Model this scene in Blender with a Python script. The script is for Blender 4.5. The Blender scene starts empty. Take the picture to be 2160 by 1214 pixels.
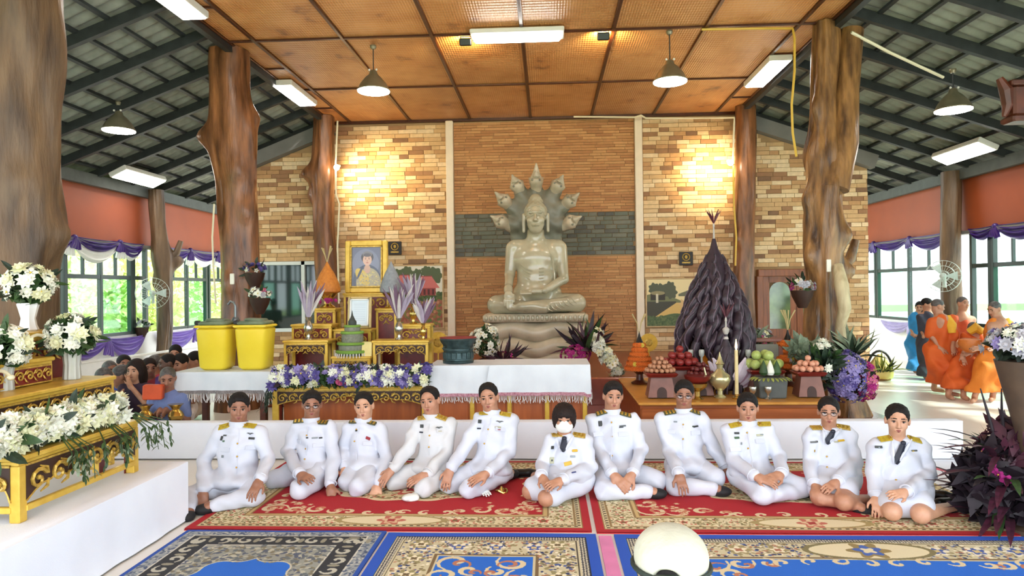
import bpy, bmesh, math, random
import numpy as np
from mathutils import Vector, Matrix, Euler, Quaternion
random.seed(7); rng = np.random.default_rng(7)
S = bpy.context.scene
COL = S.collection
PI = math.pi
# ------------------------------------------------------------------ camera
F, CX, CY = 1450.0, 1080.0, 607.0
CAM = Vector((0, 0, 1.65))
YAW, PITCH, ROLL = math.atan(75/1450), 4/1450, 0.0126
_f = Vector((-math.sin(YAW)*math.cos(PITCH), math.cos(YAW)*math.cos(PITCH), math.sin(PITCH)))
_r0 = Vector((math.cos(YAW), math.sin(YAW), 0)); _u0 = _r0.cross(_f)
_r = _r0*math.cos(ROLL) - _u0*math.sin(ROLL); _u = _u0*math.cos(ROLL) + _r0*math.sin(ROLL)
cd = bpy.data.cameras.new('camera'); cam = bpy.data.objects.new('camera', cd); COL.objects.link(cam)
cd.sensor_width = 36; cd.lens = F/2160*36; cd.clip_start = 0.05; cd.clip_end = 300
M3 = Matrix((_r, _u, -_f)).transposed()
cam.matrix_world = Matrix.Translation(CAM) @ M3.to_4x4()
S.camera = cam
def ray(px, py): return _f + _r*((px-CX)/F) - _u*((py-CY)/F)
def at(px, py, Y):                                   # point of the hall seen at (px,py), at depth Y
    d = ray(px, py); return CAM + d*((Y-CAM.y)/d.y)
def atz(px, py, z):
    d = ray(px, py); return CAM + d*((z-CAM.z)/d.z)
def proj(p):
    d = Vector(p)-CAM; w = d.dot(_f); return (CX+F*d.dot(_r)/w, CY-F*d.dot(_u)/w)
# ------------------------------------------------------------------ light
S.view_settings.view_transform = 'Standard'; S.view_settings.look = 'None'
S.view_settings.gamma = 1.0; S.view_settings.use_curve_mapping = False
S.view_settings.exposure = 0.8
W = bpy.data.worlds.new('sky'); S.world = W; W.use_nodes = True
bg = W.node_tree.nodes['Background']; bg.inputs[0].default_value = (0.86, 0.93, 1.0, 1); bg.inputs[1].default_value = 3.0
sd = bpy.data.lights.new('sun', 'SUN'); sun = bpy.data.objects.new('sun', sd); COL.objects.link(sun)
sd.energy = 5.0; sd.angle = math.radians(3); sd.color = (1, 0.97, 0.9)
sun.rotation_euler = Vector((-0.75, 0.25, -0.72)).to_track_quat('-Z', 'Y').to_euler()
# ------------------------------------------------------------------ colours and materials
def lin(c):
    c = c/255.0; return c/12.92 if c <= .04045 else ((c+.055)/1.055)**2.4
def rgb(r, g, b): return (lin(r), lin(g), lin(b), 1.0)
MATS = {}
def mat(name, c, rough=.6, metal=0., var=.12, scale=8., bump=0., bscale=40., c2=None, spec=.5, stretch=None, trans=0., sub=0., alpha=1., coat=0., obj_var=0.):
    """principled material whose tone wanders with object-space noise between c and c2"""
    if name in MATS: return MATS[name]
    m = bpy.data.materials.new(name); m.use_nodes = True; nt = m.node_tree; N = nt.nodes; L = nt.links
    b = N['Principled BSDF']
    if len(c) == 3: c = rgb(*c)
    if c2 is None: c2 = tuple(min(1, x*(1-var*2)) for x in c[:3])+(1,)
    elif len(c2) == 3: c2 = rgb(*c2)
    tc = N.new('ShaderNodeTexCoord'); src = tc.outputs['Object']
    if stretch:
        mp = N.new('ShaderNodeMapping'); mp.inputs['Scale'].default_value = stretch
        L.new(src, mp.inputs[0]); src = mp.outputs[0]
    nz = N.new('ShaderNodeTexNoise'); nz.inputs['Scale'].default_value = scale; nz.inputs['Detail'].default_value = 5
    L.new(src, nz.inputs['Vector'])
    rp = N.new('ShaderNodeValToRGB'); rp.color_ramp.elements[0].position = .3; rp.color_ramp.elements[1].position = .7
    rp.color_ramp.elements[0].color = c2; rp.color_ramp.elements[1].color = c
    L.new(nz.outputs[0], rp.inputs[0]); out = rp.outputs[0]
    if obj_var:
        oi = N.new('ShaderNodeObjectInfo'); hs = N.new('ShaderNodeHueSaturation')
        mr = N.new('ShaderNodeMapRange'); mr.inputs[3].default_value = 1-obj_var; mr.inputs[4].default_value = 1+obj_var
        L.new(oi.outputs['Random'], mr.inputs[0]); L.new(mr.outputs[0], hs.inputs['Value']); L.new(out, hs.inputs['Color']); out = hs.outputs[0]
    L.new(out, b.inputs['Base Color'])
    b.inputs['Roughness'].default_value = rough; b.inputs['Metallic'].default_value = metal
    b.inputs['Specular IOR Level'].default_value = spec
    if trans: b.inputs['Transmission Weight'].default_value = trans
    if coat: b.inputs['Coat Weight'].default_value = coat; b.inputs['Coat Roughness'].default_value = .1
    if sub:
        b.inputs['Subsurface Weight'].default_value = sub; b.inputs['Subsurface Radius'].default_value = (.02, .008, .004)
    if alpha < 1: b.inputs['Alpha'].default_value = alpha
    if bump:
        n2 = N.new('ShaderNodeTexNoise'); n2.inputs['Scale'].default_value = bscale; n2.inputs['Detail'].default_value = 4
        L.new(src, n2.inputs['Vector'])
        bp = N.new('ShaderNodeBump'); bp.inputs['Strength'].default_value = bump; bp.inputs['Distance'].default_value = .01
        L.new(n2.outputs[0], bp.inputs['Height']); L.new(bp.outputs[0], b.inputs['Normal'])
    MATS[name] = m; return m
def emit(name, c, s):
    if name in MATS: return MATS[name]
    m = bpy.data.materials.new(name); m.use_nodes = True; b = m.node_tree.nodes['Principled BSDF']
    b.inputs['Base Color'].default_value = (.8, .8, .8, 1)
    b.inputs['Emission Color'].default_value = c if isinstance(c, tuple) and len(c) == 4 else rgb(*c)
    b.inputs['Emission Strength'].default_value = s
    MATS[name] = m; return m
def print_mat(name, arr, rough=.6, bump=0., bscale=300):
    """a flat print drawn below with numpy (h,w,3 in 0..1 sRGB), laid on by the mesh's UV"""
    h, w, _ = arr.shape
    im = bpy.data.images.new(name, w, h); a = np.ones((h, w, 4), np.float32); a[..., :3] = arr
    im.pixels.foreach_set(a.ravel()); im.update(); im.pack()
    m = bpy.data.materials.new(name); m.use_nodes = True; nt = m.node_tree; b = nt.nodes['Principled BSDF']
    t = nt.nodes.new('ShaderNodeTexImage'); t.image = im; t.extension = 'EXTEND'
    nt.links.new(t.outputs[0], b.inputs['Base Color']); b.inputs['Roughness'].default_value = rough
    if bump:
        tc = nt.nodes.new('ShaderNodeTexCoord'); n2 = nt.nodes.new('ShaderNodeTexNoise'); n2.inputs['Scale'].default_value = bscale
        bp = nt.nodes.new('ShaderNodeBump'); bp.inputs['Strength'].default_value = bump; bp.inputs['Distance'].default_value = .01
        nt.links.new(tc.outputs['Object'], n2.inputs['Vector']); nt.links.new(n2.outputs[0], bp.inputs['Height']); nt.links.new(bp.outputs[0], b.inputs['Normal'])
    return m
# ------------------------------------------------------------------ mesh builder
def rotm(e): return Euler(e).to_matrix() if not isinstance(e, Matrix) else e
class MB:
    def __init__(s): s.v = []; s.f = []; s.m = []; s.uv = {}
    def add(s, vs, fs, mi=0):
        n = len(s.v); s.v.extend([tuple(p) for p in vs]); s.f.extend([tuple(i+n for i in f) for f in fs]); s.m.extend([mi]*len(fs)); return s
    def box(s, c, d, rot=None, mi=0, bev=0., taper=(1, 1)):
        hx, hy, hz = d[0]/2, d[1]/2, d[2]/2; R = rotm(rot) if rot is not None else None
        if bev > 0:
            b = min(bev, hx*.9, hy*.9, hz*.9); pts = []
            for z, t in ((-hz, 1), (-hz+b, 0), (hz-b, 0), (hz, 1)):
                k = b if t else 0
                tx, ty = (taper if z > 0 else (1, 1))
                X, Y2 = (hx-k)*tx, (hy-k)*ty; q = b*.999
                for x, y in ((X, Y2-q), (X-q, Y2), (-X+q, Y2), (-X, Y2-q), (-X, -Y2+q), (-X+q, -Y2), (X-q, -Y2), (X, -Y2+q)): pts.append((x, y, z))
            fs = [tuple(range(7, -1, -1)), tuple(range(24, 32))]
            for l in range(3):
                for i in range(8):
                    j = (i+1) % 8; fs.append((l*8+i, l*8+j, l*8+8+j, l*8+8+i))
        else:
            pts = [(x*(taper[0] if z > 0 else 1), y*(taper[1] if z > 0 else 1), z) for z in (-hz, hz) for x, y in ((-hx, -hy), (hx, -hy), (hx, hy), (-hx, hy))]
            fs = [(3, 2, 1, 0), (4, 5, 6, 7)] + [(i, (i+1) % 4, 4+(i+1) % 4, 4+i) for i in range(4)]
        c = Vector(c)
        s.add([(R @ Vector(p) if R else Vector(p))+c for p in pts], fs, mi); return s
    def lathe(s, c, prof, n=16, mi=0, axis=None, rot=None, cap=True, flute=0, fa=0.):
        """prof: (radius,z) pairs, bottom to top"""
        c = Vector(c); R = rotm(rot) if rot is not None else None; pts = []
        for r, z in prof:
            for i in range(n):
                a = 2*PI*i/n; rr = r*(1+fa*math.cos(flute*a)) if flute else r
                p = Vector((rr*math.cos(a), rr*math.sin(a), z)); pts.append((R @ p if R else p)+c)
        fs = []
        for l in range(len(prof)-1):
            for i in range(n): fs.append((l*n+i, l*n+(i+1) % n, l*n+n+(i+1) % n, l*n+n+i))
        if cap:
            if prof[0][0] > 1e-4: fs.append(tuple(range(n-1, -1, -1)))
            if prof[-1][0] > 1e-4: k = (len(prof)-1)*n; fs.append(tuple(range(k, k+n)))
        s.add(pts, fs, mi); return s
    def cyl(s, a, b, r, r2=None, n=10, mi=0): return s.tube([a, b], [r, r if r2 is None else r2], n, mi)
    def tube(s, pts, r, n=8, mi=0, flat=None, closed=False):
        pts = [Vector(p) for p in pts]; k = len(pts)
        if not hasattr(r, '__len__'): r = [r]*k
        up = None; out = []
        for i, p in enumerate(pts):
            if closed: t = pts[(i+1) % k]-pts[i-1]
            else: t = pts[min(i+1, k-1)]-pts[max(i-1, 0)]
            t = t.normalized() if t.length > 1e-9 else Vector((0, 0, 1))
            if up is None: up = t.orthogonal().normalized() if flat is None else Vector(flat)
            up = (up - t*up.dot(t)); up = up.normalized() if up.length > 1e-6 else t.orthogonal().normalized()
            sd_ = t.cross(up)
            for j in range(n):
                a = 2*PI*j/n; out.append(p + (up*math.cos(a)+sd_*math.sin(a))*r[i])
        fs = []
        for i in range(k if closed else k-1):
            i2 = (i+1) % k
            for j in range(n): fs.append((i*n+j, i2*n+j, i2*n+(j+1) % n, i*n+(j+1) % n)[::-1])
        if not closed: fs += [tuple(range(n)), tuple(range((k-1)*n+n-1, (k-1)*n-1, -1))]
        s.add(out, fs, mi); return s
    def ell(s, c, r, n=12, m=8, mi=0, rot=None):
        if not hasattr(r, '__len__'): r = (r, r, r)
        c = Vector(c); R = rotm(rot) if rot is not None else None; pts = [(0, 0, -1)]
        for i in range(1, m):
            t = -PI/2+PI*i/m
            for j in range(n): pts.append((math.cos(t)*math.cos(2*PI*j/n), math.cos(t)*math.sin(2*PI*j/n), math.sin(t)))
        pts.append((0, 0, 1)); fs = [(0, 1+(j+1) % n, 1+j) for j in range(n)]
        for i in range(m-2):
            for j in range(n): fs.append((1+i*n+j, 1+i*n+(j+1) % n, 1+(i+1)*n+(j+1) % n, 1+(i+1)*n+j))
        k = len(pts)-1; fs += [(k, 1+(m-2)*n+j, 1+(m-2)*n+(j+1) % n) for j in range(n)]
        q = []
        for p in pts:
            v = Vector((p[0]*r[0], p[1]*r[1], p[2]*r[2])); q.append((R @ v if R else v)+c)
        s.add(q, fs, mi); return s
    def poly(s, pts2, o, ux, uy, th, mi=0, mi_side=None):
        """closed outline extruded by th along ux x uy"""
        o, ux, uy = Vector(o), Vector(ux), Vector(uy); nn = ux.cross(uy).normalized()*th; n = len(pts2)
        A = [o+ux*x+uy*y for x, y in pts2]; B = [p+nn for p in A]
        s.add(A+B, [tuple(range(n-1, -1, -1)), tuple(range(n, 2*n))], mi)
        s.add(A+B, [(i, (i+1) % n, n+(i+1) % n, n+i) for i in range(n)], mi if mi_side is None else mi_side); return s
    def quad(s, a, b, c, d, mi=0, uv=False):
        s.add([a, b, c, d], [(0, 1, 2, 3)], mi)
        if uv: s.uv[len(s.f)-1] = [(0, 0), (1, 0), (1, 1), (0, 1)]
        return s
    def grid(s, fn, nu, nv, mi=0, th=0.):
        P = [Vector(fn(i/nu, j/nv)) for j in range(nv+1) for i in range(nu+1)]; w = nu+1
        fs = [(j*w+i, j*w+i+1, j*w+w+i+1, j*w+w+i) for j in range(nv) for i in range(nu)]
        s.add(P, fs, mi); return s
    def mesh(s, name, mats, off=(0, 0, 0), smooth=False, angle=None):
        me = bpy.data.meshes.new(name); o = Vector(off)
        me.from_pydata([Vector(p)-o for p in s.v], [], s.f)
        for m in (mats if isinstance(mats, (list, tuple)) else [mats]): me.materials.append(m)
        if any(s.m): me.polygons.foreach_set('material_index', s.m)
        if s.uv:
            ul = me.uv_layers.new(name='uv'); 
            for fi, q in s.uv.items():
                for k, li in enumerate(me.polygons[fi].loop_indices): ul.data[li].uv = q[k]
        if smooth:
            me.shade_smooth()
            if angle: me.set_sharp_from_angle(angle=math.radians(angle))
        me.update(); return me
    def obj(s, name, mats, parent=None, smooth=False, angle=40, base=None):
        """links the shapes as ONE object; base: where its origin stands (parts use their thing's)"""
        off = wloc(parent) if parent else Vector(base if base is not None else s.base())
        o = bpy.data.objects.new(name, s.mesh(name, mats, off, smooth, angle)); COL.objects.link(o)
        if parent: o.parent = parent
        else: o.location = off
        return o
    def base(s):
        a = np.array(s.v); lo, hi = a.min(0), a.max(0); return ((lo[0]+hi[0])/2, (lo[1]+hi[1])/2, lo[2])
def wloc(o):
    p = Vector((0, 0, 0))
    while o: p = p+o.location; o = o.parent
    return p
def tag(o, label=None, cat=None, group=None, kind=None):
    if label: o['label'] = label
    if cat: o['category'] = cat
    if group: o['group'] = group
    if kind: o['kind'] = kind
    return o
def thing(name, loc, label, cat, group=None, rz=0):
    o = bpy.data.objects.new(name, None); COL.objects.link(o); o.location = loc; o.rotation_euler.z = rz
    o.empty_display_size = .1
    return tag(o, label, cat, group)
def inst(name, me, parent, loc, rot=(0, 0, 0), sc=(1, 1, 1)):
    o = bpy.data.objects.new(name, me); COL.objects.link(o); o.parent = parent
    o.location = Vector(loc)-(wloc(parent) if parent else Vector()); o.rotation_euler = rot if not isinstance(rot, Matrix) else rot.to_euler()
    o.scale = sc if hasattr(sc, '__len__') else (sc, sc, sc); return o
def copy_tree(o, loc=None, label=None, rz=None, parent=None):
    c = o.copy(); COL.objects.link(c)
    if parent: c.parent = parent
    if loc is not None: c.location = loc
    if label: c['label'] = label
    if rz is not None: c.rotation_euler.z = rz
    for ch in list(o.children): copy_tree(ch, parent=c)
    return c
def structure(o): o['kind'] = 'structure'; return o
# ------------------------------------------------------------------ rounded bodies: blended distance fields -> one skin
def P_cap(a, b, ra, rb=None, k=.03): return ('c', np.array(a, float), np.array(b, float), ra, ra if rb is None else rb, k)
def P_ell(c, r, R=None, k=.03): return ('e', np.array(c, float), np.array(r, float), None if R is None else np.array(R), k)
def P_box(c, h, R=None, rd=.01, k=.02): return ('b', np.array(c, float), np.array(h, float), None if R is None else np.array(R), rd, k)
def _pd(p, X, Y, Z):
    if p[0] == 'c':
        _, a, b, ra, rb, _k = p; ba = b-a; l2 = max(float(ba@ba), 1e-12)
        x, y, z = X-a[0], Y-a[1], Z-a[2]; h = np.clip((x*ba[0]+y*ba[1]+z*ba[2])/l2, 0, 1)
        return np.sqrt((x-ba[0]*h)**2+(y-ba[1]*h)**2+(z-ba[2]*h)**2)-(ra+(rb-ra)*h)
    c = p[1]; x, y, z = X-c[0], Y-c[1], Z-c[2]; R = p[3]
    if R is not None:                        # columns of R = local axes
        x, y, z = (x*R[0, 0]+y*R[1, 0]+z*R[2, 0], x*R[0, 1]+y*R[1, 1]+z*R[2, 1], x*R[0, 2]+y*R[1, 2]+z*R[2, 2])
    r = p[2]
    if p[0] == 'e':
        k0 = np.sqrt((x/r[0])**2+(y/r[1])**2+(z/r[2])**2); k1 = np.sqrt((x/r[0]**2)**2+(y/r[1]**2)**2+(z/r[2]**2)**2)
        return k0*(k0-1)/np.maximum(k1, 1e-9)
    rd = p[4]; qx, qy, qz = np.abs(x)-r[0]+rd, np.abs(y)-r[1]+rd, np.abs(z)-r[2]+rd
    return np.sqrt(np.maximum(qx, 0)**2+np.maximum(qy, 0)**2+np.maximum(qz, 0)**2)+np.minimum(np.maximum(qx, np.maximum(qy, qz)), 0)-rd
def _bb(p, pad):
    if p[0] == 'c': r = max(p[3], p[4])+pad; return np.minimum(p[1], p[2])-r, np.maximum(p[1], p[2])+r
    r = (np.linalg.norm(p[2]) if p[3] is not None else p[2])+pad; return p[1]-r, p[1]+r
def axis_coords(lo, hi, h, fine=()):
    """grid line positions from lo to hi, step h, finer inside the given (a,b,step) spans"""
    out = [lo]; x = lo
    while x < hi:
        st = h
        for a, b, s in fine:
            if a-s <= x <= b: st = min(st, s)
        x += st; out.append(x)
    return np.array(out)
def skin(prims, h=.012, fine=None, cut=(), noise=None, floor=None):
    """blend prims, subtract cut prims, extract the surface. returns verts, quads. fine: boxes (lo,hi,step)"""
    pad = .05; lo = np.min([_bb(p, 0)[0] for p in prims], 0)-2*h; hi = np.max([_bb(p, 0)[1] for p in prims], 0)+2*h
    if floor is not None: lo[2] = max(lo[2], floor-2*h)
    fb = fine or []
    ax = [axis_coords(lo[i], hi[i], h, [(b[0][i], b[1][i], b[2]) for b in fb]) for i in range(3)]
    V = np.full((len(ax[0]), len(ax[1]), len(ax[2])), 1.0, np.float32)
    def sub(p, pad):
        l, u = _bb(p, pad); sl = tuple(slice(max(0, np.searchsorted(ax[i], l[i])-1), np.searchsorted(ax[i], u[i])+1) for i in range(3))
        return sl, np.meshgrid(*[ax[i][sl[i]].astype(np.float32) for i in range(3)], indexing='ij', sparse=True)
    for p in prims:
        k = p[-1]; sl, (X, Y, Z) = sub(p, max(pad, 1.5*k)); v = V[sl]
        if v.size == 0: continue
        d = _pd(p, X, Y, Z)
        if k > 0:
            hh = np.maximum(k-np.abs(v-d), 0)/k; V[sl] = np.minimum(v, d)-hh*hh*k*.25
        else: V[sl] = np.minimum(v, d)
    for p in cut:
        k = p[-1]; sl, (X, Y, Z) = sub(p, pad); v = V[sl]
        if v.size: 
            d = -_pd(p, X, Y, Z)
            if k > 0: hh = np.maximum(k-np.abs(v-d), 0)/k; V[sl] = np.maximum(v, d)+hh*hh*k*.25
            else: V[sl] = np.maximum(v, d)
    if noise is not None:
        X, Y, Z = np.meshgrid(*[a.astype(np.float32) for a in ax], indexing='ij', sparse=True); V += noise(X, Y, Z)
    if floor is not None: V = np.maximum(V, (floor-ax[2])[None, None, :].astype(np.float32))
    return nets(V, ax)
def nets(V, ax):
    ins = V < 0; c = [slice(None, -1), slice(1, None)]
    cnt = np.zeros(tuple(n-1 for n in V.shape), np.int8)
    for i in (0, 1):
        for j in (0, 1):
            for k in (0, 1): cnt += ins[c[i], c[j], c[k]]
    act = (cnt > 0) & (cnt < 8); idx = np.argwhere(act); n = len(idx)
    if n == 0: return np.zeros((0, 3)), np.zeros((0, 4), int)
    ids = np.full(act.shape, -1, np.int32); ids[act] = np.arange(n)
    cv = {}
    for i in (0, 1):
        for j in (0, 1):
            for k in (0, 1): cv[i, j, k] = V[idx[:, 0]+i, idx[:, 1]+j, idx[:, 2]+k]
    acc = np.zeros((n, 3)); w = np.zeros(n)
    for a in range(3):
        for s in range(4):
            o = [0, 0, 0]; q = [x for x in range(3) if x != a]; o[q[0]] = s & 1; o[q[1]] = s >> 1
            p0 = tuple(o); o2 = list(o); o2[a] = 1; v0, v1 = cv[p0], cv[tuple(o2)]
            cr = (v0 < 0) != (v1 < 0); t = np.where(cr, v0/np.where(cr, v0-v1, 1), 0)
            for b in range(3): acc[:, b] += np.where(cr, (t if b == a else o[b]), 0)
            w += cr
    acc /= w[:, None]; P = np.zeros((n, 3))
    for b in range(3):
        i = idx[:, b]; P[:, b] = ax[b][i]+(ax[b][i+1]-ax[b][i])*acc[:, b]
    Q = []
    for a in range(3):
        s0 = [slice(None)]*3; s1 = [slice(None)]*3; s0[a] = slice(None, -1); s1[a] = slice(1, None)
        A, B = ins[tuple(s0)], ins[tuple(s1)]; e = np.argwhere(A != B); q = [x for x in range(3) if x != a]
        ok = (e[:, q[0]] > 0) & (e[:, q[1]] > 0) & (e[:, q[0]] < V.shape[q[0]]-1) & (e[:, q[1]] < V.shape[q[1]]-1); e = e[ok]
        inside0 = A[e[:, 0], e[:, 1], e[:, 2]]; cs = []
        for d0, d1 in ((1, 1), (0, 1), (0, 0), (1, 0)):
            g = e.copy(); g[:, q[0]] -= d0; g[:, q[1]] -= d1; cs.append(ids[g[:, 0], g[:, 1], g[:, 2]])
        F4 = np.stack(cs, 1); flip = inside0 if a != 1 else ~inside0
        F4[~flip] = F4[~flip][:, ::-1]; Q.append(F4)
    return P, np.concatenate(Q)
def np_mesh(name, P, Q, mats, off=(0, 0, 0), mi=None, smooth=True):
    me = bpy.data.meshes.new(name); n = len(Q); P = np.asarray(P)-np.array(off); k = Q.shape[1]
    me.vertices.add(len(P)); me.vertices.foreach_set('co', P.astype(np.float32).ravel())
    me.loops.add(n*k); me.loops.foreach_set('vertex_index', Q.astype(np.int32).ravel())
    me.polygons.add(n); me.polygons.foreach_set('loop_start', np.arange(0, n*k, k, dtype=np.int32))
    for m in (mats if isinstance(mats, (list, tuple)) else [mats]): me.materials.append(m)
    if mi is not None: me.polygons.foreach_set('material_index', np.asarray(mi, np.int32))
    me.update(calc_edges=True); me.validate()
    if smooth: me.shade_smooth()
    return me
def skin_obj(name, prims, mats, parent=None, base=None, matfn=None, **kw):
    P, Q = skin(prims, **kw); mi = None
    if matfn is not None: mi = matfn(P[Q].mean(1))
    off = wloc(parent) if parent else Vector(base)
    o = bpy.data.objects.new(name, np_mesh(name, P, Q, mats, off, mi)); COL.objects.link(o)
    if parent: o.parent = parent
    else: o.location = off
    return o
# ================================================================== SETTING
XC, ZC, YB = -0.3, 5.1, 13.85            # hall centre line, flat ceiling height, back wall
XL, XR = -8.1, 7.75                      # side walls
CL_, CR_ = -4.33, 3.75                   # edges of the flat ceiling
ZE = 3.7                                 # height where the side walls meet the roof
Y0, Y1 = -1.0, 19.0
M = {}
M['tile_floor'] = mat('cream_floor_tile', (236, 232, 222), .28, var=.05, scale=2)
M['grass'] = mat('grass_ground', (120, 150, 70), .9, c2=(150, 160, 100), scale=3)
M['red_tile'] = mat('red_floor_tile', (150, 78, 58), .22, c2=(120, 58, 44), scale=4)
M['steel'] = mat('dark_grey_steel', (44, 48, 48), .5, var=.2)
M['batten'] = mat('dark_brown_batten', (78, 36, 14), .35, var=.2, scale=20)
M['white'] = mat('white_paint', (236, 234, 228), .5, var=.03)
M['orange'] = mat('orange_paint', (154, 70, 30), .6, var=.08, scale=1.5)
M['frame_g'] = mat('dark_green_aluminium', (26, 48, 40), .4, var=.1)
M['concrete'] = mat('grey_render', (124, 122, 116), .8, var=.1, scale=3)
M['black'] = mat('black_plastic', (18, 18, 18), .4, var=.1)
M['cream_cable'] = mat('cream_cable', (232, 222, 190), .5, var=.04)
M['yellow_cable'] = mat('yellow_cable', (214, 176, 70), .5, var=.04)
def glass_thin(name, tint, refl=.08):
    m = bpy.data.materials.new(name); m.use_nodes = True; nt = m.node_tree; N = nt.nodes; N.clear()
    o = N.new('ShaderNodeOutputMaterial'); t = N.new('ShaderNodeBsdfTransparent'); g = N.new('ShaderNodeBsdfGlossy'); mx = N.new('ShaderNodeMixShader')
    t.inputs[0].default_value = tint; g.inputs['Roughness'].default_value = .03
    mx.inputs[0].default_value = refl; nt.links.new(t.outputs[0], mx.inputs[1]); nt.links.new(g.outputs[0], mx.inputs[2]); nt.links.new(mx.outputs[0], o.inputs[0])
    return m
M['pane'] = glass_thin('window_glass', (.92, .98, .95, 1)); M['pane_g'] = glass_thin('green_window_glass', (.62, .9, .76, 1))
# floor
fl = structure(MB().box((0, 9, -.1), (18.4, 24, .2)).obj('floor', M['tile_floor']))
structure(MB().box((0, 10, -.45), (120, 120, .3)).obj('ground', M['grass']))
dais = MB().box((-.3, 11.78, .2), (8.3, 4.1, .4), bev=.02).obj('floor', M['red_tile']); structure(dais); dais.name = 'floor_dais'
rf = MB().box((1.4, 9.2, .008), (5.6, 3.3, .016)).obj('floor_red_tile', M['red_tile']); structure(rf)
structure(MB().box((34, 10, -.27), (51, 80, .06)).obj('ground_paving', mat('pale_paving', (230, 230, 226), .8, var=.04)))  # pale ground added to whiten the bright view past the right windows
# flat ceiling of woven bamboo panels
def woven():
    m = bpy.data.materials.new('woven_bamboo_panel'); m.use_nodes = True; nt = m.node_tree; N, L = nt.nodes, nt.links; b = N['Principled BSDF']
    tc = N.new('ShaderNodeTexCoord'); oi = N.new('ShaderNodeObjectInfo')
    nz = N.new('ShaderNodeTexNoise'); nz.noise_dimensions = '4D'; nz.inputs['Scale'].default_value = 2.2; nz.inputs['Detail'].default_value = 6
    mul = N.new('ShaderNodeMath'); mul.operation = 'MULTIPLY'; mul.inputs[1].default_value = 40; L.new(oi.outputs['Random'], mul.inputs[0]); L.new(mul.outputs[0], nz.inputs['W'])
    L.new(tc.outputs['Object'], nz.inputs['Vector'])
    rp = N.new('ShaderNodeValToRGB'); e = rp.color_ramp.elements; e[0].position = .27; e[0].color = rgb(104, 58, 26); e[1].position = .38; e[1].color = rgb(196, 134, 76)
    e2 = e.new(.62); e2.color = rgb(216, 158, 98); L.new(nz.outputs[0], rp.inputs[0])
    hs = N.new('ShaderNodeHueSaturation'); mr = N.new('ShaderNodeMapRange'); mr.inputs[3].default_value = .88; mr.inputs[4].default_value = 1.12
    L.new(oi.outputs['Random'], mr.inputs[0]); L.new(mr.outputs[0], hs.inputs['Value']); L.new(rp.outputs[0], hs.inputs['Color']); L.new(hs.outputs[0], b.inputs['Base Color'])
    w = N.new('ShaderNodeTexWave'); w.inputs['Scale'].default_value = 9; w.inputs['Distortion'].default_value = .6; w.bands_direction = 'X'
    w2 = N.new('ShaderNodeTexWave'); w2.inputs['Scale'].default_value = 4; w2.bands_direction = 'Y'
    mm = N.new('ShaderNodeMath'); mm.operation = 'ADD'
    L.new(tc.outputs['Object'], w.inputs[0]); L.new(tc.outputs['Object'], w2.inputs[0]); L.new(w.outputs[1], mm.inputs[0]); L.new(w2.outputs[1], mm.inputs[1])
    bp = N.new('ShaderNodeBump'); bp.inputs['Strength'].default_value = .35; bp.inputs['Distance'].default_value = .012; L.new(mm.outputs[0], bp.inputs['Height']); L.new(bp.outputs[0], b.inputs['Normal'])
    b.inputs['Roughness'].default_value = .4; return m
M['woven'] = woven()
ceil = structure(MB().box(((CL_+CR_)/2, (Y0+YB)/2, ZC+.06), (CR_-CL_, YB-Y0, .06)).obj('ceiling', M['batten']))
xs = [CL_]+[XC+1.22*n for n in range(-3, 4)]+[CR_]; ys = [YB-2.31*n for n in range(7)]
pm = {}
for i in range(len(xs)-1):
    for j in range(len(ys)-1):
        wx, wy = xs[i+1]-xs[i]-.03, 2.31-.03; key = round(wx, 3)
        if key not in pm: pm[key] = MB().box((0, 0, 0), (wx, wy, .025), bev=.006).mesh('panel', M['woven'])
        inst('panel', pm[key], ceil, ((xs[i]+xs[i+1])/2, (ys[j]+ys[j+1])/2, ZC+.02+.004*rng.random()))
bmx = MB().box((0, 0, 0), (.05, YB-Y0, .03), bev=.006).mesh('batten', M['batten'])
for x in xs: inst('batten', bmx, ceil, (x, (Y0+YB)/2, ZC-.006))
bmy = MB().box((0, 0, 0), (CR_-CL_, .05, .026), bev=.006).mesh('batten', M['batten'])
for y in ys[:-1]: inst('batten', bmy, ceil, ((CL_+CR_)/2, y-.025, ZC-.005))
for sx, a, b2 in ((0, CL_, xs[1]), (1, xs[-2], CR_)):      # half battens in the narrow edge strips
    me = MB().box((0, 0, 0), (b2-a, .035, .02)).mesh('batten', M['batten'])
    for j in range(5): inst('batten', me, ceil, ((a+b2)/2, ys[j]-1.155, ZC-.004))
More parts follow.
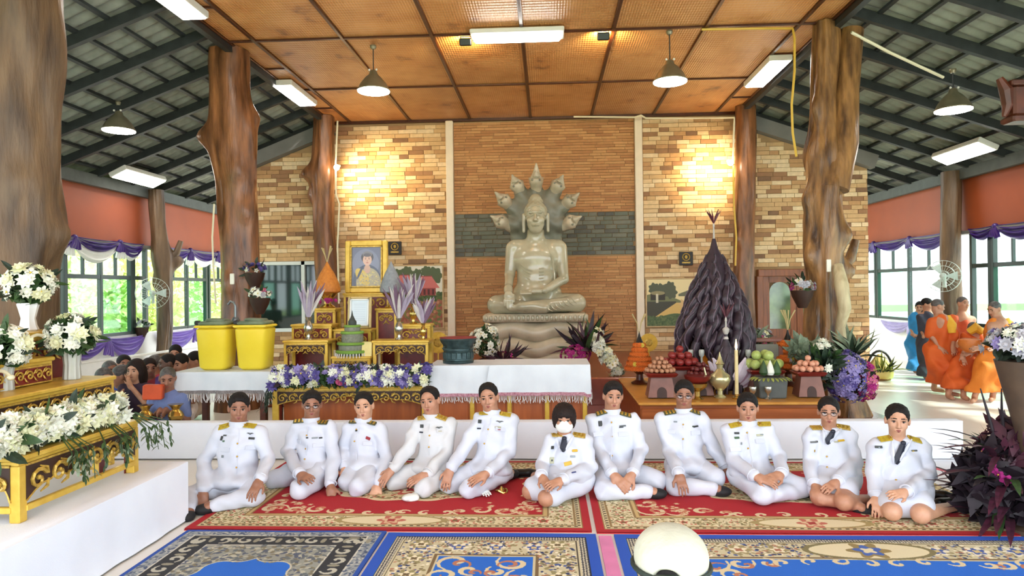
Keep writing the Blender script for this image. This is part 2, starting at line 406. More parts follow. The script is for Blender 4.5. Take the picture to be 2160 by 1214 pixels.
# sloping tile roofs over the side aisles
M['roof_tile'] = mat('grey_cement_tile', (146, 150, 136), .8, c2=(120, 124, 112), scale=5, obj_var=.12)
def roof(name, xe, xw):
    sg = -1 if xw < xe else 1; run = abs(xw-xe)+.55; sl = (ZC-ZE)/abs(xw-xe); ang = math.atan(sl); L_ = run/math.cos(ang)
    def pt(s, y, up=0): return Vector((xe+sg*(s*math.cos(ang)+up*math.sin(ang)), y, ZC+.05-s*math.sin(ang)+up*math.cos(ang)))
    root = structure(MB().box(pt(L_/2, (Y0+Y1)/2, .19), (L_, Y1-Y0, .02), rot=(0, sg*ang, 0)).obj(name, M['roof_tile']))
    raf = MB().box((0, 0, 0), (L_, .075, .13), rot=(0, sg*ang, 0)).mesh('rafter', M['steel'])
    pur = MB().box((0, 0, 0), (.045, Y1-Y0, .05), rot=(0, sg*ang, 0)).mesh('purlin', M['steel'])
    ry = [Y0+.1+.98*i for i in range(21)]
    for y in ry: inst('rafter', raf, root, pt(L_/2, y, .015))
    ns = 11; ds = L_/ns
    for i in range(ns+1): inst('purlin', pur, root, pt(min(i*ds+.03, L_-.03), (Y0+Y1)/2, .085))
    b = MB()                                                     # one tile: five waves, tilted over the row below
    b.grid(lambda u, v: Vector(((v-.5)*(ds+.05)*sg, (u-.5)*.985, (.5-v)*.03+.021*math.cos(2*PI*5*u)+(.006 if v > .98 else 0))), 40, 3)
    tm = b.mesh('roof_tile', M['roof_tile'], smooth=True)
    cand = [(i, j) for j in range(len(ry)-1) for i in range(ns)]
    cand.sort(key=lambda c: abs(ry[c[1]]-10))
    for n, (i, j) in enumerate(cand): 
        p = pt((i+.5)*ds, ry[j]+.49, .135+.004*rng.random())
        inst('roof_tile', tm, root, p, (0, sg*ang, 0))
    # fascia along the flat ceiling and the wall plate
    inst('edge_beam', MB().box((0, 0, 0), (.09, Y1-Y0, .2)).mesh('edge_beam', M['steel']), root, (xe+sg*.05, (Y0+Y1)/2, ZC-.0))
    inst('wall_plate', MB().box((0, 0, 0), (.1, Y1-Y0, .2)).mesh('wall_plate', mat('dark_wall_plate', (84, 88, 84), .7)), root, (xw-sg*.1, (Y0+Y1)/2, ZE-.02))
    return root
roof('roof_left', CL_, XL); roof('roof_right', CR_, XR)
# ---------------------------------------------------------------- back wall of bricks
bw = MB()
prof = [(-6.15, 0), (6.3, 0), (6.3, 4.2), (CR_, ZC), (CL_, ZC), (-6.15, 4.4)]
bw.poly(prof, (0, YB+.25, 0), (1, 0, 0), (0, 0, 1), .25)
M['mortar'] = mat('tan_mortar', (176, 142, 100), .9, var=.1, scale=6)
bt = [mat('brick_'+n, c, .75, var=.09, scale=14, bump=.2, bscale=60, obj_var=.08) for n, c in (('cream', (226, 194, 146)), ('sand', (208, 170, 120)), ('tan', (190, 146, 98)), ('brown', (158, 116, 80)), ('pale', (232, 206, 164)), ('umber', (132, 98, 70)))]
bc = [mat('tile_brick_'+n, c, .7, var=.08, scale=14, bump=.2, bscale=60, obj_var=.05) for n, c in (('amber', (190, 134, 82)), ('honey', (202, 148, 94)), ('clay', (178, 122, 74)))]
bs = [mat('slate_'+n, c, .7, var=.12, scale=10, bump=.25, bscale=40, obj_var=.08) for n, c in (('grey', (122, 122, 108)), ('green', (108, 112, 98)), ('dark', (94, 94, 86)))]
wall = structure(bw.obj('wall_back', [M['mortar']]))
rb = random.Random(3); stuff = {}; singles = []
def brick(mats, m, x0, x1, z0, z1, prefer):
    singles.append((prefer+rb.random(), mats[m], x0, x1, z0, z1))
def toplim(x):
    if x < CL_: return ZC-(CL_-x)*.385-.25
    if x > CR_: return ZC-(x-CR_)*.353-.25
    return ZC-.03
def holes(x0, x1, z0, z1):
    for a, b, c, d in ((-6.0, -4.55, .85, 2.28), (4.1, 5.65, 0, 1.98)):
        if x1 > a and x0 < b and z1 > c and z0 < d: return True
    return False
def course(xa, xb, za, zb, h, lo, hi, mats, wts, prefer):
    z = za
    while z+h*.6 < zb:
        x = xa-rb.random()*lo
        while x < xb:
            L_ = rb.uniform(lo, hi); x0, x1 = max(x, xa)+.004, min(x+L_, xb)-.004; x += L_
            zt = min(z+h, zb)-.004
            if x1-x0 < .03 or zt > min(toplim(x0), toplim(x1)) or holes(x0, x1, z, zt): continue
            brick(mats, rb.choices(range(len(mats)), wts)[0], x0, x1, z+.004, zt, prefer+(0 if 1.6 < z < 4.6 else 1))
        z += h
course(-6.15, -2.02, .0, ZC, .085, .16, .40, bt, (6, 6, 5, 2.4, 4, .9), 0)
course(1.93, 6.3, .0, ZC, .085, .16, .40, bt, (6, 6, 5, 2.4, 4, .9), 0)
course(-1.86, 1.76, .4, 2.33, .056, .2, .42, bc, (4, 4, 2), 3)
course(-1.86, 1.76, 2.33, 3.19, .086, .14, .36, bs, (4, 4, 3), -1)
course(-1.86, 1.76, 3.19, ZC-.02, .056, .2, .42, bc, (4, 4, 2), 3)
singles.sort(key=lambda t: t[0])
bmesh_cache = {}
for k, (_, m, x0, x1, z0, z1) in enumerate(singles):
    dp = rb.uniform(.014, .03); w, h = x1-x0, z1-z0
    if k < 290:
        key = (m.name, round(w, 2), round(h, 3))
        if key not in bmesh_cache: bmesh_cache[key] = MB().box((0, 0, 0), (round(w, 2), .06, h), bev=.005).mesh('brick', m)
        inst('brick', bmesh_cache[key], wall, ((x0+x1)/2, YB-dp+.03, (z0+z1)/2))
    else:
        stuff.setdefault(m.name, (m, MB()))[1].box(((x0+x1)/2, YB-dp+.03, (z0+z1)/2), (w, .06, h))
allb = MB(); ml = []
for nme, (m, b) in stuff.items(): allb.add(b.v, b.f, len(ml)); ml.append(m)
tag(allb.obj('bricks', ml, wall), kind='stuff')
# white pilasters, gable beams, rail under the ceiling
for x in (-1.94, 1.84): structure(MB().box((x, YB-.05, 2.72), (.15, .12, 4.7), bev=.01).obj('trim_%d' % (1 if x < 0 else 2), mat('pilaster_cream', (238, 222, 196), .5, var=.04)))
for sx, xa, xb2, k in ((3, CL_, -6.25, .385), (4, CR_, 6.4, .353)):
    a = Vector((xa, YB-.1, ZC-.12)); b = Vector((xb2, YB-.1, ZC-.12-abs(xb2-xa)*k)); d = b-a
    structure(MB().box((a+b)/2, (d.length, .2, .26), rot=(0, -math.atan2(d.z, d.x), 0)).obj('trim_%d' % sx, M['concrete']))
structure(MB().box((XC, YB-.06, ZC-.02), (CR_-CL_, .08, .05)).obj('trim_5', M['batten']))
# ---------------------------------------------------------------- side walls, windows
def side(name, x, sg):
    b = MB(); b.box((x+sg*.08, (4+Y1)/2, (2.62+ZE)/2), (.16, Y1-4, ZE-2.62), mi=0); b.box((x+sg*.08, (4+Y1)/2, .44), (.16, Y1-4, .88), mi=1)
    b.box((x+sg*.02, (4+Y1)/2, 2.60), (.22, Y1-4, .06), mi=2)
    return structure(b.obj(name, [M['orange'], M['white'], M['concrete']]))
side('wall_left', XL, -1); side('wall_right', XR, 1)
structure(MB().box((XL+1.3, Y1+.1, 2.1), (2.9, .15, 4.2)).obj('wall_far_left', M['white'])); structure(MB().box((XR-1.3, Y1+.1, 2.1), (2.9, .15, 4.2)).obj('wall_far_right', M['white']))
wn = [0]
def window(x, ya, yb, mull, tint_even=False):
    """aluminium window in a side wall: frame, transom at 2.0 m, mullions, panes"""
    wn[0] += 1; b = MB(); fr = .06
    for z in (.91, 1.98, 2.56): b.box((x, (ya+yb)/2, z), (.07, yb-ya, fr if z != 1.98 else .075))
    pts = [ya]+mull+[yb]
    for i, y in enumerate(pts): b.box((x, y, 1.735), (.08, .075 if i in (0, len(pts)-1) else .055, 1.71))
    for i in range(len(pts)-1):
        if pts[i+1]-pts[i] > .7: b.box((x, (pts[i]+pts[i+1])/2, 2.27), (.05, .04, .56))
    w = structure(b.obj('window_%d' % wn[0], M['frame_g']))
    for i in range(len(pts)-1):
        for z0, z1 in ((.94, 1.95), (2.01, 2.54)):
            MB().box((x, (pts[i]+pts[i+1])/2, (z0+z1)/2), (.008, pts[i+1]-pts[i]-.06, z1-z0)).obj('pane', M['pane_g'] if (i % 2 and z0 < 1.5) else M['pane'], w)
for ya, yb, mu in ((4.4, 6.3, [5.35]), (6.5, 8.4, [7.45]), (8.6, 11.0, [9.8]), (11.17, 13.0, [12.1]), (13.08, 13.5, []), (14.0, 15.95, [15.1]), (16.1, 18.2, [17.1])): window(XL-.03, ya, yb, mu)
for ya, yb, mu in ((4.4, 6.3, [5.35]), (6.5, 8.6, [7.5]), (8.7, 10.4, [9.6]), (10.5, 12.4, [11.4]), (12.48, 13.0, []), (13.7, 16.6, [15.2]), (16.7, 18.4, [17.6])): window(XR+.03, ya, yb, mu)
# window with white frame and glazed brown door in the brick wall
w = MB()
for z in (.89, 2.25): w.box((-5.28, YB-.03, z), (1.5, .14, .07))
for x in (-6.0, -4.97, -4.56): w.box((x, YB-.03, 1.57), (.07, .14, 1.43))
w = structure(w.obj('window_%d' % (wn[0]+1), mat('white_aluminium', (226, 232, 226), .4, var=.03)))
M['dark_glass'] = mat('dark_window_glass', (16, 44, 36), .05, c2=(24, 34, 30), scale=1.5, spec=.8)
for x0, x1 in ((-5.96, -5.0), (-4.94, -4.6)): MB().box(((x0+x1)/2, YB-.02, 1.57), (x1-x0, .02, 1.3)).obj('pane', M['dark_glass'], w)
dM = mat('varnished_door_wood', (150, 84, 40), .35, c2=(110, 58, 26), scale=4, stretch=(6, 6, .6))
d = MB(); d.box((4.88, YB-.05, 1.92), (1.5, .2, .14), bev=.01)
for x in (4.16, 5.6): d.box((x, YB-.05, .93), (.12, .2, 1.86), bev=.01)
d = structure(d.obj('door_1', dM))
for s in (0, 1):
    x0 = 4.24+s*.65; lf = MB()
    for x in (x0+.06, x0+.58): lf.box((x, YB-.04, .93), (.12, .06, 1.84))
    for z in (.12, .75, 1.8): lf.box((x0+.32, YB-.04, z), (.42, .06, .14 if z != .12 else .22))
    lf.box((x0+.32, YB-.03, .43), (.42, .03, .5)); leaf = lf.obj('door_leaf', dM, d)
    n = 10; arch = [(-.2, 0), (.2, 0)]+[(.2*math.cos(PI*i/n), .72+.2*math.sin(PI*i/n)) for i in range(n+1)]
    MB().poly(arch, (x0+.32, YB-.06, .82), (1, 0, 0), (0, 0, 1), .012).obj('pane', mat('door_glass', (120, 150, 96), .08, c2=(50, 74, 58), scale=3, spec=.8), leaf)  # pale green in the glass colour paints in reflections
# ---------------------------------------------------------------- tree trunk pillars
barkm = mat('varnished_trunk', (156, 102, 62), .34, c2=(66, 38, 20), scale=3.0, bump=.6, bscale=14, stretch=(3, 3, .55))
barkd = mat('weathered_trunk', (168, 122, 72), .36, c2=(62, 38, 20), scale=3.4, bump=1., bscale=12, stretch=(3, 3, .6))
barkg = mat('grey_brown_trunk', (120, 94, 66), .5, c2=(60, 44, 30), scale=2.4, bump=.7, bscale=12, stretch=(3, 3, .5))
def trunk(name, x, y, zb, zt, rf_, label, m, group=None, seed=0, knobs=(), fork=None, n=56, rough=.06, lean=(0, 0), fis=7, fd=.05):
    """rf_(t): radius; knobs (t, angle, size): branch stubs"""
    rr = random.Random(seed); ph = [rr.uniform(0, 6.28) for _ in range(8)]; b = MB(); H = zt-zb; nz = max(20, int(H*14)); pts = []; fs_ = [(rr.uniform(0, 6.28), rr.uniform(0, 6.28), rr.uniform(.6, 1.4), rr.uniform(.07, .16)) for _ in range(fis)]
    for i in range(nz+1):
        t = i/nz; z = zb+H*t; cx = x+lean[0]*t+.05*math.sin(t*5+ph[0]); cy = y+lean[1]*t+.05*math.sin(t*4+ph[1])
        for j in range(n):
            a = 2*PI*j/n; r = rf_(t)
            r *= 1+rough*(math.sin(3*a+ph[2]+t*4)+.7*math.sin(5*a+ph[3]-t*7)+.5*math.sin(8*a+ph[4]+t*15)*math.sin(t*23+ph[6])+.5*math.sin(9*t*PI+2*a+ph[5]))
            for a0, p0, fq, wd in fs_:
                da = (a-a0-.35*math.sin(t*6*fq+p0)+PI) % (2*PI)-PI; r *= 1-fd*math.exp(-(da/wd)**2)*(.55+.45*math.sin(t*11*fq+p0*2))+.6*fd*math.exp(-((abs(da)-wd*1.9)/wd)**2)*.5
            for tk, ak, sk in knobs:
                da = (a-ak+PI) % (2*PI)-PI; r += sk*math.exp(-(da/.35)**2-((t-tk)*H/.16)**2)
            pts.append((cx+r*math.cos(a), cy+r*math.sin(a), z))
    fs = [(i*n+j, i*n+(j+1) % n, i*n+n+(j+1) % n, i*n+n+j) for i in range(nz) for j in range(n)]
    b.add(pts, fs+[tuple(range(n-1, -1, -1)), tuple(range(nz*n, nz*n+n))])
    o = b.obj(name, m, smooth=True, angle=60, base=(x, y, zb)); tag(o, label, 'pillar', group)
    for k, (tk, ak, sk) in enumerate(knobs):
        if sk >= .2:
            p = Vector((x+lean[0]*tk+rf_(tk)*.6*math.cos(ak), y+rf_(tk)*.6*math.sin(ak), zb+H*tk)); d = Vector((math.cos(ak), math.sin(ak), .9)).normalized()
            MB().tube([p, p+d*sk*1.1, p+d*sk*1.6+Vector((0, 0, sk*.8))], [.09, .07, .05], 10).obj('branch_stub', m, o, smooth=True)
    if fork:
        MB().tube([Vector(q) for q in fork[0]], fork[1], 16).obj('forked_limb', m, o, smooth=True)
    return o
trunk('trunk_pillar', -4.44, 9.6, 0, ZC, lambda t: .25+.05*math.exp(-t*9)+.05*math.exp(-((t-.75)/.1)**2)+.02*t, 'thick varnished tree trunk pillar behind the yellow buckets', barkm, seed=2, knobs=((.76, 3.4, .16), (.82, .4, .1), (.55, 5.5, .06), (.35, 4.5, .05), (.66, 5.2, .05)), rough=.05, fd=.08)
trunk('trunk_pillar', -4.72, 5.8, 0, ZC+.1, lambda t: .36+.06*math.exp(-t*6)+.04*math.exp(-((t-.42)/.06)**2), 'dark tree trunk pillar at the left edge beside the front altar', barkg, seed=5, knobs=((.42, .2, .1), (.5, 5.6, .06)), rough=.06)
trunk('trunk_pillar', -4.35, 13.35, 0, ZC, lambda t: .2+.06*math.exp(-t*5)+.05*math.exp(-((t-.78)/.06)**2), 'reddish varnished trunk pillar against the brick wall left of the portrait', barkm, seed=8, knobs=((.78, 3.5, .18), (.7, 3.2, .1)), rough=.05)
trunk('trunk_pillar', 3.78, 13.35, 0, ZC, lambda t: .19+.03*math.exp(-t*5), 'reddish varnished trunk pillar behind the dark cone of folded leaves', barkm, seed=9, knobs=((.5, 4.0, .09),), rough=.03)
trunk('trunk_pillar', 3.66, 9.2, .0, ZC-.0, lambda t: .20+.26*math.exp(-t*8)+.05*math.exp(-((t-.50)/.10)**2)+.05*math.exp(-((t-.66)/.05)**2)-.03*t, 'gnarled forked tree trunk pillar on the right with pale roots', barkd, seed=12, knobs=((.55, 3.3, .08), (.62, .3, .09), (.45, 5.8, .1), (.7, 6.1, .1), (.4, 3.6, .1), (.3, 5.3, .1), (.36, .1, .22), (.78, 3.6, .07), (.58, 4.9, .08), (.72, .8, .08)), rough=.085, fd=.12, fis=9,
      fork=([(3.70, 9.1, 2.9), (3.86, 9.15, 3.5), (3.93, 9.2, 4.2), (4.03, 9.22, 5.0)], [.2, .19, .16, .14]))
trunk('trunk_post', -7.8, 13.5, 0, 3.75, lambda t: .14+.05*math.exp(-((t-.62)/.1)**2), 'slim trunk post between the left side windows', barkg, seed=15, knobs=((.62, .6, .22), (.5, 3.5, .06)), rough=.06)
trunk('trunk_post', 7.52, 13.2, 0, 3.75, lambda t: .17, 'slim grey trunk post between the right side windows', barkg, seed=16, rough=.03)
def slab(px, py, Y, w, h, label):
    p = at(px, py, Y); tag(MB().box(p, (w, .03, h), bev=.006).obj('wall_switch', mat('switch_plastic', (232, 230, 214), .4, var=.03)), label, 'switch')
slab(490, 588, 9.28, .06, .15, 'small white switch plate on the left thick trunk'); slab(1748, 560, 8.86, .055, .16, 'small white switch plate on the gnarled right trunk')
# ---------------------------------------------------------------- lamps
M['lamp_panel'] = emit('lit_panel', (255, 250, 240), 15.0)
M['lamp_body'] = mat('white_lamp_body', (222, 220, 210), .45, var=.03)
def panel_light(c, L_, w, rot, label, s=None):
    t = thing('panel_light', c, label, 'ceiling light'); R = rotm(rot)
    b = MB(); b.box((0, 0, .045), (w, L_, .09), bev=.01)
    o = inst('housing', b.mesh('housing', M['lamp_body']), t, c, R)
    e = inst('diffuser', MB().box((0, 0, -.006), (w-.05, L_-.05, .02), bev=.006).mesh('diffuser', M['lamp_panel']), t, c, R)
sl = math.atan((ZC-ZE)/(CL_-XL))
panel_light((-4.25, 7.55, 5.0), 1.25, .34, (0, 0, 0), 'fluorescent panel at the top left ceiling edge nearest the camera')
panel_light((-4.25, 11.5, 5.0), 1.25, .34, (0, 0, 0), 'fluorescent panel at the ceiling edge right of the left thick trunk')
panel_light((3.5, 11.05, 5.0), 1.35, .34, (0, 0, 0), 'fluorescent panel at the ceiling edge left of the gnarled trunk')
panel_light((-7.55, 12.42, 3.80), 1.3, .34, (0, -.45, 0), 'fluorescent panel low over the left orange wall')
panel_light((7.0, 11.95, 3.84), 1.35, .34, (0, .45, 0), 'fluorescent panel low over the right orange wall')
t = thing('batten_light', (-.36, 9.2, 5.0), 'long white fluorescent batten across the middle of the wooden ceiling', 'ceiling light')
MB().box((-.36, 9.14, 5.055), (1.24, .34, .06), bev=.01).obj('housing', M['lamp_body'], t); MB().box((-.36, 9.13, 4.985), (1.16, .1, .085), bev=.03).obj('diffuser', M['lamp_panel'], t)  # housing widened to keep the diffuser's light off the ceiling
for x, y, lb in ((-1.06, 9.2, 'black floodlight at the left end of the ceiling batten light'), (.78, 9.15, 'black floodlight right of the ceiling batten light')):
    t = thing('floodlight', (x, y, 5.0), lb, 'floodlight'); MB().box((x, y, 4.99), (.16, .1, .1), rot=(.3, 0, 0), bev=.012).obj('housing', M['black'], t)
    MB().tube([(x-.07, y, 5.0), (x-.07, y+.02, 5.07), (x+.07, y+.02, 5.07), (x+.07, y, 5.0)], .008, 6).obj('bracket', M['steel'], t)
    ld = bpy.data.lights.new('flood', 'SPOT'); lo = bpy.data.objects.new('flood_lamp', ld); COL.objects.link(lo); lo.parent = t; lo.location = (0, .1, .0)
    ld.energy = 70; ld.color = (1, .74, .36); ld.spot_size = 2.6; ld.spot_blend = 1; ld.shadow_soft_size = .05
    lo.rotation_euler = Vector((.25 if x > 0 else -.2, .75, .6)).to_track_quat('-Z', 'Y').to_euler()
M['bell'] = mat('olive_lamp_shade', (142, 134, 108), .35, metal=.5, var=.12)
def pendant(top, zs, label, r=.225):
    t = thing('pendant_lamp', (top.x, top.y, zs), label, 'pendant lamp', 'bell pendant lamps'); c = (top.x, top.y, zs)
    MB().lathe(c, [(r, 0), (r*1.02, .012), (r*.95, .03), (r*.8, .10), (r*.5, .185), (r*.27, .23), (r*.22, .27), (r*.12, .29)], 28).obj('shade', M['bell'], t, smooth=True)
    MB().lathe(c, [(r*.98, -.012), (r*.99, .0), (r*.6, .004)], 28).obj('diffuser', M['lamp_panel'], t)
    MB().cyl((c[0], c[1], zs+.28), (c[0], c[1], top.z), .008, n=6).obj('cord', M['steel'], t)
    for s in (-1, 1): MB().ell((c[0]+s*.05, c[1]-.03, zs+.29), .016, 8, 6).obj('screw', M['lamp_body'], t)
    MB().lathe((c[0], c[1], top.z-.05), [(.03, 0), (.045, .03), (.045, .05)], 12).obj('ceiling_rose', M['bell'], t)
p = at(787, 90, 9.5); pendant(Vector((p.x, 9.5, 5.09)), at(787, 192, 9.5).z, 'bell pendant lamp left of the batten light under the wooden ceiling')
p = at(1412, 66, 9.3); pendant(Vector((p.x, 9.3, 5.09)), at(1412, 172, 9.3).z, 'bell pendant lamp right of the batten light under the wooden ceiling')
p = at(250, 210, 9.85); pendant(Vector((p.x, 9.85, 4.5)), at(250, 275, 9.85).z, 'bell pendant lamp under the left tiled roof')
p = at(2010, 165, 9.4); pendant(Vector((p.x, 9.4, 4.5)), at(2010, 232, 9.4).z, 'bell pendant lamp under the right tiled roof')
M['bulb'] = emit('lit_bulb', (255, 240, 210), 60)
for px, py, tx, ty, lb in ((710, 353, 785, 378, 'bright round bulb on the left back trunk lighting the bricks'), (1541, 343, 1503, 365, 'bright round bulb on the right back trunk lighting the bricks')):
    c = at(px, py, 13.05); t = thing('wall_bulb', c, lb, 'bulb')
    MB().ell(c, .055, 14, 10).obj('globe', M['bulb'], t, smooth=True); MB().cyl(c+Vector((0, .04, .02)), c+Vector((0, .16, .06)), .03, .035, 10).obj('socket', M['lamp_body'], t)
    ld = bpy.data.lights.new('bulb_spot', 'SPOT'); lo = bpy.data.objects.new('bulb_lamp', ld); COL.objects.link(lo); lo.parent = t
    tgt = at(tx, ty, YB); lo.location = Vector((math.copysign(.08, tgt.x-c.x), .0, 0)); ld.energy = 150; ld.color = (1, .74, .38); ld.spot_size = 2.0; ld.spot_blend = 1; ld.shadow_soft_size = .06
    lo.rotation_euler = (tgt-c-lo.location).to_track_quat('-Z', 'Y').to_euler()
# ---------------------------------------------------------------- cables
def cable(pts, r, m, label, Y=None):
    P_ = [at(*q) if len(q) == 3 and q[0] > 50 else Vector(q) for q in pts]; out = []
    for i in range(len(P_)-1):
        for k in range(4): out.append(P_[i].lerp(P_[i+1], k/4))
    out.append(P_[-1]); tag(MB().tube(out, r, 6).obj('cable', m, smooth=True), label, 'cable')
cable([(712, 255, 13.1), (708, 345, 13.1), (709, 410, 13.1), (716, 430, 13.1), (712, 520, 13.08), (714, 600, 13.05), (715, 640, 13.05)], .018, M['cream_cable'], 'cream cable running down the left back trunk past the bulb')
cable([(1210, 246, 13.5), (1340, 247, 13.5), (1352, 243, 13.5), (1362, 249, 13.5), (1470, 249, 13.5), (1549, 248, 13.1), (1547, 300, 13.1), (1546, 345, 13.1)], .018, M['cream_cable'], 'cream cable along the top of the brick wall down to the right bulb')
cable([(1547, 350, 13.1), (1548, 430, 13.08), (1553, 500, 13.08), (1551, 560, 13.05)], .018, M['yellow_cable'], 'yellow cable below the right bulb down the back trunk')
cable([(1480, 62, 9.22), (1600, 60, 9.2), (1672, 60, 8.95), (1676, 80, 8.88), (1676, 150, 8.86), (1670, 220, 8.84), (1672, 280, 8.84), (1680, 330, 8.8)], .016, M['yellow_cable'], 'yellow cable from the ceiling down the gnarled trunk')
cable([(452, 430, 9.42), (448, 500, 9.42), (450, 560, 9.42), (455, 640, 9.40)], .014, M['cream_cable'], 'pale cable down the left side of the thick trunk')
cable([(1796, 68, 9.05), (1880, 112, 9.2), (1990, 163, 9.38)], .02, M['cream_cable'], 'pale conduit from the gnarled trunk to the right pendant lamp')
# ---------------------------------------------------------------- outside planting
leafm = [mat('leaf_'+n, c, .6, c2=c2, scale=2) for n, c, c2 in (('lime', (236, 238, 176), (206, 222, 120)), ('green', (214, 228, 160), (160, 196, 100)))]  # leaf colours mixed with white to carry the overexposed daylight outside
def bush(x, y, r, h, label, m, seed, n=2600):
    g = np.random.default_rng(seed); t = thing('garden_tree', (x, y, -.3), label, 'tree', 'trees outside the windows')
    MB().tube([(x, y, -.3), (x+.1, y, h*.4), (x, y, h*.8)], [.12, .09, .04], 8).obj('trunk', barkg, t)
    d = g.normal(size=(n, 3)); d /= np.linalg.norm(d, axis=1)[:, None]; d *= (g.random(n)**.4)[:, None]
    c = d*np.array([r, r, h*.5])+np.array([x, y, h*.55]); s = g.uniform(.08, .2, n)
    a = g.normal(size=(n, 3)); b = g.normal(size=(n, 3)); a /= np.linalg.norm(a, axis=1)[:, None]; b -= a*(a*b).sum(1)[:, None]; b /= np.linalg.norm(b, axis=1)[:, None]
    a *= s[:, None]; b *= s[:, None]*.5
    P = np.stack([c-a, c+b, c+a, c-b], 1).reshape(-1, 3); Q = np.arange(4*n).reshape(-1, 4)
    o = bpy.data.objects.new('foliage', np_mesh('foliage', P, Q, m, (x, y, -.3), smooth=False)); COL.objects.link(o); o.parent = t; o['kind'] = 'stuff'
for i, (x, y, r, h) in enumerate(((-12.5, 12, 1.6, 3.2), (-13, 16, 1.8, 3.6), (-12.2, 19.5, 1.7, 3.0), (-14, 23, 2.2, 4), (-12.8, 27, 1.8, 3.4))): bush(x, y, r, h, ('nearest', 'second', 'third', 'fourth', 'farthest')[i]+' sunlit leafy tree outside the left windows', leafm[i % 2], 40+i)
# ================================================================== PEOPLE
SK = {}
for n, c, c2 in (('tan', (186, 136, 108), (170, 120, 94)), ('brown', (160, 112, 88), (142, 96, 74)), ('light', (206, 158, 128), (192, 142, 112)), ('deep', (112, 76, 58), (96, 64, 48))):
    SK[n] = mat('skin_'+n, c, .5, c2=c2, scale=18, sub=.08)
M['uniform'] = mat('white_uniform_cloth', (206, 209, 219), .75, c2=(196, 199, 211), scale=5, bump=.12, bscale=220)
M['uniform2'] = mat('off_white_uniform_cloth', (206, 206, 206), .75, c2=(196, 196, 200), scale=5, bump=.12, bscale=220)
M['hair'] = mat('black_hair', (20, 17, 16), .7, c2=(30, 25, 23), scale=90, stretch=(1, 1, .2), spec=.25, bump=.5, bscale=120)
M['hair_g'] = mat('greying_hair', (96, 90, 88), .55, c2=(58, 54, 52), scale=50)
M['hair_b'] = mat('brown_black_hair', (40, 25, 20), .65, c2=(24, 16, 14), scale=60, spec=.25, bump=.5, bscale=120)
M['lip'] = mat('lip_skin', (140, 72, 66), .4, var=.05)
M['eyewhite'] = mat('eye_white', (170, 156, 146), .3, var=.02)
M['iris'] = mat('dark_iris', (26, 16, 12), .15, var=.05)
M['ep_must'] = mat('mustard_braid', (184, 160, 44), .55, c2=(150, 126, 30), scale=60)
M['ep_gold'] = mat('gold_braid', (190, 160, 78), .45, c2=(140, 112, 44), scale=70)
M['ep_olive'] = mat('olive_board', (84, 84, 52), .6, c2=(62, 64, 40), scale=60)
M['brass'] = mat('brass', (214, 170, 80), .22, metal=1., var=.08)
M['gold_pin'] = mat('gold_pin', (206, 170, 70), .35, metal=.7, var=.1)
M['silver_pin'] = mat('silver_pin', (120, 126, 128), .35, metal=.7, var=.1)
M['navy'] = mat('navy_tie', (22, 26, 44), .55, var=.1)
M['sock'] = mat('black_sock', (20, 20, 22), .7, var=.1)
M['mask'] = mat('white_face_mask', (232, 234, 228), .8, var=.02)
M['glass_frame'] = mat('spectacle_frame', (30, 24, 22), .3, var=.05)
M['lens'] = glass_thin('spectacle_lens', (.8, .82, .84, 1))
V3 = lambda p: np.array((p[0], p[1], p[2]), float)
def unit(v): v = np.asarray(v, float); return v/max(np.linalg.norm(v), 1e-9)
def frame_(up, lat):                                       # columns: lateral, forward, up
    u = unit(up); x = unit(lat-u*np.dot(lat, u)); return np.stack([x, -np.cross(u, x)*-1 if False else np.cross(x, u)*1.0, u], 1)
def head_R(yaw, pitch, tilt):
    """columns: viewer-right, face forward, up; yaw>0 turns to the viewer's right"""
    m = Matrix.Rotation(yaw, 3, 'Z') @ Matrix.Rotation(tilt, 3, 'Y') @ Matrix.Rotation(pitch, 3, 'X')
    b = np.array(((1, 0, 0), (0, -1, 0), (0, 0, 1)), float)   # forward = -Y
    return np.array(m) @ b
def head_prims(c, R, s=1., ears=True, fem=False):
    L = lambda x, y, z: c+R @ np.array((x, y, z))*s
    w = .94 if fem else 1.
    p = [P_ell(L(0, -.012, .030), np.array((.074, .092, .086))*s, R, .02), P_ell(L(0, .022, -.028), np.array((.060*w, .066, .078))*s, R, .03),
         P_ell(L(0, .034, -.078), np.array((.040*w, .042, .032))*s, R, .03), P_cap(L(0, .088, .014), L(0, .103, -.02), .007*s, .0125*s, .012),
         P_cap(L(-.012, .09, -.024), L(.012, .09, -.024), .008*s, None, .008),
         P_ell(L(-.034, .056, -.022), np.array((.026, .026, .026))*s, R, .02), P_ell(L(.034, .056, -.022), np.array((.026, .026, .026))*s, R, .02),
         P_cap(L(-.036, .076, .032), L(.036, .076, .032), .011*s, None, .015), P_cap(L(-.018, .082, -.053), L(.018, .082, -.053), .0085*s, None, .010)]
    if ears:
        for q in (-1, 1): p += [P_ell(L(q*.076, -.008, -.004), np.array((.011, .021, .033))*s, R, .008)]
    cut = [P_ell(L(q*.031, .095, .010), np.array((.018, .018, .010))*s, R, .008) for q in (-1, 1)]
    return p, cut, L
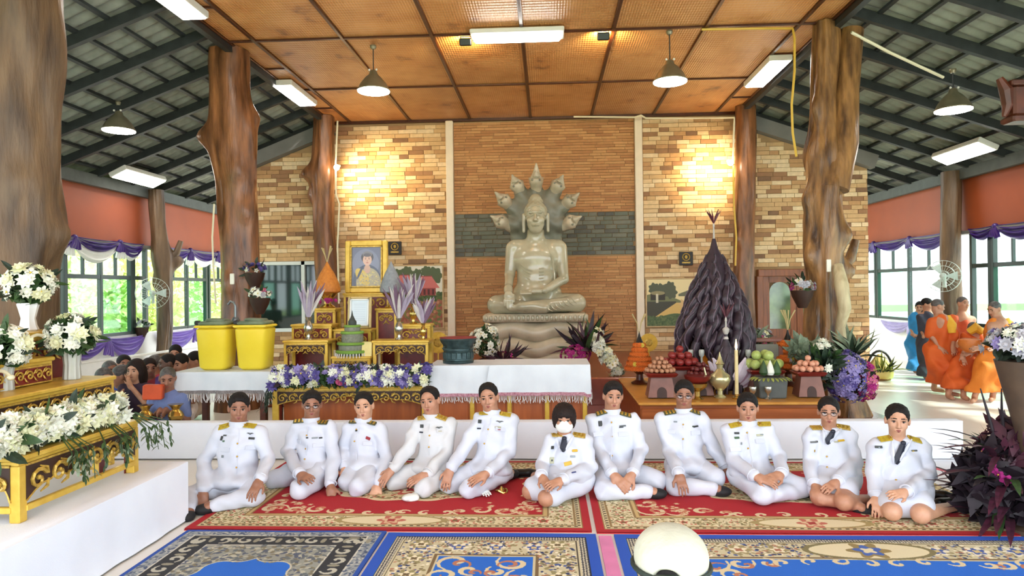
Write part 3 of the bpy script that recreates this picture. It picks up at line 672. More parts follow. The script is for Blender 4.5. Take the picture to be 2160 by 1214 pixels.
def hand_prims(W_, d, n, thumb, s=1., curl=.5):
    """d: towards the finger tips, n: back of the hand, thumb: +1/-1 side along d x n"""
    f = unit(d); n = unit(np.asarray(n, float)-f*np.dot(n, f)); sd_ = np.cross(f, n); R = np.stack([sd_, f, n], 1)
    p = [P_box(W_+f*.048*s, np.array((.038, .048, .0145))*s, R, .013, .012), P_cap(W_-f*.03*s, W_+f*.02*s, .026*s, .03*s, .02)]
    for i, (ln, q) in enumerate(zip((.064, .076, .072, .056), (-.0315, -.0105, .0105, .0315))):
        q = q*-thumb; b = W_+(f*.088+sd_*q)*s; m = b+(f*math.cos(.25*curl)-n*math.sin(.25*curl)+sd_*q*2.4)*ln*.5*s
        e = m+(f*math.cos(1.2*curl)-n*math.sin(1.2*curl)+sd_*q*.8)*ln*.5*s
        p += [P_cap(b, m, .0092*s, .0085*s, .006), P_cap(m, e, .0085*s, .0072*s, .004)]
    b = W_+(f*.018+sd_*thumb*.03)*s; m = b+(f*.032+sd_*thumb*.028-n*.008)*s; e = m+(f*.034+sd_*thumb*.006-n*.008)*s
    p += [P_cap(b, m, .0125*s, .0105*s, .01), P_cap(m, e, .0102*s, .0085*s, .004)]
    return p
def wr(seed, a=.0075):
    g = np.random.default_rng(seed).uniform(0, 6.28, 8)
    return lambda X, Y, Z: a*(np.sin(34*X+21*Z+2.2*np.sin(13*Z+g[0])+g[1])*np.sin(17*Y+9*X+g[2])+.7*np.sin(48*Z-20*X+15*Y+2*np.sin(19*X+g[3])+g[4])*np.sin(11*X+g[5]))
class Surf:
    """finds the point of a figure's cloth seen at a pixel of the photograph's camera, for pinning on small parts"""
    def __init__(s, P, Q):
        s.P = P; n = np.zeros_like(P); a = P[Q]; fn = np.cross(a[:, 2]-a[:, 0], a[:, 3]-a[:, 1])
        for k in range(4): np.add.at(n, Q[:, k], fn)
        s.N = n/np.maximum(np.linalg.norm(n, axis=1), 1e-12)[:, None]
        d = P-np.array(CAM); w = d @ np.array(_f); s.px = CX+F*(d @ np.array(_r))/w; s.py = CY-F*(d @ np.array(_u))/w; s.w = w; s.fac = (s.N*d).sum(1) < 0
    def at(s, x, y):
        r2 = (s.px-x)**2+(s.py-y)**2; ok = s.fac; i = np.where(ok)[0]; near = i[r2[i] < max(9, r2[i].min()*1.5+4)]; k = near[np.argmin(s.w[near])]
        d = np.array(ray(x, y)); sel = near[s.w[near] < s.w[k]+.03]
        nn = unit(s.N[sel].mean(0)); p0 = s.P[k]; t = np.dot(p0-np.array(CAM), nn)/min(-1e-3, np.dot(d, nn)) if abs(np.dot(d, nn)) > .15 else None
        p = np.array(CAM)+d*t if t and abs(np.linalg.norm(np.array(CAM)+d*t-p0)) < .04 else p0
        return p, nn
def pin(S_, x, y, up, w, h, th, name, m, parent, ang=0., lift=.002, bev=.0015, mi=None):
    p, n = S_.at(x, y); u = unit(np.asarray(up)-n*np.dot(up, n)); l = np.cross(u, n); c, s_ = math.cos(ang), math.sin(ang); l, u = l*c+u*s_, u*c-l*s_
    R = Matrix((l, n*-1, u)).transposed(); b = MB()
    b.box(p+n*lift, (w, th, h), rot=R, bev=bev); return b.obj(name, m, parent)
def uniform_person(sp):
    Y0 = sp['Y']; J = lambda q: V3(at(q[0], q[1], Y0-(q[2] if len(q) > 2 else 0))); G = lambda q: V3(atz(q[0], q[1], q[2] if len(q) > 2 else .085))
    fem = sp.get('fem', False); sk = SK[sp['skin']]; cloth = M[sp.get('cloth', 'uniform')]
    hc = J(sp['head']); tn = sp.get('turn', (0, .05, 0)); R = head_R(tn[0]-math.atan2(hc[0], hc[1])*.9, tn[1]+.06, tn[2]); hs = sp.get('hs', 1.)
    hp = J((sp['hip'][0], sp['hip'][1], .02))
    hp[2] = .15; SL, SR = J(sp['SL']), J(sp['SR']); N = J(sp['neck']); sm = (SL+SR)/2
    t = thing('person', (hp[0], hp[1], .012), sp['label'], 'person', 'officials seated in a row on the red carpets')
    up = unit(sm-hp); lat = unit(SR-SL); lat = unit(lat-up*np.dot(lat, up)); fw = np.cross(lat, up)
    if fw[1] > 0: fw = -fw
    TR = np.stack([lat, fw, up], 1); H = np.linalg.norm(sm-hp); sw = np.linalg.norm(SR-SL)/2; fat = sp.get('fat', 1.)
    legs = sp['legs']                                       # list of (knee, ankle) pixels on the floor
    # ---- body (one continuous mesh)
    hpr, hcut, L = head_prims(hc, R, hs, fem=fem)
    B = list(hpr)+[P_cap(L(0, -.022, -.06), N-up*.02, .05 if fem else .058, .06 if fem else .068, .03), P_ell(hp+up*H*.72, (sw*.95, .095*fat, H*.34), TR, .04), P_ell(hp+up*H*.3, (sw*.85, .10*fat, H*.36), TR, .04), P_ell(hp, (.15, .13, .11), TR, .04)]
    arms = []
    for Sx, e, w, hd, th in ((SL, sp['EL'], sp['WL'], sp['HL'], 1), (SR, sp['ER'], sp['WR'], sp['HR'], -1)):
        w, hd = (w[0], w[1], w[2]+.035), (hd[0], hd[1], hd[2]+.05); E, Wp, Hd = J(e), J(w), J(hd); arms.append((Sx, E, Wp, Hd, th))
        B += [P_cap(Sx, E, .045, .038, .03), P_cap(E, Wp, .036, .026, .02)]
        nrm = sp.get('palm', (0, -.5, .8)); B += hand_prims(Wp+unit(Hd-Wp)*.015, Hd-Wp, nrm, th if sp.get('cross', 0) == 0 else -th, .92 if fem else 1.02, sp.get('curl', .55))
    LG = []
    for i, (k, a) in enumerate(legs):
        K, A = G(k), G(a); h0 = hp+lat*(-.09 if i == 0 else .09)+fw*.04; LG.append((h0, K, A))
        B += [P_cap(h0, K, .075, .058, .03), P_cap(K, A, .055, .035, .03), P_ell(A+unit(A-K)*.05, (.04, .05, .035), None, .02)]
    fine = [(hc-.14*hs, hc+.14*hs, .0065)]+[(a[3]-.09, a[3]+.07, .008) for a in arms]
    body = skin_obj('body', B, sk, t, h=.016, fine=fine, cut=hcut, floor=.012)
    # ---- jacket
    Jk = [P_ell(hp+up*H*.74, (sw*.98, .118*fat, H*.36), TR, .05), P_ell(hp+up*H*.36, (sw*.90+.01*fat, .132*fat, H*.40), TR, .06), P_ell(hp+up*.02, (.17*fat, .135, .12), TR, .05)]
    for Sx, E, Wp, Hd, th in arms: Jk += [P_cap(N-up*.035, Sx+up*.008, .05, .060, .04), P_cap(Sx, E, .064, .054, .018), P_cap(E, Wp-unit(Wp-E)*.02, .054, .047, .014)]
    Jk += [P_ell(hp+fw*.08+np.array((0, 0, .02)), (.18*fat, .13, .07), TR, .05), P_ell(N-up*.025, (.088, .085, .045), TR, .03)]
    jc = [P_cap(N+up*.03, N+up*.1, .056, .07, .01)]
    if fem: jc.append(P_cap(N+fw*.09-up*.01, N+fw*.10-up*.10, .032, .008, .01))
    jP, jQ = skin(Jk, h=.0105, cut=jc, noise=wr(sp['seed']), floor=.014)
    jo = bpy.data.objects.new('jacket', np_mesh('jacket', jP, jQ, cloth, wloc(t))); COL.objects.link(jo); jo.parent = t
    Sf = Surf(jP, jQ)
    for Sx, E, Wp, Hd, th in arms:
        d_ = unit(Wp-E); e_ = unit(np.cross(d_, (0, .3, 1))); f_ = np.cross(d_, e_); MB().tube([Wp-d_*.022+(e_*math.cos(a)+f_*math.sin(a))*.047 for a in np.linspace(0, 2*PI, 19)[:-1]], .006, 6, closed=True).obj('cuff', cloth, t, smooth=True)
    # ---- trousers or skirt
    if not fem:
        T = [P_ell(hp+fw*.02, (.16, .14, .12), TR, .05)]
        for h0, K, A in LG: T += [P_cap(h0, K, .094, .076, .03), P_cap(K, A, .074, .056, .02)]
        skin_obj('trousers', T, cloth, t, h=.0115, noise=wr(sp['seed']+50, .007), floor=.014)
        for h0, K, A in LG: MB().ell(A+unit(A-K)*.075-np.array((0, 0, .015)), (.052, .085, .042), 12, 8, rot=Matrix.Rotation(math.atan2(*(A-K)[[0, 1]])*-1, 3, 'Z')).obj('sock', M['sock'], t, smooth=True)
    else:
        T = [P_ell(hp+fw*.02, (.175, .15, .12), TR, .06)]; kk = sp.get('hem', .72)
        for h0, K, A in LG: T += [P_cap(h0, h0+(K-h0)*kk+np.array((0, 0, .01)), .105, .088, .08)]
        (h0, K, A), (h1, K1, A1) = LG; T.append(P_cap(h0+(K-h0)*kk, h1+(K1-h1)*kk, .07, .07, .06))
        skin_obj('skirt', T, cloth, t, h=.0115, noise=wr(sp['seed']+50, .003), floor=.014)
        for h0, K, A in LG: MB().ell(A+unit(A-K)*.08-np.array((0, 0, .01)), (.045, .1, .04), 12, 8, rot=Matrix.Rotation(math.atan2(*(A-K)[[0, 1]])*-1, 3, 'Z')).obj('shoe', M['sock'], t, smooth=True)
    # ---- face
    def bit(name, c, r, m, n=10, rot=None): return MB().ell(L(*c), np.array(r)*hs, n, 8, rot=Matrix(R) if rot is None else rot).obj(name, m, t, smooth=True)
    for q in (-1, 1):
        e = bit('eye', (q*.031, .0745, .009), (.0125, .007, .0052), M['eyewhite'])
        MB().ell(L(q*.031, .0805, .009), np.array((.0066, .0035, .0052))*hs, 10, 6, rot=Matrix(R)).obj('iris', M['iris'], e, smooth=True)
        MB().tube([L(q*.013, .089, .036), L(q*.032, .088, .038), L(q*.051, .072, .030)], [.0032*hs, .0042*hs, .002*hs], 6).obj('eyebrow', M['hair'], t, smooth=True)
        MB().tube([L(q*.016, .078, .014), L(q*.031, .0855, .0185), L(q*.047, .073, .013)], [.0018*hs, .0028*hs, .0018*hs], 6).obj('eyelid', M['hair_b'], t, smooth=True)
    if not sp.get('mask'):
        MB().tube([L(-.024, .081, -.052), L(-.008, .0905, -.0495), L(.008, .0905, -.0495), L(.024, .081, -.052)], [.002*hs, .0045*hs, .0045*hs, .002*hs], 8).obj('upper_lip', M['lip'], t, smooth=True)
        MB().tube([L(-.020, .081, -.0565), L(0, .090, -.060), L(.020, .081, -.0565)], [.002*hs, .0055*hs, .002*hs], 8).obj('lower_lip', M['lip'], t, smooth=True)
    else:
        mp = [P_ell(L(0, .036, -.042), np.array((.072, .066, .062))*hs, R, .02), P_cap(L(0, .085, -.005), L(0, .1, -.03), .018*hs, .02*hs, .03)]
        skin_obj('face_mask', mp, M['mask'], t, h=.007, cut=[P_box(L(0, -.06, -.04), np.array((.12, .07, .12))*hs, R, .01, .005)])
        for q in (-1, 1): MB().tube([L(q*.066, .02, -.02), L(q*.078, -.01, .0), L(q*.08, -.02, -.02)], .0015, 5).obj('ear_loop', M['mask'], t)
    if sp.get('glasses'):
        for q in (-1, 1):
            pts = [L(q*.033+.023*math.cos(a), .097-.012*abs(math.cos(a)*q+q*0), .009+.016*math.sin(a)) for a in np.linspace(0, 2*PI, 17)[:-1]]
            o = MB().tube(pts, .0016, 5, closed=True).obj('spectacle_rim', M['glass_frame'], t); l_ = MB(); l_.add(pts, [tuple(range(16))]); l_.obj('lens', M['lens'], o)
            MB().tube([L(q*.056, .085, .012), L(q*.078, .03, .012), L(q*.078, -.02, .005)], .0016, 5).obj('temple', M['glass_frame'], t)
        MB().tube([L(-.011, .098, .011), L(0, .102, .014), L(.011, .098, .011)], .0016, 5).obj('bridge', M['glass_frame'], t)
    # ---- hair
    hm = M[sp.get('hair', 'hair')]; st = sp.get('style', 'short'); hl = sp.get('hl', .080)
    if st == 'short':
        Hp = [P_ell(L(0, -.016, .038), np.array((.082, .099, .086))*hs, R, .02), P_ell(L(0, .02, .088), np.array((.058, .062, .036))*hs, R, .03)]
        cuts = [P_ell(L(0, .085, hl-.085), np.array((.070, .075, .085))*hs, R, .012), P_box(L(0, .045, -.07), np.array((.12, .075, .078))*hs, R, .01, .01), P_box(L(0, 0, -.115), np.array((.12, .14, .075))*hs, R, .01, .01)]
    elif st == 'bob':
        Hp = [P_ell(L(0, -.012, .045), np.array((.093, .106, .094))*hs, R, .03)]+[P_ell(L(q*.066, .0, -.005), np.array((.030, .055, .07))*hs, R, .03) for q in (-1, 1)]+[P_ell(L(0, -.05, -.02), np.array((.085, .06, .09))*hs, R, .03)]
        cuts = [P_ell(L(0, .1, -.045), np.array((.062, .085, .088))*hs, R, .012)]
    else:
        Hp = [P_ell(L(0, -.016, .036), np.array((.082, .100, .088))*hs, R, .02), P_ell(L(0, -.105, .0), np.array((.045, .04, .045))*hs, R, .03)]
        cuts = [P_ell(L(0, .085, hl-.09), np.array((.068, .078, .09))*hs, R, .012), P_box(L(0, .04, -.08), np.array((.12, .06, .078))*hs, R, .01, .01)]
    g = np.random.default_rng(sp['seed']+9).uniform(0, 6, 3)
    skin_obj('hair', Hp, hm, t, h=.0075, cut=cuts, noise=lambda X, Y, Z: .0022*np.sin(190*X+40*Z+g[0])*np.sin(170*Y+g[1])+.0014*np.sin(260*Z+90*X+g[2]))
    # ---- collar
    if not fem:
        n = 20; c0 = N-up*.012; b = MB(); ht = .052
        def cl(u, v):
            a = 2*PI*u-PI/2; r = .074+.006*v*0; open_ = .010*math.exp(-((u % 1-.5)/.04)**2)*0
            return c0+lat*r*math.cos(a)+fw*(-r*.95*math.sin(a))*-1*-1+up*(v*ht-.012*(math.sin(a)*.5+.5)*0)
        b.grid(cl, 28, 2); b.grid(lambda u, v: c0+(np.array(cl(u, v))-c0-up*v*ht)*.94+up*v*ht, 28, 2)
        b.obj('collar', cloth, t, smooth=True)
    else:
        cpx = proj(N+fw*.08); tie = sp.get('tie')
        if tie:
            a, bt_ = tie; A1, n1 = Sf.at(*bt_); A0 = N+fw*.078-up*.0; b = MB()
            d_ = A1-A0; l_ = unit(np.cross(d_, fw)); w0 = (.012, .02, .03, .008)
            pts = [A0+fw*.014+d_*k for k in (.12, .16, .75, 1.0)]
            b.add([p-l_*w for p, w in zip(pts, w0)]+[p+l_*w for p, w in zip(pts, w0)]+[p+fw*.012 for p in pts], [(0, 1, 9, 8), (1, 2, 10, 9), (2, 3, 11, 10), (8, 9, 5, 4), (9, 10, 6, 5), (10, 11, 7, 6)]); b.ell(A0+d_*.08+fw*.014, (.02, .016, .018), 10, 6)
            b.obj('tie', M['navy'], t)
            sh = MB(); nk = N+fw*.02
            sh.tube([nk+lat*.06*math.cos(a)-fw*.058*math.sin(a)*-1+up*(.012-.030*math.sin(a)) for a in np.linspace(-.9, PI+.9, 14)], [.012]*14, 6); sh.obj('shirt_collar', cloth, t, smooth=True)
            for q in (-1, 1):                                # lapels laid on the jacket
                pts = []
                for u in np.linspace(0, 1, 6):
                    x0, y0 = proj(N+fw*.06+lat*q*.055+up*.005); x = x0+(bt_[0]-x0)*u; y = y0+(bt_[1]-y0)*u; p, n_ = Sf.at(x+q*4, y); pts.append(p+n_*.004)
                MB().tube(pts, [.006, .013, .016, .014, .010, .004], 6).obj('lapel', cloth, t, smooth=True)
    # ---- small things sewn and pinned on
    ep = M[sp.get('ep', 'ep_must')]
    for (x, y), q in zip(sp['eps'], (-1, 1)):
        Sx = SL if q < 0 else SR; tgt = N+(Sx-N)*.68+up*.07+fw*.055; dd = np.linalg.norm(Sf.P-tgt, axis=1); p = Sf.P[dd.argmin()]; n_ = unit(Sf.N[np.linalg.norm(Sf.P-p, axis=1) < .045].mean(0))
        l = unit(Sx-N); l = unit(l-n_*np.dot(l, n_)); fwd = np.cross(n_, l); Rm = Matrix((l, fwd, n_)).transposed(); p = p+n_*.001
        o = MB().box(p+n_*.004, (.10, .055, .008), rot=Rm, bev=.003).obj('epaulette', ep, t)
        for k in range(3):
            if sp.get('ep') in ('ep_olive', 'ep_gold') or k == 0: MB().box(p+n_*.0115+l*(-.03+.03*k), (.016, .04, .004), rot=Rm, bev=.0015).obj('rank_bar', M['gold_pin'], o)
        MB().ell(p+n_*.012-l*.047, (.007, .007, .005), 8, 6).obj('button', M['brass'], o)
    for x, y in sp.get('buttons', ()): 
        p, n_ = Sf.at(x, y); MB().ell(p+n_*.003, (.0075,)*3, 10, 6).obj('button', M['brass'], t, smooth=True)
    if sp.get('placket'):
        pts = []
        for x, y in sp['placket']: p, n_ = Sf.at(x, y); pts.append(p+n_*.0015)
        pp = []
        for i in range(len(pts)-1):
            for k in range(4): pp.append(pts[i]+(pts[i+1]-pts[i])*k/4)
        MB().tube(pp+[pts[-1]], .0032, 6).obj('placket', cloth, t, smooth=True)
    for x, y, w, a in sp.get('pockets', ()): pin(Sf, x, y, up, w, .035, .006, 'pocket_flap', cloth, t, a)
    for it in sp.get('pins', ()):
        x, y, w, h, m = it[:5]; o = pin(Sf, x, y, up, w, h, .006, it[5] if len(it) > 5 else 'ribbon_bar', M[m] if m in M else mat('ribbon_'+m, {'red': (150, 40, 50), 'blue': (50, 60, 120), 'green': (70, 100, 70), 'dark': (44, 46, 44), 'yellow': (206, 166, 40), 'pale': (180, 178, 150), 'pink': (190, 90, 120)}[m], .5, var=.1), t, it[6] if len(it) > 6 else 0, lift=.004)
    for x, y, r in sp.get('wings', ()):
        p, n_ = Sf.at(x, y); l = unit(np.cross(up, n_)); b = MB(); b.ell(p+n_*.004, (r*.28, r*.28, r*.28), 8, 6)
        for q in (-1, 1): b.tube([p+n_*.004, p+n_*.004+l*q*r*.6+up*r*.18, p+n_*.003+l*q*r*1.1+up*r*.1], [r*.2, r*.16, .001], 6)
        b.obj('wing_badge', M['silver_pin'], t)
    for x, y in sp.get('stars', ()):
        p, n_ = Sf.at(x, y); b = MB(); l = unit(np.cross(up, n_)); uu = np.cross(n_, l); pts = [(math.cos(a*PI/5+PI/2)*(.014 if a % 2 == 0 else .006), math.sin(a*PI/5+PI/2)*(.014 if a % 2 == 0 else .006)) for a in range(10)]
        b.poly(pts, p+n_*.001, l, uu, .004); b.obj('star_badge', M['silver_pin'], t)
    return t, Sf, dict(L=L, R=R, up=up, lat=lat, fw=fw, N=N, hp=hp, arms=arms, LG=LG)
OFFICIALS = [
 dict(seed=1, Y=5.4, head=(504, 860), turn=(.02, .1, .02), neck=(503, 898), SL=(464, 914), SR=(546, 914), hip=(500, 1012), EL=(431, 972, .03), WL=(428, 1036, .2), HL=(430, 1068, .24), ER=(566, 968, .05), WR=(548, 1012, .28), HR=(536, 1034, .34), skin='brown', fat=1.05,
  legs=[((402, 1046), (398, 1074, .05)), ((535, 1046), (455, 1064, .06))],  eps=[(464, 894), (545, 889)], ep='ep_must', buttons=[(501, 935), (500, 962), (499, 985)], placket=[(505, 905), (502, 940), (499, 1000)], pockets=[(475, 948, .10, .05), (530, 943, .10, -.03)], pins=[(468, 924, .02, .035, 'dark'), (475, 918, .03, .012, 'silver_pin'), (472, 930, .02, .014, 'green'), (470, 962, .02, .02, 'silver_pin', 'star_badge'), (531, 924, .05, .018, 'dark')], wings=[(528, 914, .028)],
  label='man in white uniform with mustard epaulettes, leftmost of the seated row'),
 dict(seed=2, Y=5.8, head=(658, 853), turn=(.0, .08, 0), neck=(656, 890), SL=(627, 902), SR=(694, 903), hip=(662, 1000), EL=(607, 952, .05), WL=(632, 1000, .37), HL=(650, 1008, .43), ER=(704, 966, .1), WR=(697, 1024, .27), HR=(700, 1048, .31), skin='brown', glasses=True,
  legs=[((578, 1010), (660, 1004, .07)), ((632, 1032), (690, 1008, .07))],  eps=[(632, 884), (686, 889)], ep='ep_olive', buttons=[(647, 918), (645, 946), (643, 968)], placket=[(650, 892), (647, 920), (646, 960)], pockets=[(630, 930, .09, .03), (672, 938, .10, -.03)], pins=[(648, 923, .018, .012, 'dark'), (664, 923, .05, .012, 'silver_pin'), (676, 923, .03, .012, 'dark')],
  label='man in white uniform and spectacles, olive epaulettes, hand on the carpet beside his knee'),
 dict(seed=3, Y=5.85, head=(768, 856), turn=(-.18, .05, -.08), neck=(766, 890), SL=(738, 905), SR=(800, 905), hip=(770, 1000), EL=(724, 945, -.02), WL=(726, 982, .1), HL=(736, 996, .16), ER=(815, 966, .1), WR=(800, 1022, .27), HR=(788, 1042, .31), skin='light', hl=.09,
  legs=[((733, 1016), (810, 1004, .07)), ((755, 1026), (815, 1006, .07))],  eps=[(740, 890), (794, 895)], ep='ep_olive', buttons=[(752, 905), (748, 930)], pockets=[(775, 935, .08, -.1)], pins=[(776, 924, .04, .025, 'red', 'ribbon_bar', -.5), (752, 908, .02, .012, 'dark')], placket=[(757, 895), (752, 930), (752, 970)],
  label='man in white uniform with high forehead leaning on one straight arm, third from left'),
 dict(seed=4, Y=5.8, head=(907, 845), turn=(-.32, .05, -.12), neck=(910, 882), SL=(884, 896), SR=(948, 896), hip=(915, 990), EL=(860, 945, .1), WL=(828, 988, .2), HL=(815, 1004, .22), ER=(942, 955, .1), WR=(900, 1000, .3), HR=(872, 1012, .33), skin='tan', cloth='uniform2', hl=.1,
  legs=[((835, 1014), (930, 1000, .07)), ((893, 1028), (950, 1002, .07))],  eps=[(887, 881), (936, 879)], ep='ep_gold', buttons=[(906, 918), (905, 942)], placket=[(905, 893), (904, 925), (905, 960)], pockets=[(928, 908, .07, -.05)], pins=[(890, 898, .03, .028, 'dark'), (889, 911, .036, .012, 'navy'), (926, 909, .05, .008, 'pale')], wings=[(926, 902, .03)],
  label='man in off white uniform with receding hair, face turned left, navy name bar'),
 dict(seed=5, Y=5.75, head=(1031, 838), turn=(-.15, .05, -.12), neck=(1037, 872), SL=(1012, 888), SR=(1078, 888), hip=(1035, 985), EL=(975, 950, .1), WL=(950, 988, .22), HL=(941, 1018, .25), ER=(1075, 955, .08), WR=(1028, 998, .3), HR=(1003, 1010, .34), skin='tan', hl=.094,
  legs=[((948, 1020), (1060, 998, .07)), ((990, 1030), (1070, 1000, .07))],  eps=[(1011, 871), (1065, 867)], ep='ep_must', buttons=[(1030, 905), (1022, 935)], placket=[(1036, 880), (1030, 910), (1020, 965)], pockets=[(1055, 905, .09, -.1)], pins=[(1012, 888, .03, .03, 'dark'), (1010, 903, .036, .012, 'navy'), (1050, 901, .055, .016, 'pale'), (1052, 906, .03, .008, 'red')], wings=[(1054, 889, .03)],
  label='man in white uniform with close-cropped hair tilting his head, white glove by his hand'),
 dict(seed=6, Y=5.5, fem=True, mask=True, style='bob', head=(1190, 884), turn=(0, .05, 0), neck=(1190, 918), SL=(1166, 932), SR=(1236, 932), hip=(1200, 1012), EL=(1143, 982, .05), WL=(1142, 1004, .24), HL=(1158, 1026, .33), ER=(1245, 985, .05), WR=(1186, 1012, .32), HR=(1160, 1022, .38), skin='tan', hair='hair_b', hs=.97,
  legs=[((1118, 1036), (1128, 1006, .06)), ((1152, 1050), (1140, 1006, .06))], hem=.8,  eps=[(1168, 911), (1230, 914)], ep='ep_gold', tie=((1190, 922), (1188, 952)), pins=[(1165, 943, .025, .025, 'dark'), (1164, 970, .036, .05, 'pale', 'photo_badge'), (1164, 968, .016, .03, 'dark'), (1164, 985, .05, .014, 'pink'), (1212, 950, .05, .02, 'yellow'), (1208, 962, .04, .015, 'silver_pin'), (1198, 977, .06, .03, 'yellow', 'sash_bow', .3), (1210, 996, .05, .01, 'blue')],
  label='woman in white uniform wearing a white face mask with short bobbed dark hair'),
 dict(seed=7, Y=5.75, head=(1293, 835), turn=(.15, .08, .05), neck=(1291, 872), SL=(1252, 888), SR=(1334, 888), hip=(1298, 985), EL=(1264, 950, .08), WL=(1292, 1000, .32), HL=(1318, 1024, .38), ER=(1352, 950, .08), WR=(1334, 1000, .32), HR=(1312, 1030, .38), skin='tan', fat=1.02, palm=(0, -.8, .5),
  legs=[((1276, 1034), (1365, 1036, .07)), ((1386, 1014, .1), (1330, 1004, .07))],  eps=[(1260, 866), (1322, 864)], ep='ep_olive', buttons=[(1290, 890), (1291, 920), (1291, 960)], placket=[(1294, 868), (1291, 900), (1291, 968)], pockets=[(1262, 915, .09, .03), (1315, 915, .1, -.05)], pins=[(1266, 893, .034, .045, 'dark'), (1313, 898, .06, .012, 'silver_pin'), (1310, 901, .04, .006, 'dark')],
  label='man in white uniform and olive epaulettes with both hands clasped between his knees'),
 dict(seed=8, Y=5.85, head=(1443, 832), turn=(.0, .08, .03), neck=(1442, 870), SL=(1397, 885), SR=(1480, 885), hip=(1445, 985), EL=(1413, 952, .06), WL=(1432, 998, .40), HL=(1440, 1026, .46), ER=(1505, 945, .02), WR=(1530, 985, .05), HR=(1540, 1000, .08), skin='brown', glasses=True,
  legs=[((1425, 1024), (1500, 1030, .07)), ((1508, 1006, .12), (1470, 1000, .07))],  eps=[(1414, 862), (1470, 865)], ep='ep_olive', buttons=[(1441, 895), (1441, 925)], placket=[(1442, 868), (1441, 900), (1441, 955)], pockets=[(1415, 910, .08, .03), (1467, 912, .09, -.03)], pins=[(1425, 889, .03, .012, 'silver_pin'), (1467, 899, .06, .014, 'dark'), (1462, 899, .02, .012, 'green')],
  label='man in white uniform and spectacles seated before the dark cone, one hand hanging down'),
 dict(seed=9, Y=5.65, head=(1577, 860), turn=(.02, .08, -.02), neck=(1577, 896), SL=(1537, 910), SR=(1616, 908), hip=(1580, 1005), EL=(1547, 970, .1), WL=(1592, 1004, .34), HL=(1622, 1014, .38), ER=(1646, 965, .08), WR=(1648, 1000, .3), HR=(1618, 1010, .38), skin='tan',
  legs=[((1608, 1042, .1), (1680, 1036, .07)), ((1690, 1026, .1), (1640, 1004, .07))],  eps=[(1534, 889), (1612, 889)], ep='ep_must', buttons=[(1576, 912), (1578, 945)], placket=[(1578, 895), (1578, 920), (1588, 985)], pockets=[(1552, 947, .09, .03), (1603, 930, .09, -.05)], pins=[(1554, 913, .04, .018, 'dark'), (1554, 923, .044, .018, 'green'), (1564, 935, .012, .02, 'silver_pin'), (1602, 917, .06, .018, 'pale'), (1606, 916, .03, .01, 'silver_pin')],
  label='man in white uniform with mustard epaulettes and a gold ring, hands resting on his knee'),
 dict(seed=10, Y=5.55, fem=True, style='back', glasses=True, head=(1748, 868), turn=(.0, .06, 0), neck=(1748, 904), SL=(1712, 918), SR=(1788, 918), hip=(1758, 1005), EL=(1707, 972, .04), WL=(1718, 1022, .24), HL=(1730, 1040, .3), ER=(1806, 972, .06), WR=(1766, 1016, .3), HR=(1740, 1032, .36), skin='tan', hs=.98, cross=0,
  legs=[((1728, 1048), (1800, 1066, .05)), ((1780, 1058), (1830, 1052, .05))], hem=.62,  eps=[(1712, 889), (1782, 891)], ep='ep_gold', tie=((1746, 905), (1743, 936)), buttons=[(1744, 962), (1745, 985)], pins=[(1716, 932, .05, .014, 'silver_pin'), (1722, 931, .02, .014, 'dark'), (1774, 929, .06, .016, 'yellow'), (1764, 932, .03, .012, 'pale'), (1718, 950, .008, .02, 'gold_pin')],
  label='woman in white skirt uniform with spectacles and bare knees, second from the right'),
 dict(seed=11, Y=5.2, fem=True, style='back', head=(1893, 886), turn=(.06, .05, .03), neck=(1893, 926), SL=(1848, 942), SR=(1942, 944), hip=(1900, 1030), EL=(1842, 995, .03), WL=(1848, 1046, .14), HL=(1850, 1070, .18), ER=(1960, 1000, .06), WR=(1910, 1038, .3), HR=(1872, 1044, .36), skin='light', hs=1.0, cross=0,
  legs=[((1882, 1078), (1850, 1050, .05)), ((1942, 1084), (2000, 1070, .05))], hem=.66,  eps=[(1845, 914), (1932, 922)], ep='ep_must', tie=((1891, 930), (1889, 978)), buttons=[(1890, 1012)], pins=[(1853, 942, .05, .018, 'dark'), (1857, 943, .03, .012, 'silver_pin'), (1928, 950, .045, .012, 'silver_pin'), (1926, 951, .02, .008, 'yellow')],
  label='woman in white skirt uniform with mustard epaulettes, smiling, rightmost of the seated row'),
]
SEATED = [uniform_person(s) for s in OFFICIALS]
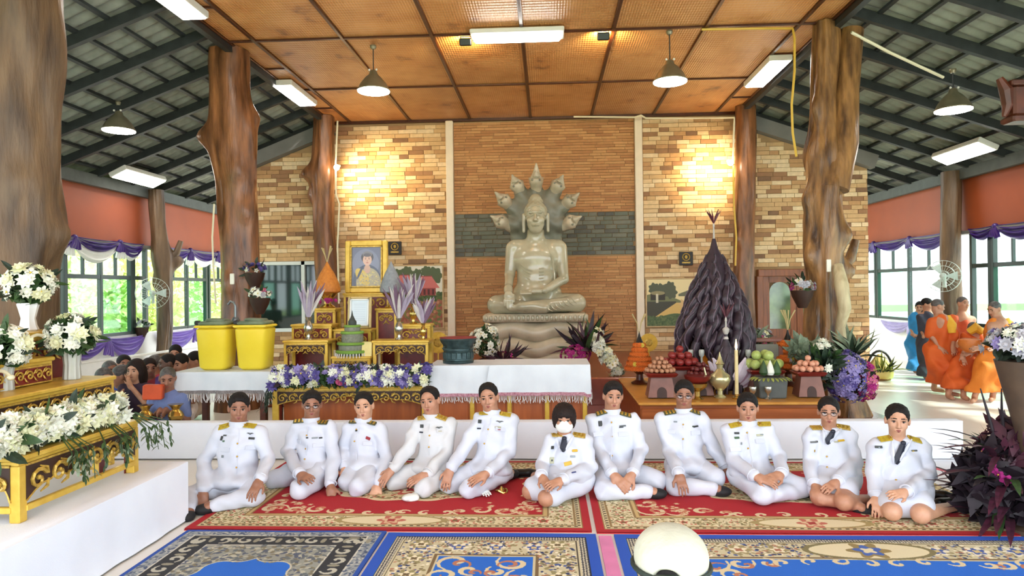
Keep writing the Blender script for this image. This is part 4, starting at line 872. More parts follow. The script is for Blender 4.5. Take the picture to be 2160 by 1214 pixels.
# ================================================================== RUGS, CLOTHS, PLATFORMS
def dist_seg(X, Y, a, b):
    ba = (b[0]-a[0], b[1]-a[1]); l2 = max(ba[0]**2+ba[1]**2, 1e-9); h = np.clip(((X-a[0])*ba[0]+(Y-a[1])*ba[1])/l2, 0, 1)
    return np.hypot(X-a[0]-ba[0]*h, Y-a[1]-ba[1]*h)
class Print:
    def __init__(s, w, h, res, base):
        s.w, s.h, s.res = w, h, res; s.nx, s.ny = int(w/res), int(h/res); s.a = np.zeros((s.ny, s.nx, 3), np.float32); s.a[:] = np.array(base)/255.
        s.X, s.Y = np.meshgrid((np.arange(s.nx)+.5)*res, (np.arange(s.ny)+.5)*res)
    def fill(s, mask, c): s.a[mask] = np.array(c)/255.
    def _win(s, x0, y0, x1, y1): return (slice(max(0, int(y0/s.res)), max(0, int(y1/s.res)+1)), slice(max(0, int(x0/s.res)), max(0, int(x1/s.res)+1)))
    def stroke(s, pts, wd, c):
        n = len(pts)
        for i in range(n-1):
            a, b = pts[i], pts[i+1]; w_ = wd*(.5+1.0*math.sin(PI*(i+.5)/n)); q = s._win(min(a[0], b[0])-w_, min(a[1], b[1])-w_, max(a[0], b[0])+w_, max(a[1], b[1])+w_)
            if s.X[q].size: d = dist_seg(s.X[q], s.Y[q], a, b); s.a[q][d < w_] = np.array(c)/255.
    def disc(s, x, y, r, c, ry=None, ang=0., lobes=0, amp=.25):
        R_ = max(r, ry or r)*1.4; q = s._win(x-R_, y-R_, x+R_, y+R_)
        if not s.X[q].size: return
        dx, dy = s.X[q]-x, s.Y[q]-y; c_, s_ = math.cos(ang), math.sin(ang); u, v = (dx*c_+dy*s_)/r, (-dx*s_+dy*c_)/(ry or r); rr = np.hypot(u, v)
        if lobes: rr = rr/(1+amp*np.cos(lobes*np.arctan2(v, u)))
        s.a[q][rr < 1] = np.array(c)/255.
    def flower(s, x, y, r, cs):
        for k, c in enumerate(cs): s.disc(x, y, r*(1-.32*k), c, lobes=6-k, ang=k*.4)
    def scroll(s, x, y, r, a0, turn, wd, c):
        s.stroke([(x+r*(1-t*.8)*math.cos(a0+turn*t*5.2), y+r*(1-t*.8)*math.sin(a0+turn*t*5.2)) for t in np.linspace(0, 1, 12)], wd, c)
    def speck(s, mask, cs, g, n, r):
        ys, xs = np.where(mask); k = g.integers(0, len(ys), n)
        for j in k: s.disc(xs[j]*s.res, ys[j]*s.res, r*g.uniform(.5, 1.2), cs[g.integers(len(cs))], ry=r*g.uniform(.3, .9), ang=g.uniform(0, 3))
def rug_red(w, h, seed):
    g = np.random.default_rng(seed); red, crm, dk = (178, 22, 34), (216, 200, 156), (92, 78, 52); p = Print(w, h, .004, red)
    d = np.minimum(np.minimum(p.X, w-p.X), np.minimum(p.Y, h-p.Y)); ex, ey = np.minimum(p.X, w-p.X), np.minimum(p.Y, h-p.Y)
    p.fill((d > .055) & (d < .34), (150, 120, 74)); p.fill((d > .065) & (d < .10), crm); p.fill((d > .115) & (d < .29), (222, 208, 168)); p.fill((d > .305) & (d < .33), (206, 178, 120))
    tick = ((p.X*40).astype(int)+(p.Y*40).astype(int)) % 2 == 0; p.fill((d > .07) & (d < .095) & tick, dk)
    band = (d > .12) & (d < .285); p.speck(band, [(128, 120, 76), (168, 148, 96), (190, 70, 60), (110, 96, 60), (240, 230, 200), (150, 132, 84)], g, int(560*(w+h)), .012)
    for t in np.arange(.2, w-.15, .21):
        for y in (.2, h-.2): p.flower(t, y, g.uniform(.03, .055), [(238, 226, 190), (186, 84, 66), (120, 100, 60)] if g.random() < .4 else [(150, 140, 92), (232, 220, 180), (140, 116, 66)])
    for t in np.arange(.3, h-.2, .21):
        for x in (.2, w-.2): p.flower(x, t, .045, [(150, 140, 92), (236, 224, 186), (170, 90, 66)])
    for y in (.2, h-.2):
        p.disc(w/2, y, .42, (170, 150, 98), ry=.1); p.disc(w/2, y, .36, (230, 216, 176), ry=.085); p.flower(w/2, y, .085, [(196, 110, 90), (222, 190, 150), (170, 60, 54)])
    c1, c2 = (226, 206, 166), (200, 130, 96)
    for sx in (-1, 1):                                                 # cream scrolls along the field's edge and corners
        for sy in (-1, 1):
            Xc = lambda u: w/2+sx*(w/2-u); Yc = lambda v: h/2+sy*(h/2-v)
            for u, v, r in ((.45, .45, .12), (.62, .42, .09), (.8, .44, .08), (.95, .40, .06), (.42, .62, .09), (.44, .78, .07)):
                p.scroll(Xc(u), Yc(v), r, g.uniform(0, 6), sx*sy, .013, c1); p.scroll(Xc(u+.03), Yc(v+.02), r*.6, g.uniform(0, 6), -sx*sy, .010, c2)
            for u in np.arange(1.05, w/2, .16): p.scroll(Xc(u), Yc(.385+.02*math.sin(u*9)), .05, g.uniform(0, 6), sx, .011, c1)
            for k in range(18): p.flower(Xc(g.uniform(.36, .75)), Yc(g.uniform(.36, .62)), g.uniform(.015, .03), [c2, c1])
    p.disc(w/2, h/2, .62, c1, ry=.30, lobes=10, amp=.06); p.disc(w/2, h/2, .55, (150, 138, 92), ry=.25, lobes=10, amp=.06); p.disc(w/2, h/2, .5, (214, 196, 150), ry=.22)
    m = np.hypot((p.X-w/2)/.56, (p.Y-h/2)/.26) < 1; p.speck(m, [(128, 120, 76), (186, 84, 66), (238, 226, 190), (104, 92, 60)], g, 500, .016); p.flower(w/2, h/2, .13, [(196, 90, 76), (232, 214, 176), (170, 50, 50)])
    return p.a
def rug_blue(w, h, seed, medal=False):
    g = np.random.default_rng(seed); blue, crm = (28, 104, 206), (214, 204, 168); p = Print(w, h, .004, blue)
    d = np.minimum(np.minimum(p.X, w-p.X), np.minimum(p.Y, h-p.Y)); p.fill((d > .07) & (d < .41), (206, 196, 160)); p.fill(d < .07, (34, 84, 190))
    tri = ((p.X+p.Y)*28 % 1 < .5) ^ ((p.X-p.Y)*28 % 1 < .5); gd = (d > .08) & (d < .125); p.fill(gd, (224, 216, 190)); p.fill(gd & tri, (24, 26, 40)); p.fill((d > .07) & (d < .078), (24, 26, 40)); p.fill((d > .135) & (d < .142), (60, 50, 40))
    p.fill((d > .375) & (d < .395), (120, 96, 62))
    band = (d > .15) & (d < .37); p.speck(band, [(150, 138, 96), (70, 90, 150), (120, 104, 70), (238, 230, 206), (176, 120, 90), (52, 60, 96)], g, int(560*(w+h)), .014)
    for t in np.arange(.27, w-.2, .24):
        for y in (.26, h-.26): p.flower(t, y, g.uniform(.045, .07), [(236, 228, 204), (70, 92, 160), (214, 190, 130)] if g.random() < .35 else [(160, 146, 100), (236, 226, 196), (168, 110, 82)])
    for t in np.arange(.3, h-.2, .24):
        for x in (.26, w-.26): p.flower(x, t, .06, [(150, 140, 96), (238, 228, 196), (110, 92, 60)])
    if medal:
        for y in (.26, h-.26): p.disc(w/2, y, .40, (128, 118, 78), ry=.15); p.disc(w/2, y, .36, (226, 214, 176), ry=.125); p.flower(w/2, y, .11, [(150, 130, 80), (70, 100, 176), (226, 214, 176)])
    c1, c2 = (222, 204, 164), (188, 120, 90)
    for sx in (-1, 1):
        for sy in (-1, 1):
            Xc = lambda u: w/2+sx*(w/2-u); Yc = lambda v: h/2+sy*(h/2-v)
            for u, v, r in ((.52, .5, .12), (.7, .47, .09), (.86, .46, .07), (.48, .7, .10), (.5, .88, .08), (.62, .62, .07)):
                if u < w/2: p.scroll(Xc(u), Yc(v), r, g.uniform(0, 6), sx*sy, .012, c1); p.scroll(Xc(u+.03), Yc(v+.03), r*.6, g.uniform(0, 6), -sx*sy, .009, c2)
            for u in np.arange(.95, w/2, .17): p.scroll(Xc(u), Yc(.45+.02*math.sin(u*9)), .055, g.uniform(0, 6), sx, .010, c1)
    for k in range(26): a = g.uniform(0, 6.28); r = g.uniform(0, .28); p.flower(w/2+r*1.3*math.cos(a), h/2+r*math.sin(a), g.uniform(.02, .06), [[c1, c2, (150, 50, 60)], [(236, 224, 196), (180, 150, 96)], [(206, 140, 110), (240, 220, 190)]][g.integers(3)])
    for k in range(8): p.scroll(w/2+.3*math.cos(k*PI/4)*1.3, h/2+.3*math.sin(k*PI/4), .11, k, 1, .012, c1)
    return p.a
def rug_grey(w, h, seed):
    g = np.random.default_rng(seed); blue, lg, dk = (32, 106, 208), (150, 156, 158), (44, 46, 50); p = Print(w, h, .004, blue)
    d = np.minimum(np.minimum(p.X, w-p.X), np.minimum(p.Y, h-p.Y)); p.fill(d < .40, lg); p.fill(d < .03, (36, 80, 170)); p.fill((d > .11) & (d < .27), dk); p.fill((d > .10) & (d < .112), (206, 204, 190)); p.fill((d > .268) & (d < .28), (206, 204, 190))
    p.speck((d > .035) & (d < .1), [(96, 108, 124), (190, 190, 182), (70, 84, 112)], g, int(300*(w+h)), .012)
    p.speck((d > .29) & (d < .4), [(112, 116, 112), (186, 184, 168), (84, 92, 104)], g, int(420*(w+h)), .014)
    for t in np.arange(.2, w-.1, .15):
        for y in (.19, h-.19): p.scroll(t, y, .055, g.uniform(0, 6), 1 if g.random() < .5 else -1, .010, (190, 188, 172)); p.disc(t+.07, y, .018, (150, 146, 126), ry=.04)
    for t in np.arange(.3, h-.2, .15):
        for x in (.19, w-.19): p.scroll(x, t, .055, g.uniform(0, 6), 1, .010, (190, 188, 172)); p.disc(x, t+.07, .04, (150, 146, 126), ry=.018)
    ex, ey = np.minimum(p.X, w-p.X), np.minimum(p.Y, h-p.Y)                # corners of the ogee field
    og = (ex-.38)*.9+(ey-.38) < .34+.06*np.sin(ex*22)+.04*np.cos(ey*26); m = og & (d > .28); p.fill(m, (150, 152, 142)); p.speck(m, [(104, 110, 112), (188, 184, 164), (126, 120, 98), (84, 92, 110)], g, 900, .02)
    edge = np.abs((ex-.38)*.9+(ey-.38)-(.34+.06*np.sin(ex*22)+.04*np.cos(ey*26))) < .012; p.fill(edge & (d > .4), (206, 200, 176))
    p.disc(w/2, h/2, .2, (206, 196, 164), ry=.3, lobes=8, amp=.12); p.disc(w/2, h/2, .17, (132, 118, 84), ry=.26, lobes=8, amp=.12); p.speck(np.hypot((p.X-w/2)/.18, (p.Y-h/2)/.28) < 1, [(216, 206, 176), (90, 84, 70), (36, 96, 190), (170, 120, 90)], g, 160, .022)
    for k in range(6): p.scroll(w/2+.12*math.cos(k), h/2+.34*math.sin(k*1.05), .07, k, 1, .012, (206, 196, 164))
    return p.a
def rug(x0, x1, y0, y1, img, label, z=.006, th=.012):
    m = print_mat('rug_weave', img[::1], .95, .5, 260); b = MB(); nx, ny = 24, 14; g = np.random.default_rng(int(abs(x0*100)))
    ph = g.uniform(0, 6, 4); zz = lambda u, v: z+th/2+.002*math.sin(9*u+ph[0])*math.sin(7*v+ph[1])
    b.grid(lambda u, v: (x0+(x1-x0)*u, y0+(y1-y0)*v, zz(u, v)), nx, ny)
    for j in range(ny):
        for i in range(nx): b.uv[j*nx+i] = [(i/nx, j/ny), ((i+1)/nx, j/ny), ((i+1)/nx, (j+1)/ny), (i/nx, (j+1)/ny)]
    k = len(b.f); b.box(((x0+x1)/2, (y0+y1)/2, z/2+.0), (x1-x0-.002, y1-y0-.002, z)); 
    for i in range(k, len(b.f)): b.uv[i] = [(.01, .01)]*len(b.f[i])
    edge = []
    o = b.obj('carpet', m, smooth=False, base=((x0+x1)/2, (y0+y1)/2, 0)); return tag(o, label, 'carpet', 'carpets laid on the floor')
rug(-2.56, .28, 4.68, 6.58, rug_red(2.84, 1.9, 1), 'red carpet with cream floral border under the left half of the row')
rug(.31, 3.3, 4.66, 6.56, rug_red(2.99, 1.9, 2), 'red carpet with cream floral border under the right half of the row')
rug(-2.52, -1.12, 2.2, 4.66, rug_grey(1.4, 2.46, 3), 'blue carpet with grey and charcoal scroll border beside the white platform')
rug(-1.10, .30, 2.2, 4.63, rug_blue(1.4, 2.43, 4), 'narrow blue carpet with cream border left of the pink strip')
rug(.42, 3.5, 2.2, 4.62, rug_blue(3.08, 2.42, 5, True), 'wide blue carpet with oval medallion border right of the pink strip')
tag(MB().box((.36, 3.4, .006), (.085, 2.4, .010), bev=.002).obj('pink_ribbon', mat('pink_ribbon', (222, 130, 180), .6, var=.08)), 'pink cloth strip on the floor between the two blue carpets', 'ribbon')
tag(MB().box((3.6, 6.0, .012), (.05, 1.4, .006), rot=(0, 0, .5)).obj('pink_ribbon', mat('red_ribbon', (220, 70, 90), .6, var=.08)), 'pinkish red strip on the floor behind the rightmost seated woman', 'ribbon')
M['sheet'] = mat('white_sheet_cloth', (236, 240, 248), .8, c2=(228, 232, 242), scale=3, bump=.1, bscale=120)
def cloth_box(name, x0, x1, y0, y1, z, label, cat, zb=.012, wob=.008, m=None, cut=None):
    """a board dressed in cloth hanging to the floor with soft folds"""
    g = np.random.default_rng(int(abs(x0*37))); ph = g.uniform(0, 6, 6); b = MB(); per = [(x0, y0), (x1, y0), (x1, y1), (x0, y1)]; pts = []
    for k in range(4):
        a, c = per[k], per[(k+1) % 4]; n = max(2, int(math.hypot(c[0]-a[0], c[1]-a[1])/.06))
        for i in range(n): t = i/n; pts.append((a[0]+(c[0]-a[0])*t, a[1]+(c[1]-a[1])*t, k))
    rows = [(z, 0, -.012), (z-.004, 0, 0), (z-.02, 1, 0), (z*.5, 1, .0), (zb, 1, .0)]; n = len(pts); P_ = []
    nm = [(0, -1), (1, 0), (0, 1), (-1, 0)]
    for zz, w_, ins in rows:
        for i, (x, y, k) in enumerate(pts):
            s = x*3.1+y*4.3; f = wob*w_*(math.sin(s*2+ph[0])+.6*math.sin(s*5.3+ph[1]))*(1.2-zz/max(z, .1)); P_.append((x+nm[k][0]*(f+ins), y+nm[k][1]*(f+ins), zz))
    fs = [(r*n+i, (r+1)*n+i, (r+1)*n+(i+1) % n, r*n+(i+1) % n)[::-1][::-1] for r in range(len(rows)-1) for i in range(n)]
    b.add(P_, fs+[tuple(range(n))]); o = b.obj(name, m or M['sheet'], smooth=True, angle=35, base=((x0+x1)/2, (y0+y1)/2, 0)); return tag(o, label, cat)
cloth_box('white_platform', -6.2, -2.63, 1.2, 4.88, .434, 'large platform covered in white cloth at the left front', 'platform', wob=.004)
cloth_box('low_partition', -4.7, 3.88, 6.67, 6.80, .37, 'long low partition draped in white cloth behind the seated row', 'partition', wob=.003)
tag(MB().box((3.55, 6.0, .009), (.75, 1.3, .006)).obj('floor_cloth', M['sheet']), 'white cloth on the floor in front of the right end of the partition', 'cloth')
# ================================================================== FLOWERS AND LEAVES
FM = {n: mat('petal_'+n, c, .7, c2=c2, scale=20) for n, c, c2 in (('white', (236, 236, 224), (220, 222, 200)), ('cream', (232, 228, 196), (206, 210, 160)), ('violet', (96, 84, 150), (66, 56, 118)), ('lilac', (156, 144, 190), (118, 106, 166)), ('magenta', (186, 40, 130), (140, 24, 100)), ('pink', (196, 90, 130), (160, 60, 100)), ('orange', (224, 120, 34), (190, 84, 20)), ('yellow', (226, 206, 90), (200, 170, 50)), ('greywhite', (196, 194, 198), (150, 148, 158)), ('red', (160, 36, 40), (116, 22, 28)))}
LF = {n: mat('foliage_'+n, c, .55, c2=c2, scale=9, obj_var=.2) for n, c, c2 in (('green', (56, 86, 40), (34, 58, 28)), ('dark', (34, 54, 34), (20, 34, 22)), ('grey', (136, 150, 122), (104, 120, 96)), ('lime', (150, 160, 70), (110, 124, 48)), ('plum', (84, 34, 54), (44, 20, 32)), ('black', (44, 30, 40), (26, 18, 24)))}
def mum_mesh(m, nl=(9, 8, 5)):
    b = MB(); b.ell((0, 0, .25), (.35, .35, .3), 8, 4, 1)
    for k, n in enumerate(nl):
        tl = (.15, .65, 1.1)[k]; L_ = (1., .85, .6)[k]
        for i in range(n):
            a = 2*PI*(i+.5*k)/n; ca, sa = math.cos(a), math.sin(a); w = .24
            def q(r, s, z): return (ca*r-sa*s, sa*r+ca*s, z)
            r1, z1 = L_*math.cos(tl), L_*math.sin(tl)*.8+.1
            b.add([q(.1, -w*.5, .1), q(r1*.6, -w, z1*.7), q(r1, 0, z1), q(r1*.6, w, z1*.7), q(.1, w*.5, .1)], [(0, 1, 2, 3, 4)])
    return b.mesh('blossom', [m, m])
def five_mesh(m, n=5, c='yellow'):
    b = MB(); b.ell((0, 0, .12), (.16, .16, .14), 6, 4, 1)
    for i in range(n):
        a = 2*PI*i/n; ca, sa = math.cos(a), math.sin(a); q = lambda r, s, z: (ca*r-sa*s, sa*r+ca*s, z)
        b.add([q(.08, 0, .05), q(.5, -.36, .16), q(.95, -.2, .12), q(1., .15, .1), q(.55, .36, .18)], [(0, 1, 2, 3, 4)])
    return b.mesh('blossom', [m, FM[c]])
BL = {n: mum_mesh(FM[n]) for n in FM}; B5 = {n: five_mesh(FM[n]) for n in FM}
def leaf_mesh(m, w=.18, fold=.06, bend=.3):
    b = MB(); n = 5; P_ = []
    for i in range(n+1):
        t = i/n; ww = w*math.sin(PI*min(1, t*.9+.08))**.8*(1 if i < n else .05); z = t; y = -bend*t*t
        P_ += [(-ww, y+fold*ww/w*.5, z), (0, y, z), (ww, y+fold*ww/w*.5, z)]
    for i in range(n): k = i*3; b.f += [(k, k+1, k+4, k+3), (k+1, k+2, k+5, k+4)]; b.m += [0, 0]
    b.v = P_; return b.mesh('leaf', m)
LM = {n: leaf_mesh(LF[n]) for n in LF}; LB = {n: leaf_mesh(LF[n], .07, .02, .5) for n in LF}
def orient(n, spin=0.): return Vector(n).to_track_quat('Z', 'Y').to_matrix() @ Matrix.Rotation(spin, 3, 'Z')
def clump(t, pts, kinds, size, g, name='blossom'):
    """blossoms at (point, normal) pairs, each its own part"""
    for p, n in pts: inst(name, kinds[g.integers(len(kinds))], t, p, orient(n, g.uniform(0, 6)), size*g.uniform(.75, 1.2))
def leaves(t, pts, kinds, size, g, name='leaf'):
    for p, n in pts: inst(name, kinds[g.integers(len(kinds))], t, p, orient(n, g.uniform(0, 6)), (size*.9, size*.9, size*g.uniform(.7, 1.3)))
def sphere_pts(c, r, n, g, zmin=-.4, sq=(1, 1, 1)):
    out = []
    while len(out) < n:
        v = unit(g.normal(size=3))
        if v[2] < zmin: continue
        k = g.uniform(.8, 1.); out.append((np.array(c)+v*np.array(sq)*r*k, v))
    return out
def filler(t, c, r, m, g, n=500, s=.04, zmin=-1., sq=(1, 1, 1), name='foliage'):
    """many small leaflets nobody could count: one part"""
    d = g.normal(size=(n, 3)); d /= np.linalg.norm(d, axis=1)[:, None]; d[:, 2] = np.maximum(d[:, 2], zmin); d *= (g.random(n)**.33)[:, None]*r*np.array(sq); c = np.array(c)+d
    a = g.normal(size=(n, 3)); b = g.normal(size=(n, 3)); a /= np.linalg.norm(a, axis=1)[:, None]; b -= a*(a*b).sum(1)[:, None]; b /= np.linalg.norm(b, axis=1)[:, None]
    k = g.uniform(.5, 1.3, n)[:, None]*s; P_ = np.stack([c-a*k, c+b*k*.4, c+a*k, c-b*k*.4], 1).reshape(-1, 3)
    o = bpy.data.objects.new(name, np_mesh(name, P_, np.arange(4*n).reshape(-1, 4), m, wloc(t), smooth=False)); COL.objects.link(o); o.parent = t; o['kind'] = 'stuff'; return o
def garland(name, p0, p1, label, kinds, leafk, n, size, rad, seed, out, leafsize=.12, nleaf=60, lean=None):
    """long arrangement of blossoms from p0 to p1, bulging towards out"""
    g = np.random.default_rng(seed); p0, p1 = np.array(p0), np.array(p1); ax_ = unit(p1-p0); o_ = unit(out); u_ = unit(np.cross(ax_, o_)); u_ = u_ if u_[2] > 0 else -u_
    mid = (p0+p1)/2; t = thing(name, tuple(mid-np.array((0, 0, rad))), label, 'flowers')
    nf = int(n*8)
    for k in range(max(3, int(np.linalg.norm(p1-p0)/rad/1.2))): filler(t, p0+(p1-p0)*(k+.5)/max(3, int(np.linalg.norm(p1-p0)/rad/1.2)), rad*.95, LF['dark'], g, 120, .05) if k == 0 else None
    d = g.random((nf, 1))*(p1-p0)+p0+unit(np.ones(3))*0; ang = g.uniform(0, 6.28, nf); rr = rad*.9*np.sqrt(g.random(nf)); c = d+np.outer(rr*np.cos(ang), o_)+np.outer(rr*np.sin(ang), u_)
    a = g.normal(size=(nf, 3)); b = g.normal(size=(nf, 3)); a /= np.linalg.norm(a, axis=1)[:, None]; b -= a*(a*b).sum(1)[:, None]; b /= np.linalg.norm(b, axis=1)[:, None]; k = .05
    P_ = np.stack([c-a*k, c+b*k*.4, c+a*k, c-b*k*.4], 1).reshape(-1, 3); o = bpy.data.objects.new('foliage', np_mesh('foliage', P_, np.arange(4*nf).reshape(-1, 4), LF['green'], wloc(t), smooth=False)); COL.objects.link(o); o.parent = t; o['kind'] = 'stuff'
    for i in range(n):
        s = g.random(); th = g.uniform(-1.0, 1.9); v = o_*math.cos(th)+u_*math.sin(th); inst('blossom', kinds[g.integers(len(kinds))], t, p0+(p1-p0)*s+v*rad*g.uniform(.8, 1.05), orient(v+.3*g.normal(size=3), g.uniform(0, 6)), size*g.uniform(.7, 1.25))
    for i in range(nleaf):
        s = g.random(); th = g.uniform(-1.7, 2.2); v = o_*math.cos(th)+u_*math.sin(th)+ax_*g.normal()*.5; inst('leaf', leafk[g.integers(len(leafk))], t, p0+(p1-p0)*s+v*rad*.6, orient(v, g.uniform(0, 6)), leafsize*g.uniform(.7, 1.4))
    return t
# ================================================================== GOLD ALTAR TABLES
M['gold'] = mat('gold_lacquer', (222, 186, 78), .36, metal=.25, c2=(200, 160, 56), scale=12, bump=.15, bscale=50)
M['gold_d'] = mat('dull_gold_carving', (214, 178, 80), .4, metal=.3, c2=(150, 114, 40), scale=40)
M['dred'] = mat('dark_red_lacquer', (118, 28, 24), .35, c2=(86, 18, 16), scale=10)
M['dark_wood'] = mat('dark_brown_backing', (62, 34, 20), .6, var=.2)  # plain dark brown for backings and baskets
def fret(b, o, ux, uy, w, h, r=.006, mi=0):
    """carved fretwork: mirrored scrolls with leaf tongues in a w x h field"""
    o, ux, uy = Vector(o), Vector(ux), Vector(uy); n = max(2, int(round(w/h))); n += n % 2; cw = w/n; rr = min(cw, h)*.42; out = ux.cross(uy).normalized()
    for i in range(n):
        s = 1 if i < n/2 else -1; c = o+ux*(cw*(i+.5))+uy*(h*.5); pts = []
        for k in range(13): t = k/12; a = s*(t*7.5)+(.4 if s > 0 else PI-.4); q = rr*(1-.82*t); pts.append(c+ux*q*math.cos(a)+uy*q*math.sin(a)*min(1, h/cw)+out*.004)
        b.tube(pts, [r*(1.2-.4*k/12) for k in range(13)], 5, mi); b.ell(pts[-1], r*1.5, 6, 4, mi)
        for q in (-1, 1): b.tube([c+ux*(s*cw*.5)+uy*(q*h*.1), c+ux*(s*cw*.38)+uy*(q*h*.34)+out*.004, c+ux*(s*cw*.1)+uy*(q*h*.46)], [r*.6, r, r*.4], 5, mi)
def gold_table(x0, x1, y0, y1, zb, zt, label, group=None, ap=.1, leg=.045, face=('f',), panel=False, name='altar_table', cat='table', stretcher=False, scal=True):
    """gold lacquered altar table: top with moulded edge, square legs with red inner faces, carved scalloped apron"""
    c = ((x0+x1)/2, (y0+y1)/2, zb); t = thing(name, c, label, cat, group); w, d = x1-x0, y1-y0
    b = MB(); b.box((c[0], c[1], zt-.014), (w, d, .028), bev=.006); b.box((c[0], c[1], zt-.038), (w-.03, d-.03, .02)); b.obj('tabletop', M['gold'], t)
    for x in (x0+leg/2+.012, x1-leg/2-.012):
        for y in (y0+leg/2+.012, y1-leg/2-.012):
            l = MB().box((x, y, (zb+zt-.048)/2), (leg, leg, zt-.048-zb), bev=.005).obj('leg', M['gold'], t)
            l2 = MB().box((x+(leg*.5 if x < c[0] else -leg*.5), y+(leg*.2 if y < c[1] else -leg*.2), (zb+zt-.06)/2), (.006, leg*.9, zt-.06-zb)).obj('red_inner_face', M['dred'], l)
    sides = {'f': ((x0+leg, y0+.02, 0), (1, 0, 0), w-2*leg), 'r': ((x1-.02, y0+leg, 0), (0, 1, 0), d-2*leg), 'l': ((x0+.02, y1-leg, 0), (0, -1, 0), d-2*leg)}
    for s in face:
        o, ux, L_ = sides[s]; o = Vector(o); ux = Vector(ux); uz = Vector((0, 0, 1)); n = 17; zt2 = zt-.045; H = (zt2-zb-.01) if panel else ap; out = ux.cross(uz)
        low = [(L_*(1-i/(n-1)), (0 if panel else (.35*H*abs(math.sin(i/(n-1)*PI*3))*(1 if scal else 0)+(.25*H if 3 < i < n-4 else 0)))) for i in range(n)]
        a = MB(); a.poly([(0, H), (L_, H)]+low if not panel else [(0, 0), (L_, 0), (L_, H), (0, H)], o+uz*(zt2-H)-out*.0, ux, uz, .012); bk = a.obj('apron', M['dark_wood'] if not panel else M['dred'], t)
        fh = min(H*.78, .15) if panel else H*.78; f = MB(); fret(f, o+uz*(zt2-H*.14-fh if not panel else zt2-.015-fh)+out*.016, ux, uz, L_, fh, r=max(.0045, fh*.065)); 
        f.box(o+ux*L_/2+uz*(zt2-.006)+out*.012, (L_ if abs(ux.x) > .5 else .01, L_ if abs(ux.y) > .5 else .01, .012))
        e = [o+ux*q[0]+uz*(zt2-H+q[1])+out*.012 for q in low]
        if panel: e = [o+out*.012+uz*(zt2-H), o+out*.012+uz*(zt2-H)+ux*L_]
        f.tube(e, .006, 5); f.obj('carving', M['gold_d'], bk)
        if stretcher:
            st = MB(); st.box(o+ux*L_/2+uz*(zb+.07), (L_ if abs(ux.x) > .5 else .03, L_ if abs(ux.y) > .5 else .03, .035), bev=.004); st.obj('stretcher', M['gold'], t)
    return t
# front left altar on the white platform
ZP = .434
G1 = 'gold altar tables on the white platform'
gold_table(-3.14, -2.82, 3.52, 4.62, ZP, .79, 'lowest gold table of the front altar, with carved apron above the white platform', G1, ap=.2, leg=.06, face=('r', 'f'), stretcher=True)
gold_table(-3.5, -3.12, 2.9, 4.82, ZP, 1.068, 'second gold table of the front altar, its plank top behind the white garland', G1, ap=.13, leg=.05, face=('r',))
gold_table(-3.62, -3.34, 3.3, 4.5, 1.07, 1.24, 'small gold stand with carved panel under the gooseneck lamps', G1, ap=.09, leg=.03, face=('r',), panel=True)
gold_table(-4.0, -3.52, 3.9, 4.95, .95, 1.40, 'tall gold stand with carved panel carrying the white vase', G1, ap=.2, leg=.06, face=('r', 'f'), panel=True)
gold_table(-4.05, -3.75, 3.3, 4.15, .95, 1.62, 'topmost gold stand at the left edge of the photo', G1, ap=.2, leg=.05, face=('r',), panel=True)
garland('flower_garland', (-2.93, 3.2, .89), (-2.93, 4.5, .875), 'garland of white chrysanthemums along the front altar', [BL['white'], BL['cream'], BL['white']], [LM['green'], LM['dark']], 210, .066, .085, 21, (1, 0, .35), .12, 60)
g_ = np.random.default_rng(77)
for q in range(3):                                              # trailing sprays
    y = (3.9, 4.3, 4.55)[q]; t = thing('trailing_fern', (-2.74, y, .62), ('trailing green spray under the middle of the white garland', 'trailing green spray near the right leg of the front altar', 'loose spray at the right end of the white garland')[q], 'foliage')
    for k in range(9):
        a = g_.normal(size=2)*.04; p0 = Vector((-2.86, y+a[0], .84)); p1 = Vector((-2.77+abs(a[1])*.5, y+a[0]*2+.025*k*(.8 if q == 2 else .1), .74)); p2 = p1+Vector((.01, .03*(q == 2), -.10-.10*g_.random()))
        MB().tube([p0, p1, p2], .003, 4).obj('stem', LF['green'], t)
        for s in range(7): inst('leaf', LM['grey'] if s % 2 else LM['green'], t, p1.lerp(p2, s/7), orient((g_.normal()*.8, g_.normal()*.8, -.6)), .05)
def vase(name, c, prof, m, label, flowers, fr, fz, n, seed, size=.06, leafk=('green', 'dark'), flute=0, group=None, sq=(1, 1, 1), nleaf=14, fillm='green', zmin=-.5):
    t = thing(name, c, label, 'vase', group); MB().lathe(c, prof, 24, flute=flute, fa=.08).obj('vase_body', m, t, smooth=True); g = np.random.default_rng(seed)
    cc = (c[0], c[1], c[2]+fz); filler(t, cc, fr*.85, LF[fillm], g, 400, .05, sq=sq)
    clump(t, sphere_pts(cc, fr, n, g, zmin, sq), flowers, size, g); leaves(t, sphere_pts(cc, fr*.8, nleaf, g, -.6, sq), [LM[k] for k in leafk], .12, g); return t
M['porcelain'] = mat('white_porcelain', (230, 230, 228), .25, var=.03); M['glass_w'] = mat('pale_glass_vase', (206, 208, 198), .12, var=.06, trans=.35)
wf = [BL['white'], BL['white'], BL['cream'], B5['white']]
vp = [(.05, 0), (.062, .01), (.05, .04), (.042, .09), (.055, .15), (.065, .19), (.06, .2)]
p = at(60, 697, 4.75); vase('flower_vase', (p.x, 4.75, 1.40), vp, M['porcelain'], 'white fluted vase with a ball of white flowers on the tall gold stand', wf, .16, .32, 46, 31, .055, flute=8)
p = at(152, 800, 4.62); vase('flower_vase', (p.x, 4.62, 1.07), [(.055, 0), (.055, .02), (.05, .1), (.06, .2), (.062, .21)], M['glass_w'], 'clear ribbed vase with white flowers at the end of the second gold table', wf, .155, .29, 44, 32, .055, flute=10)
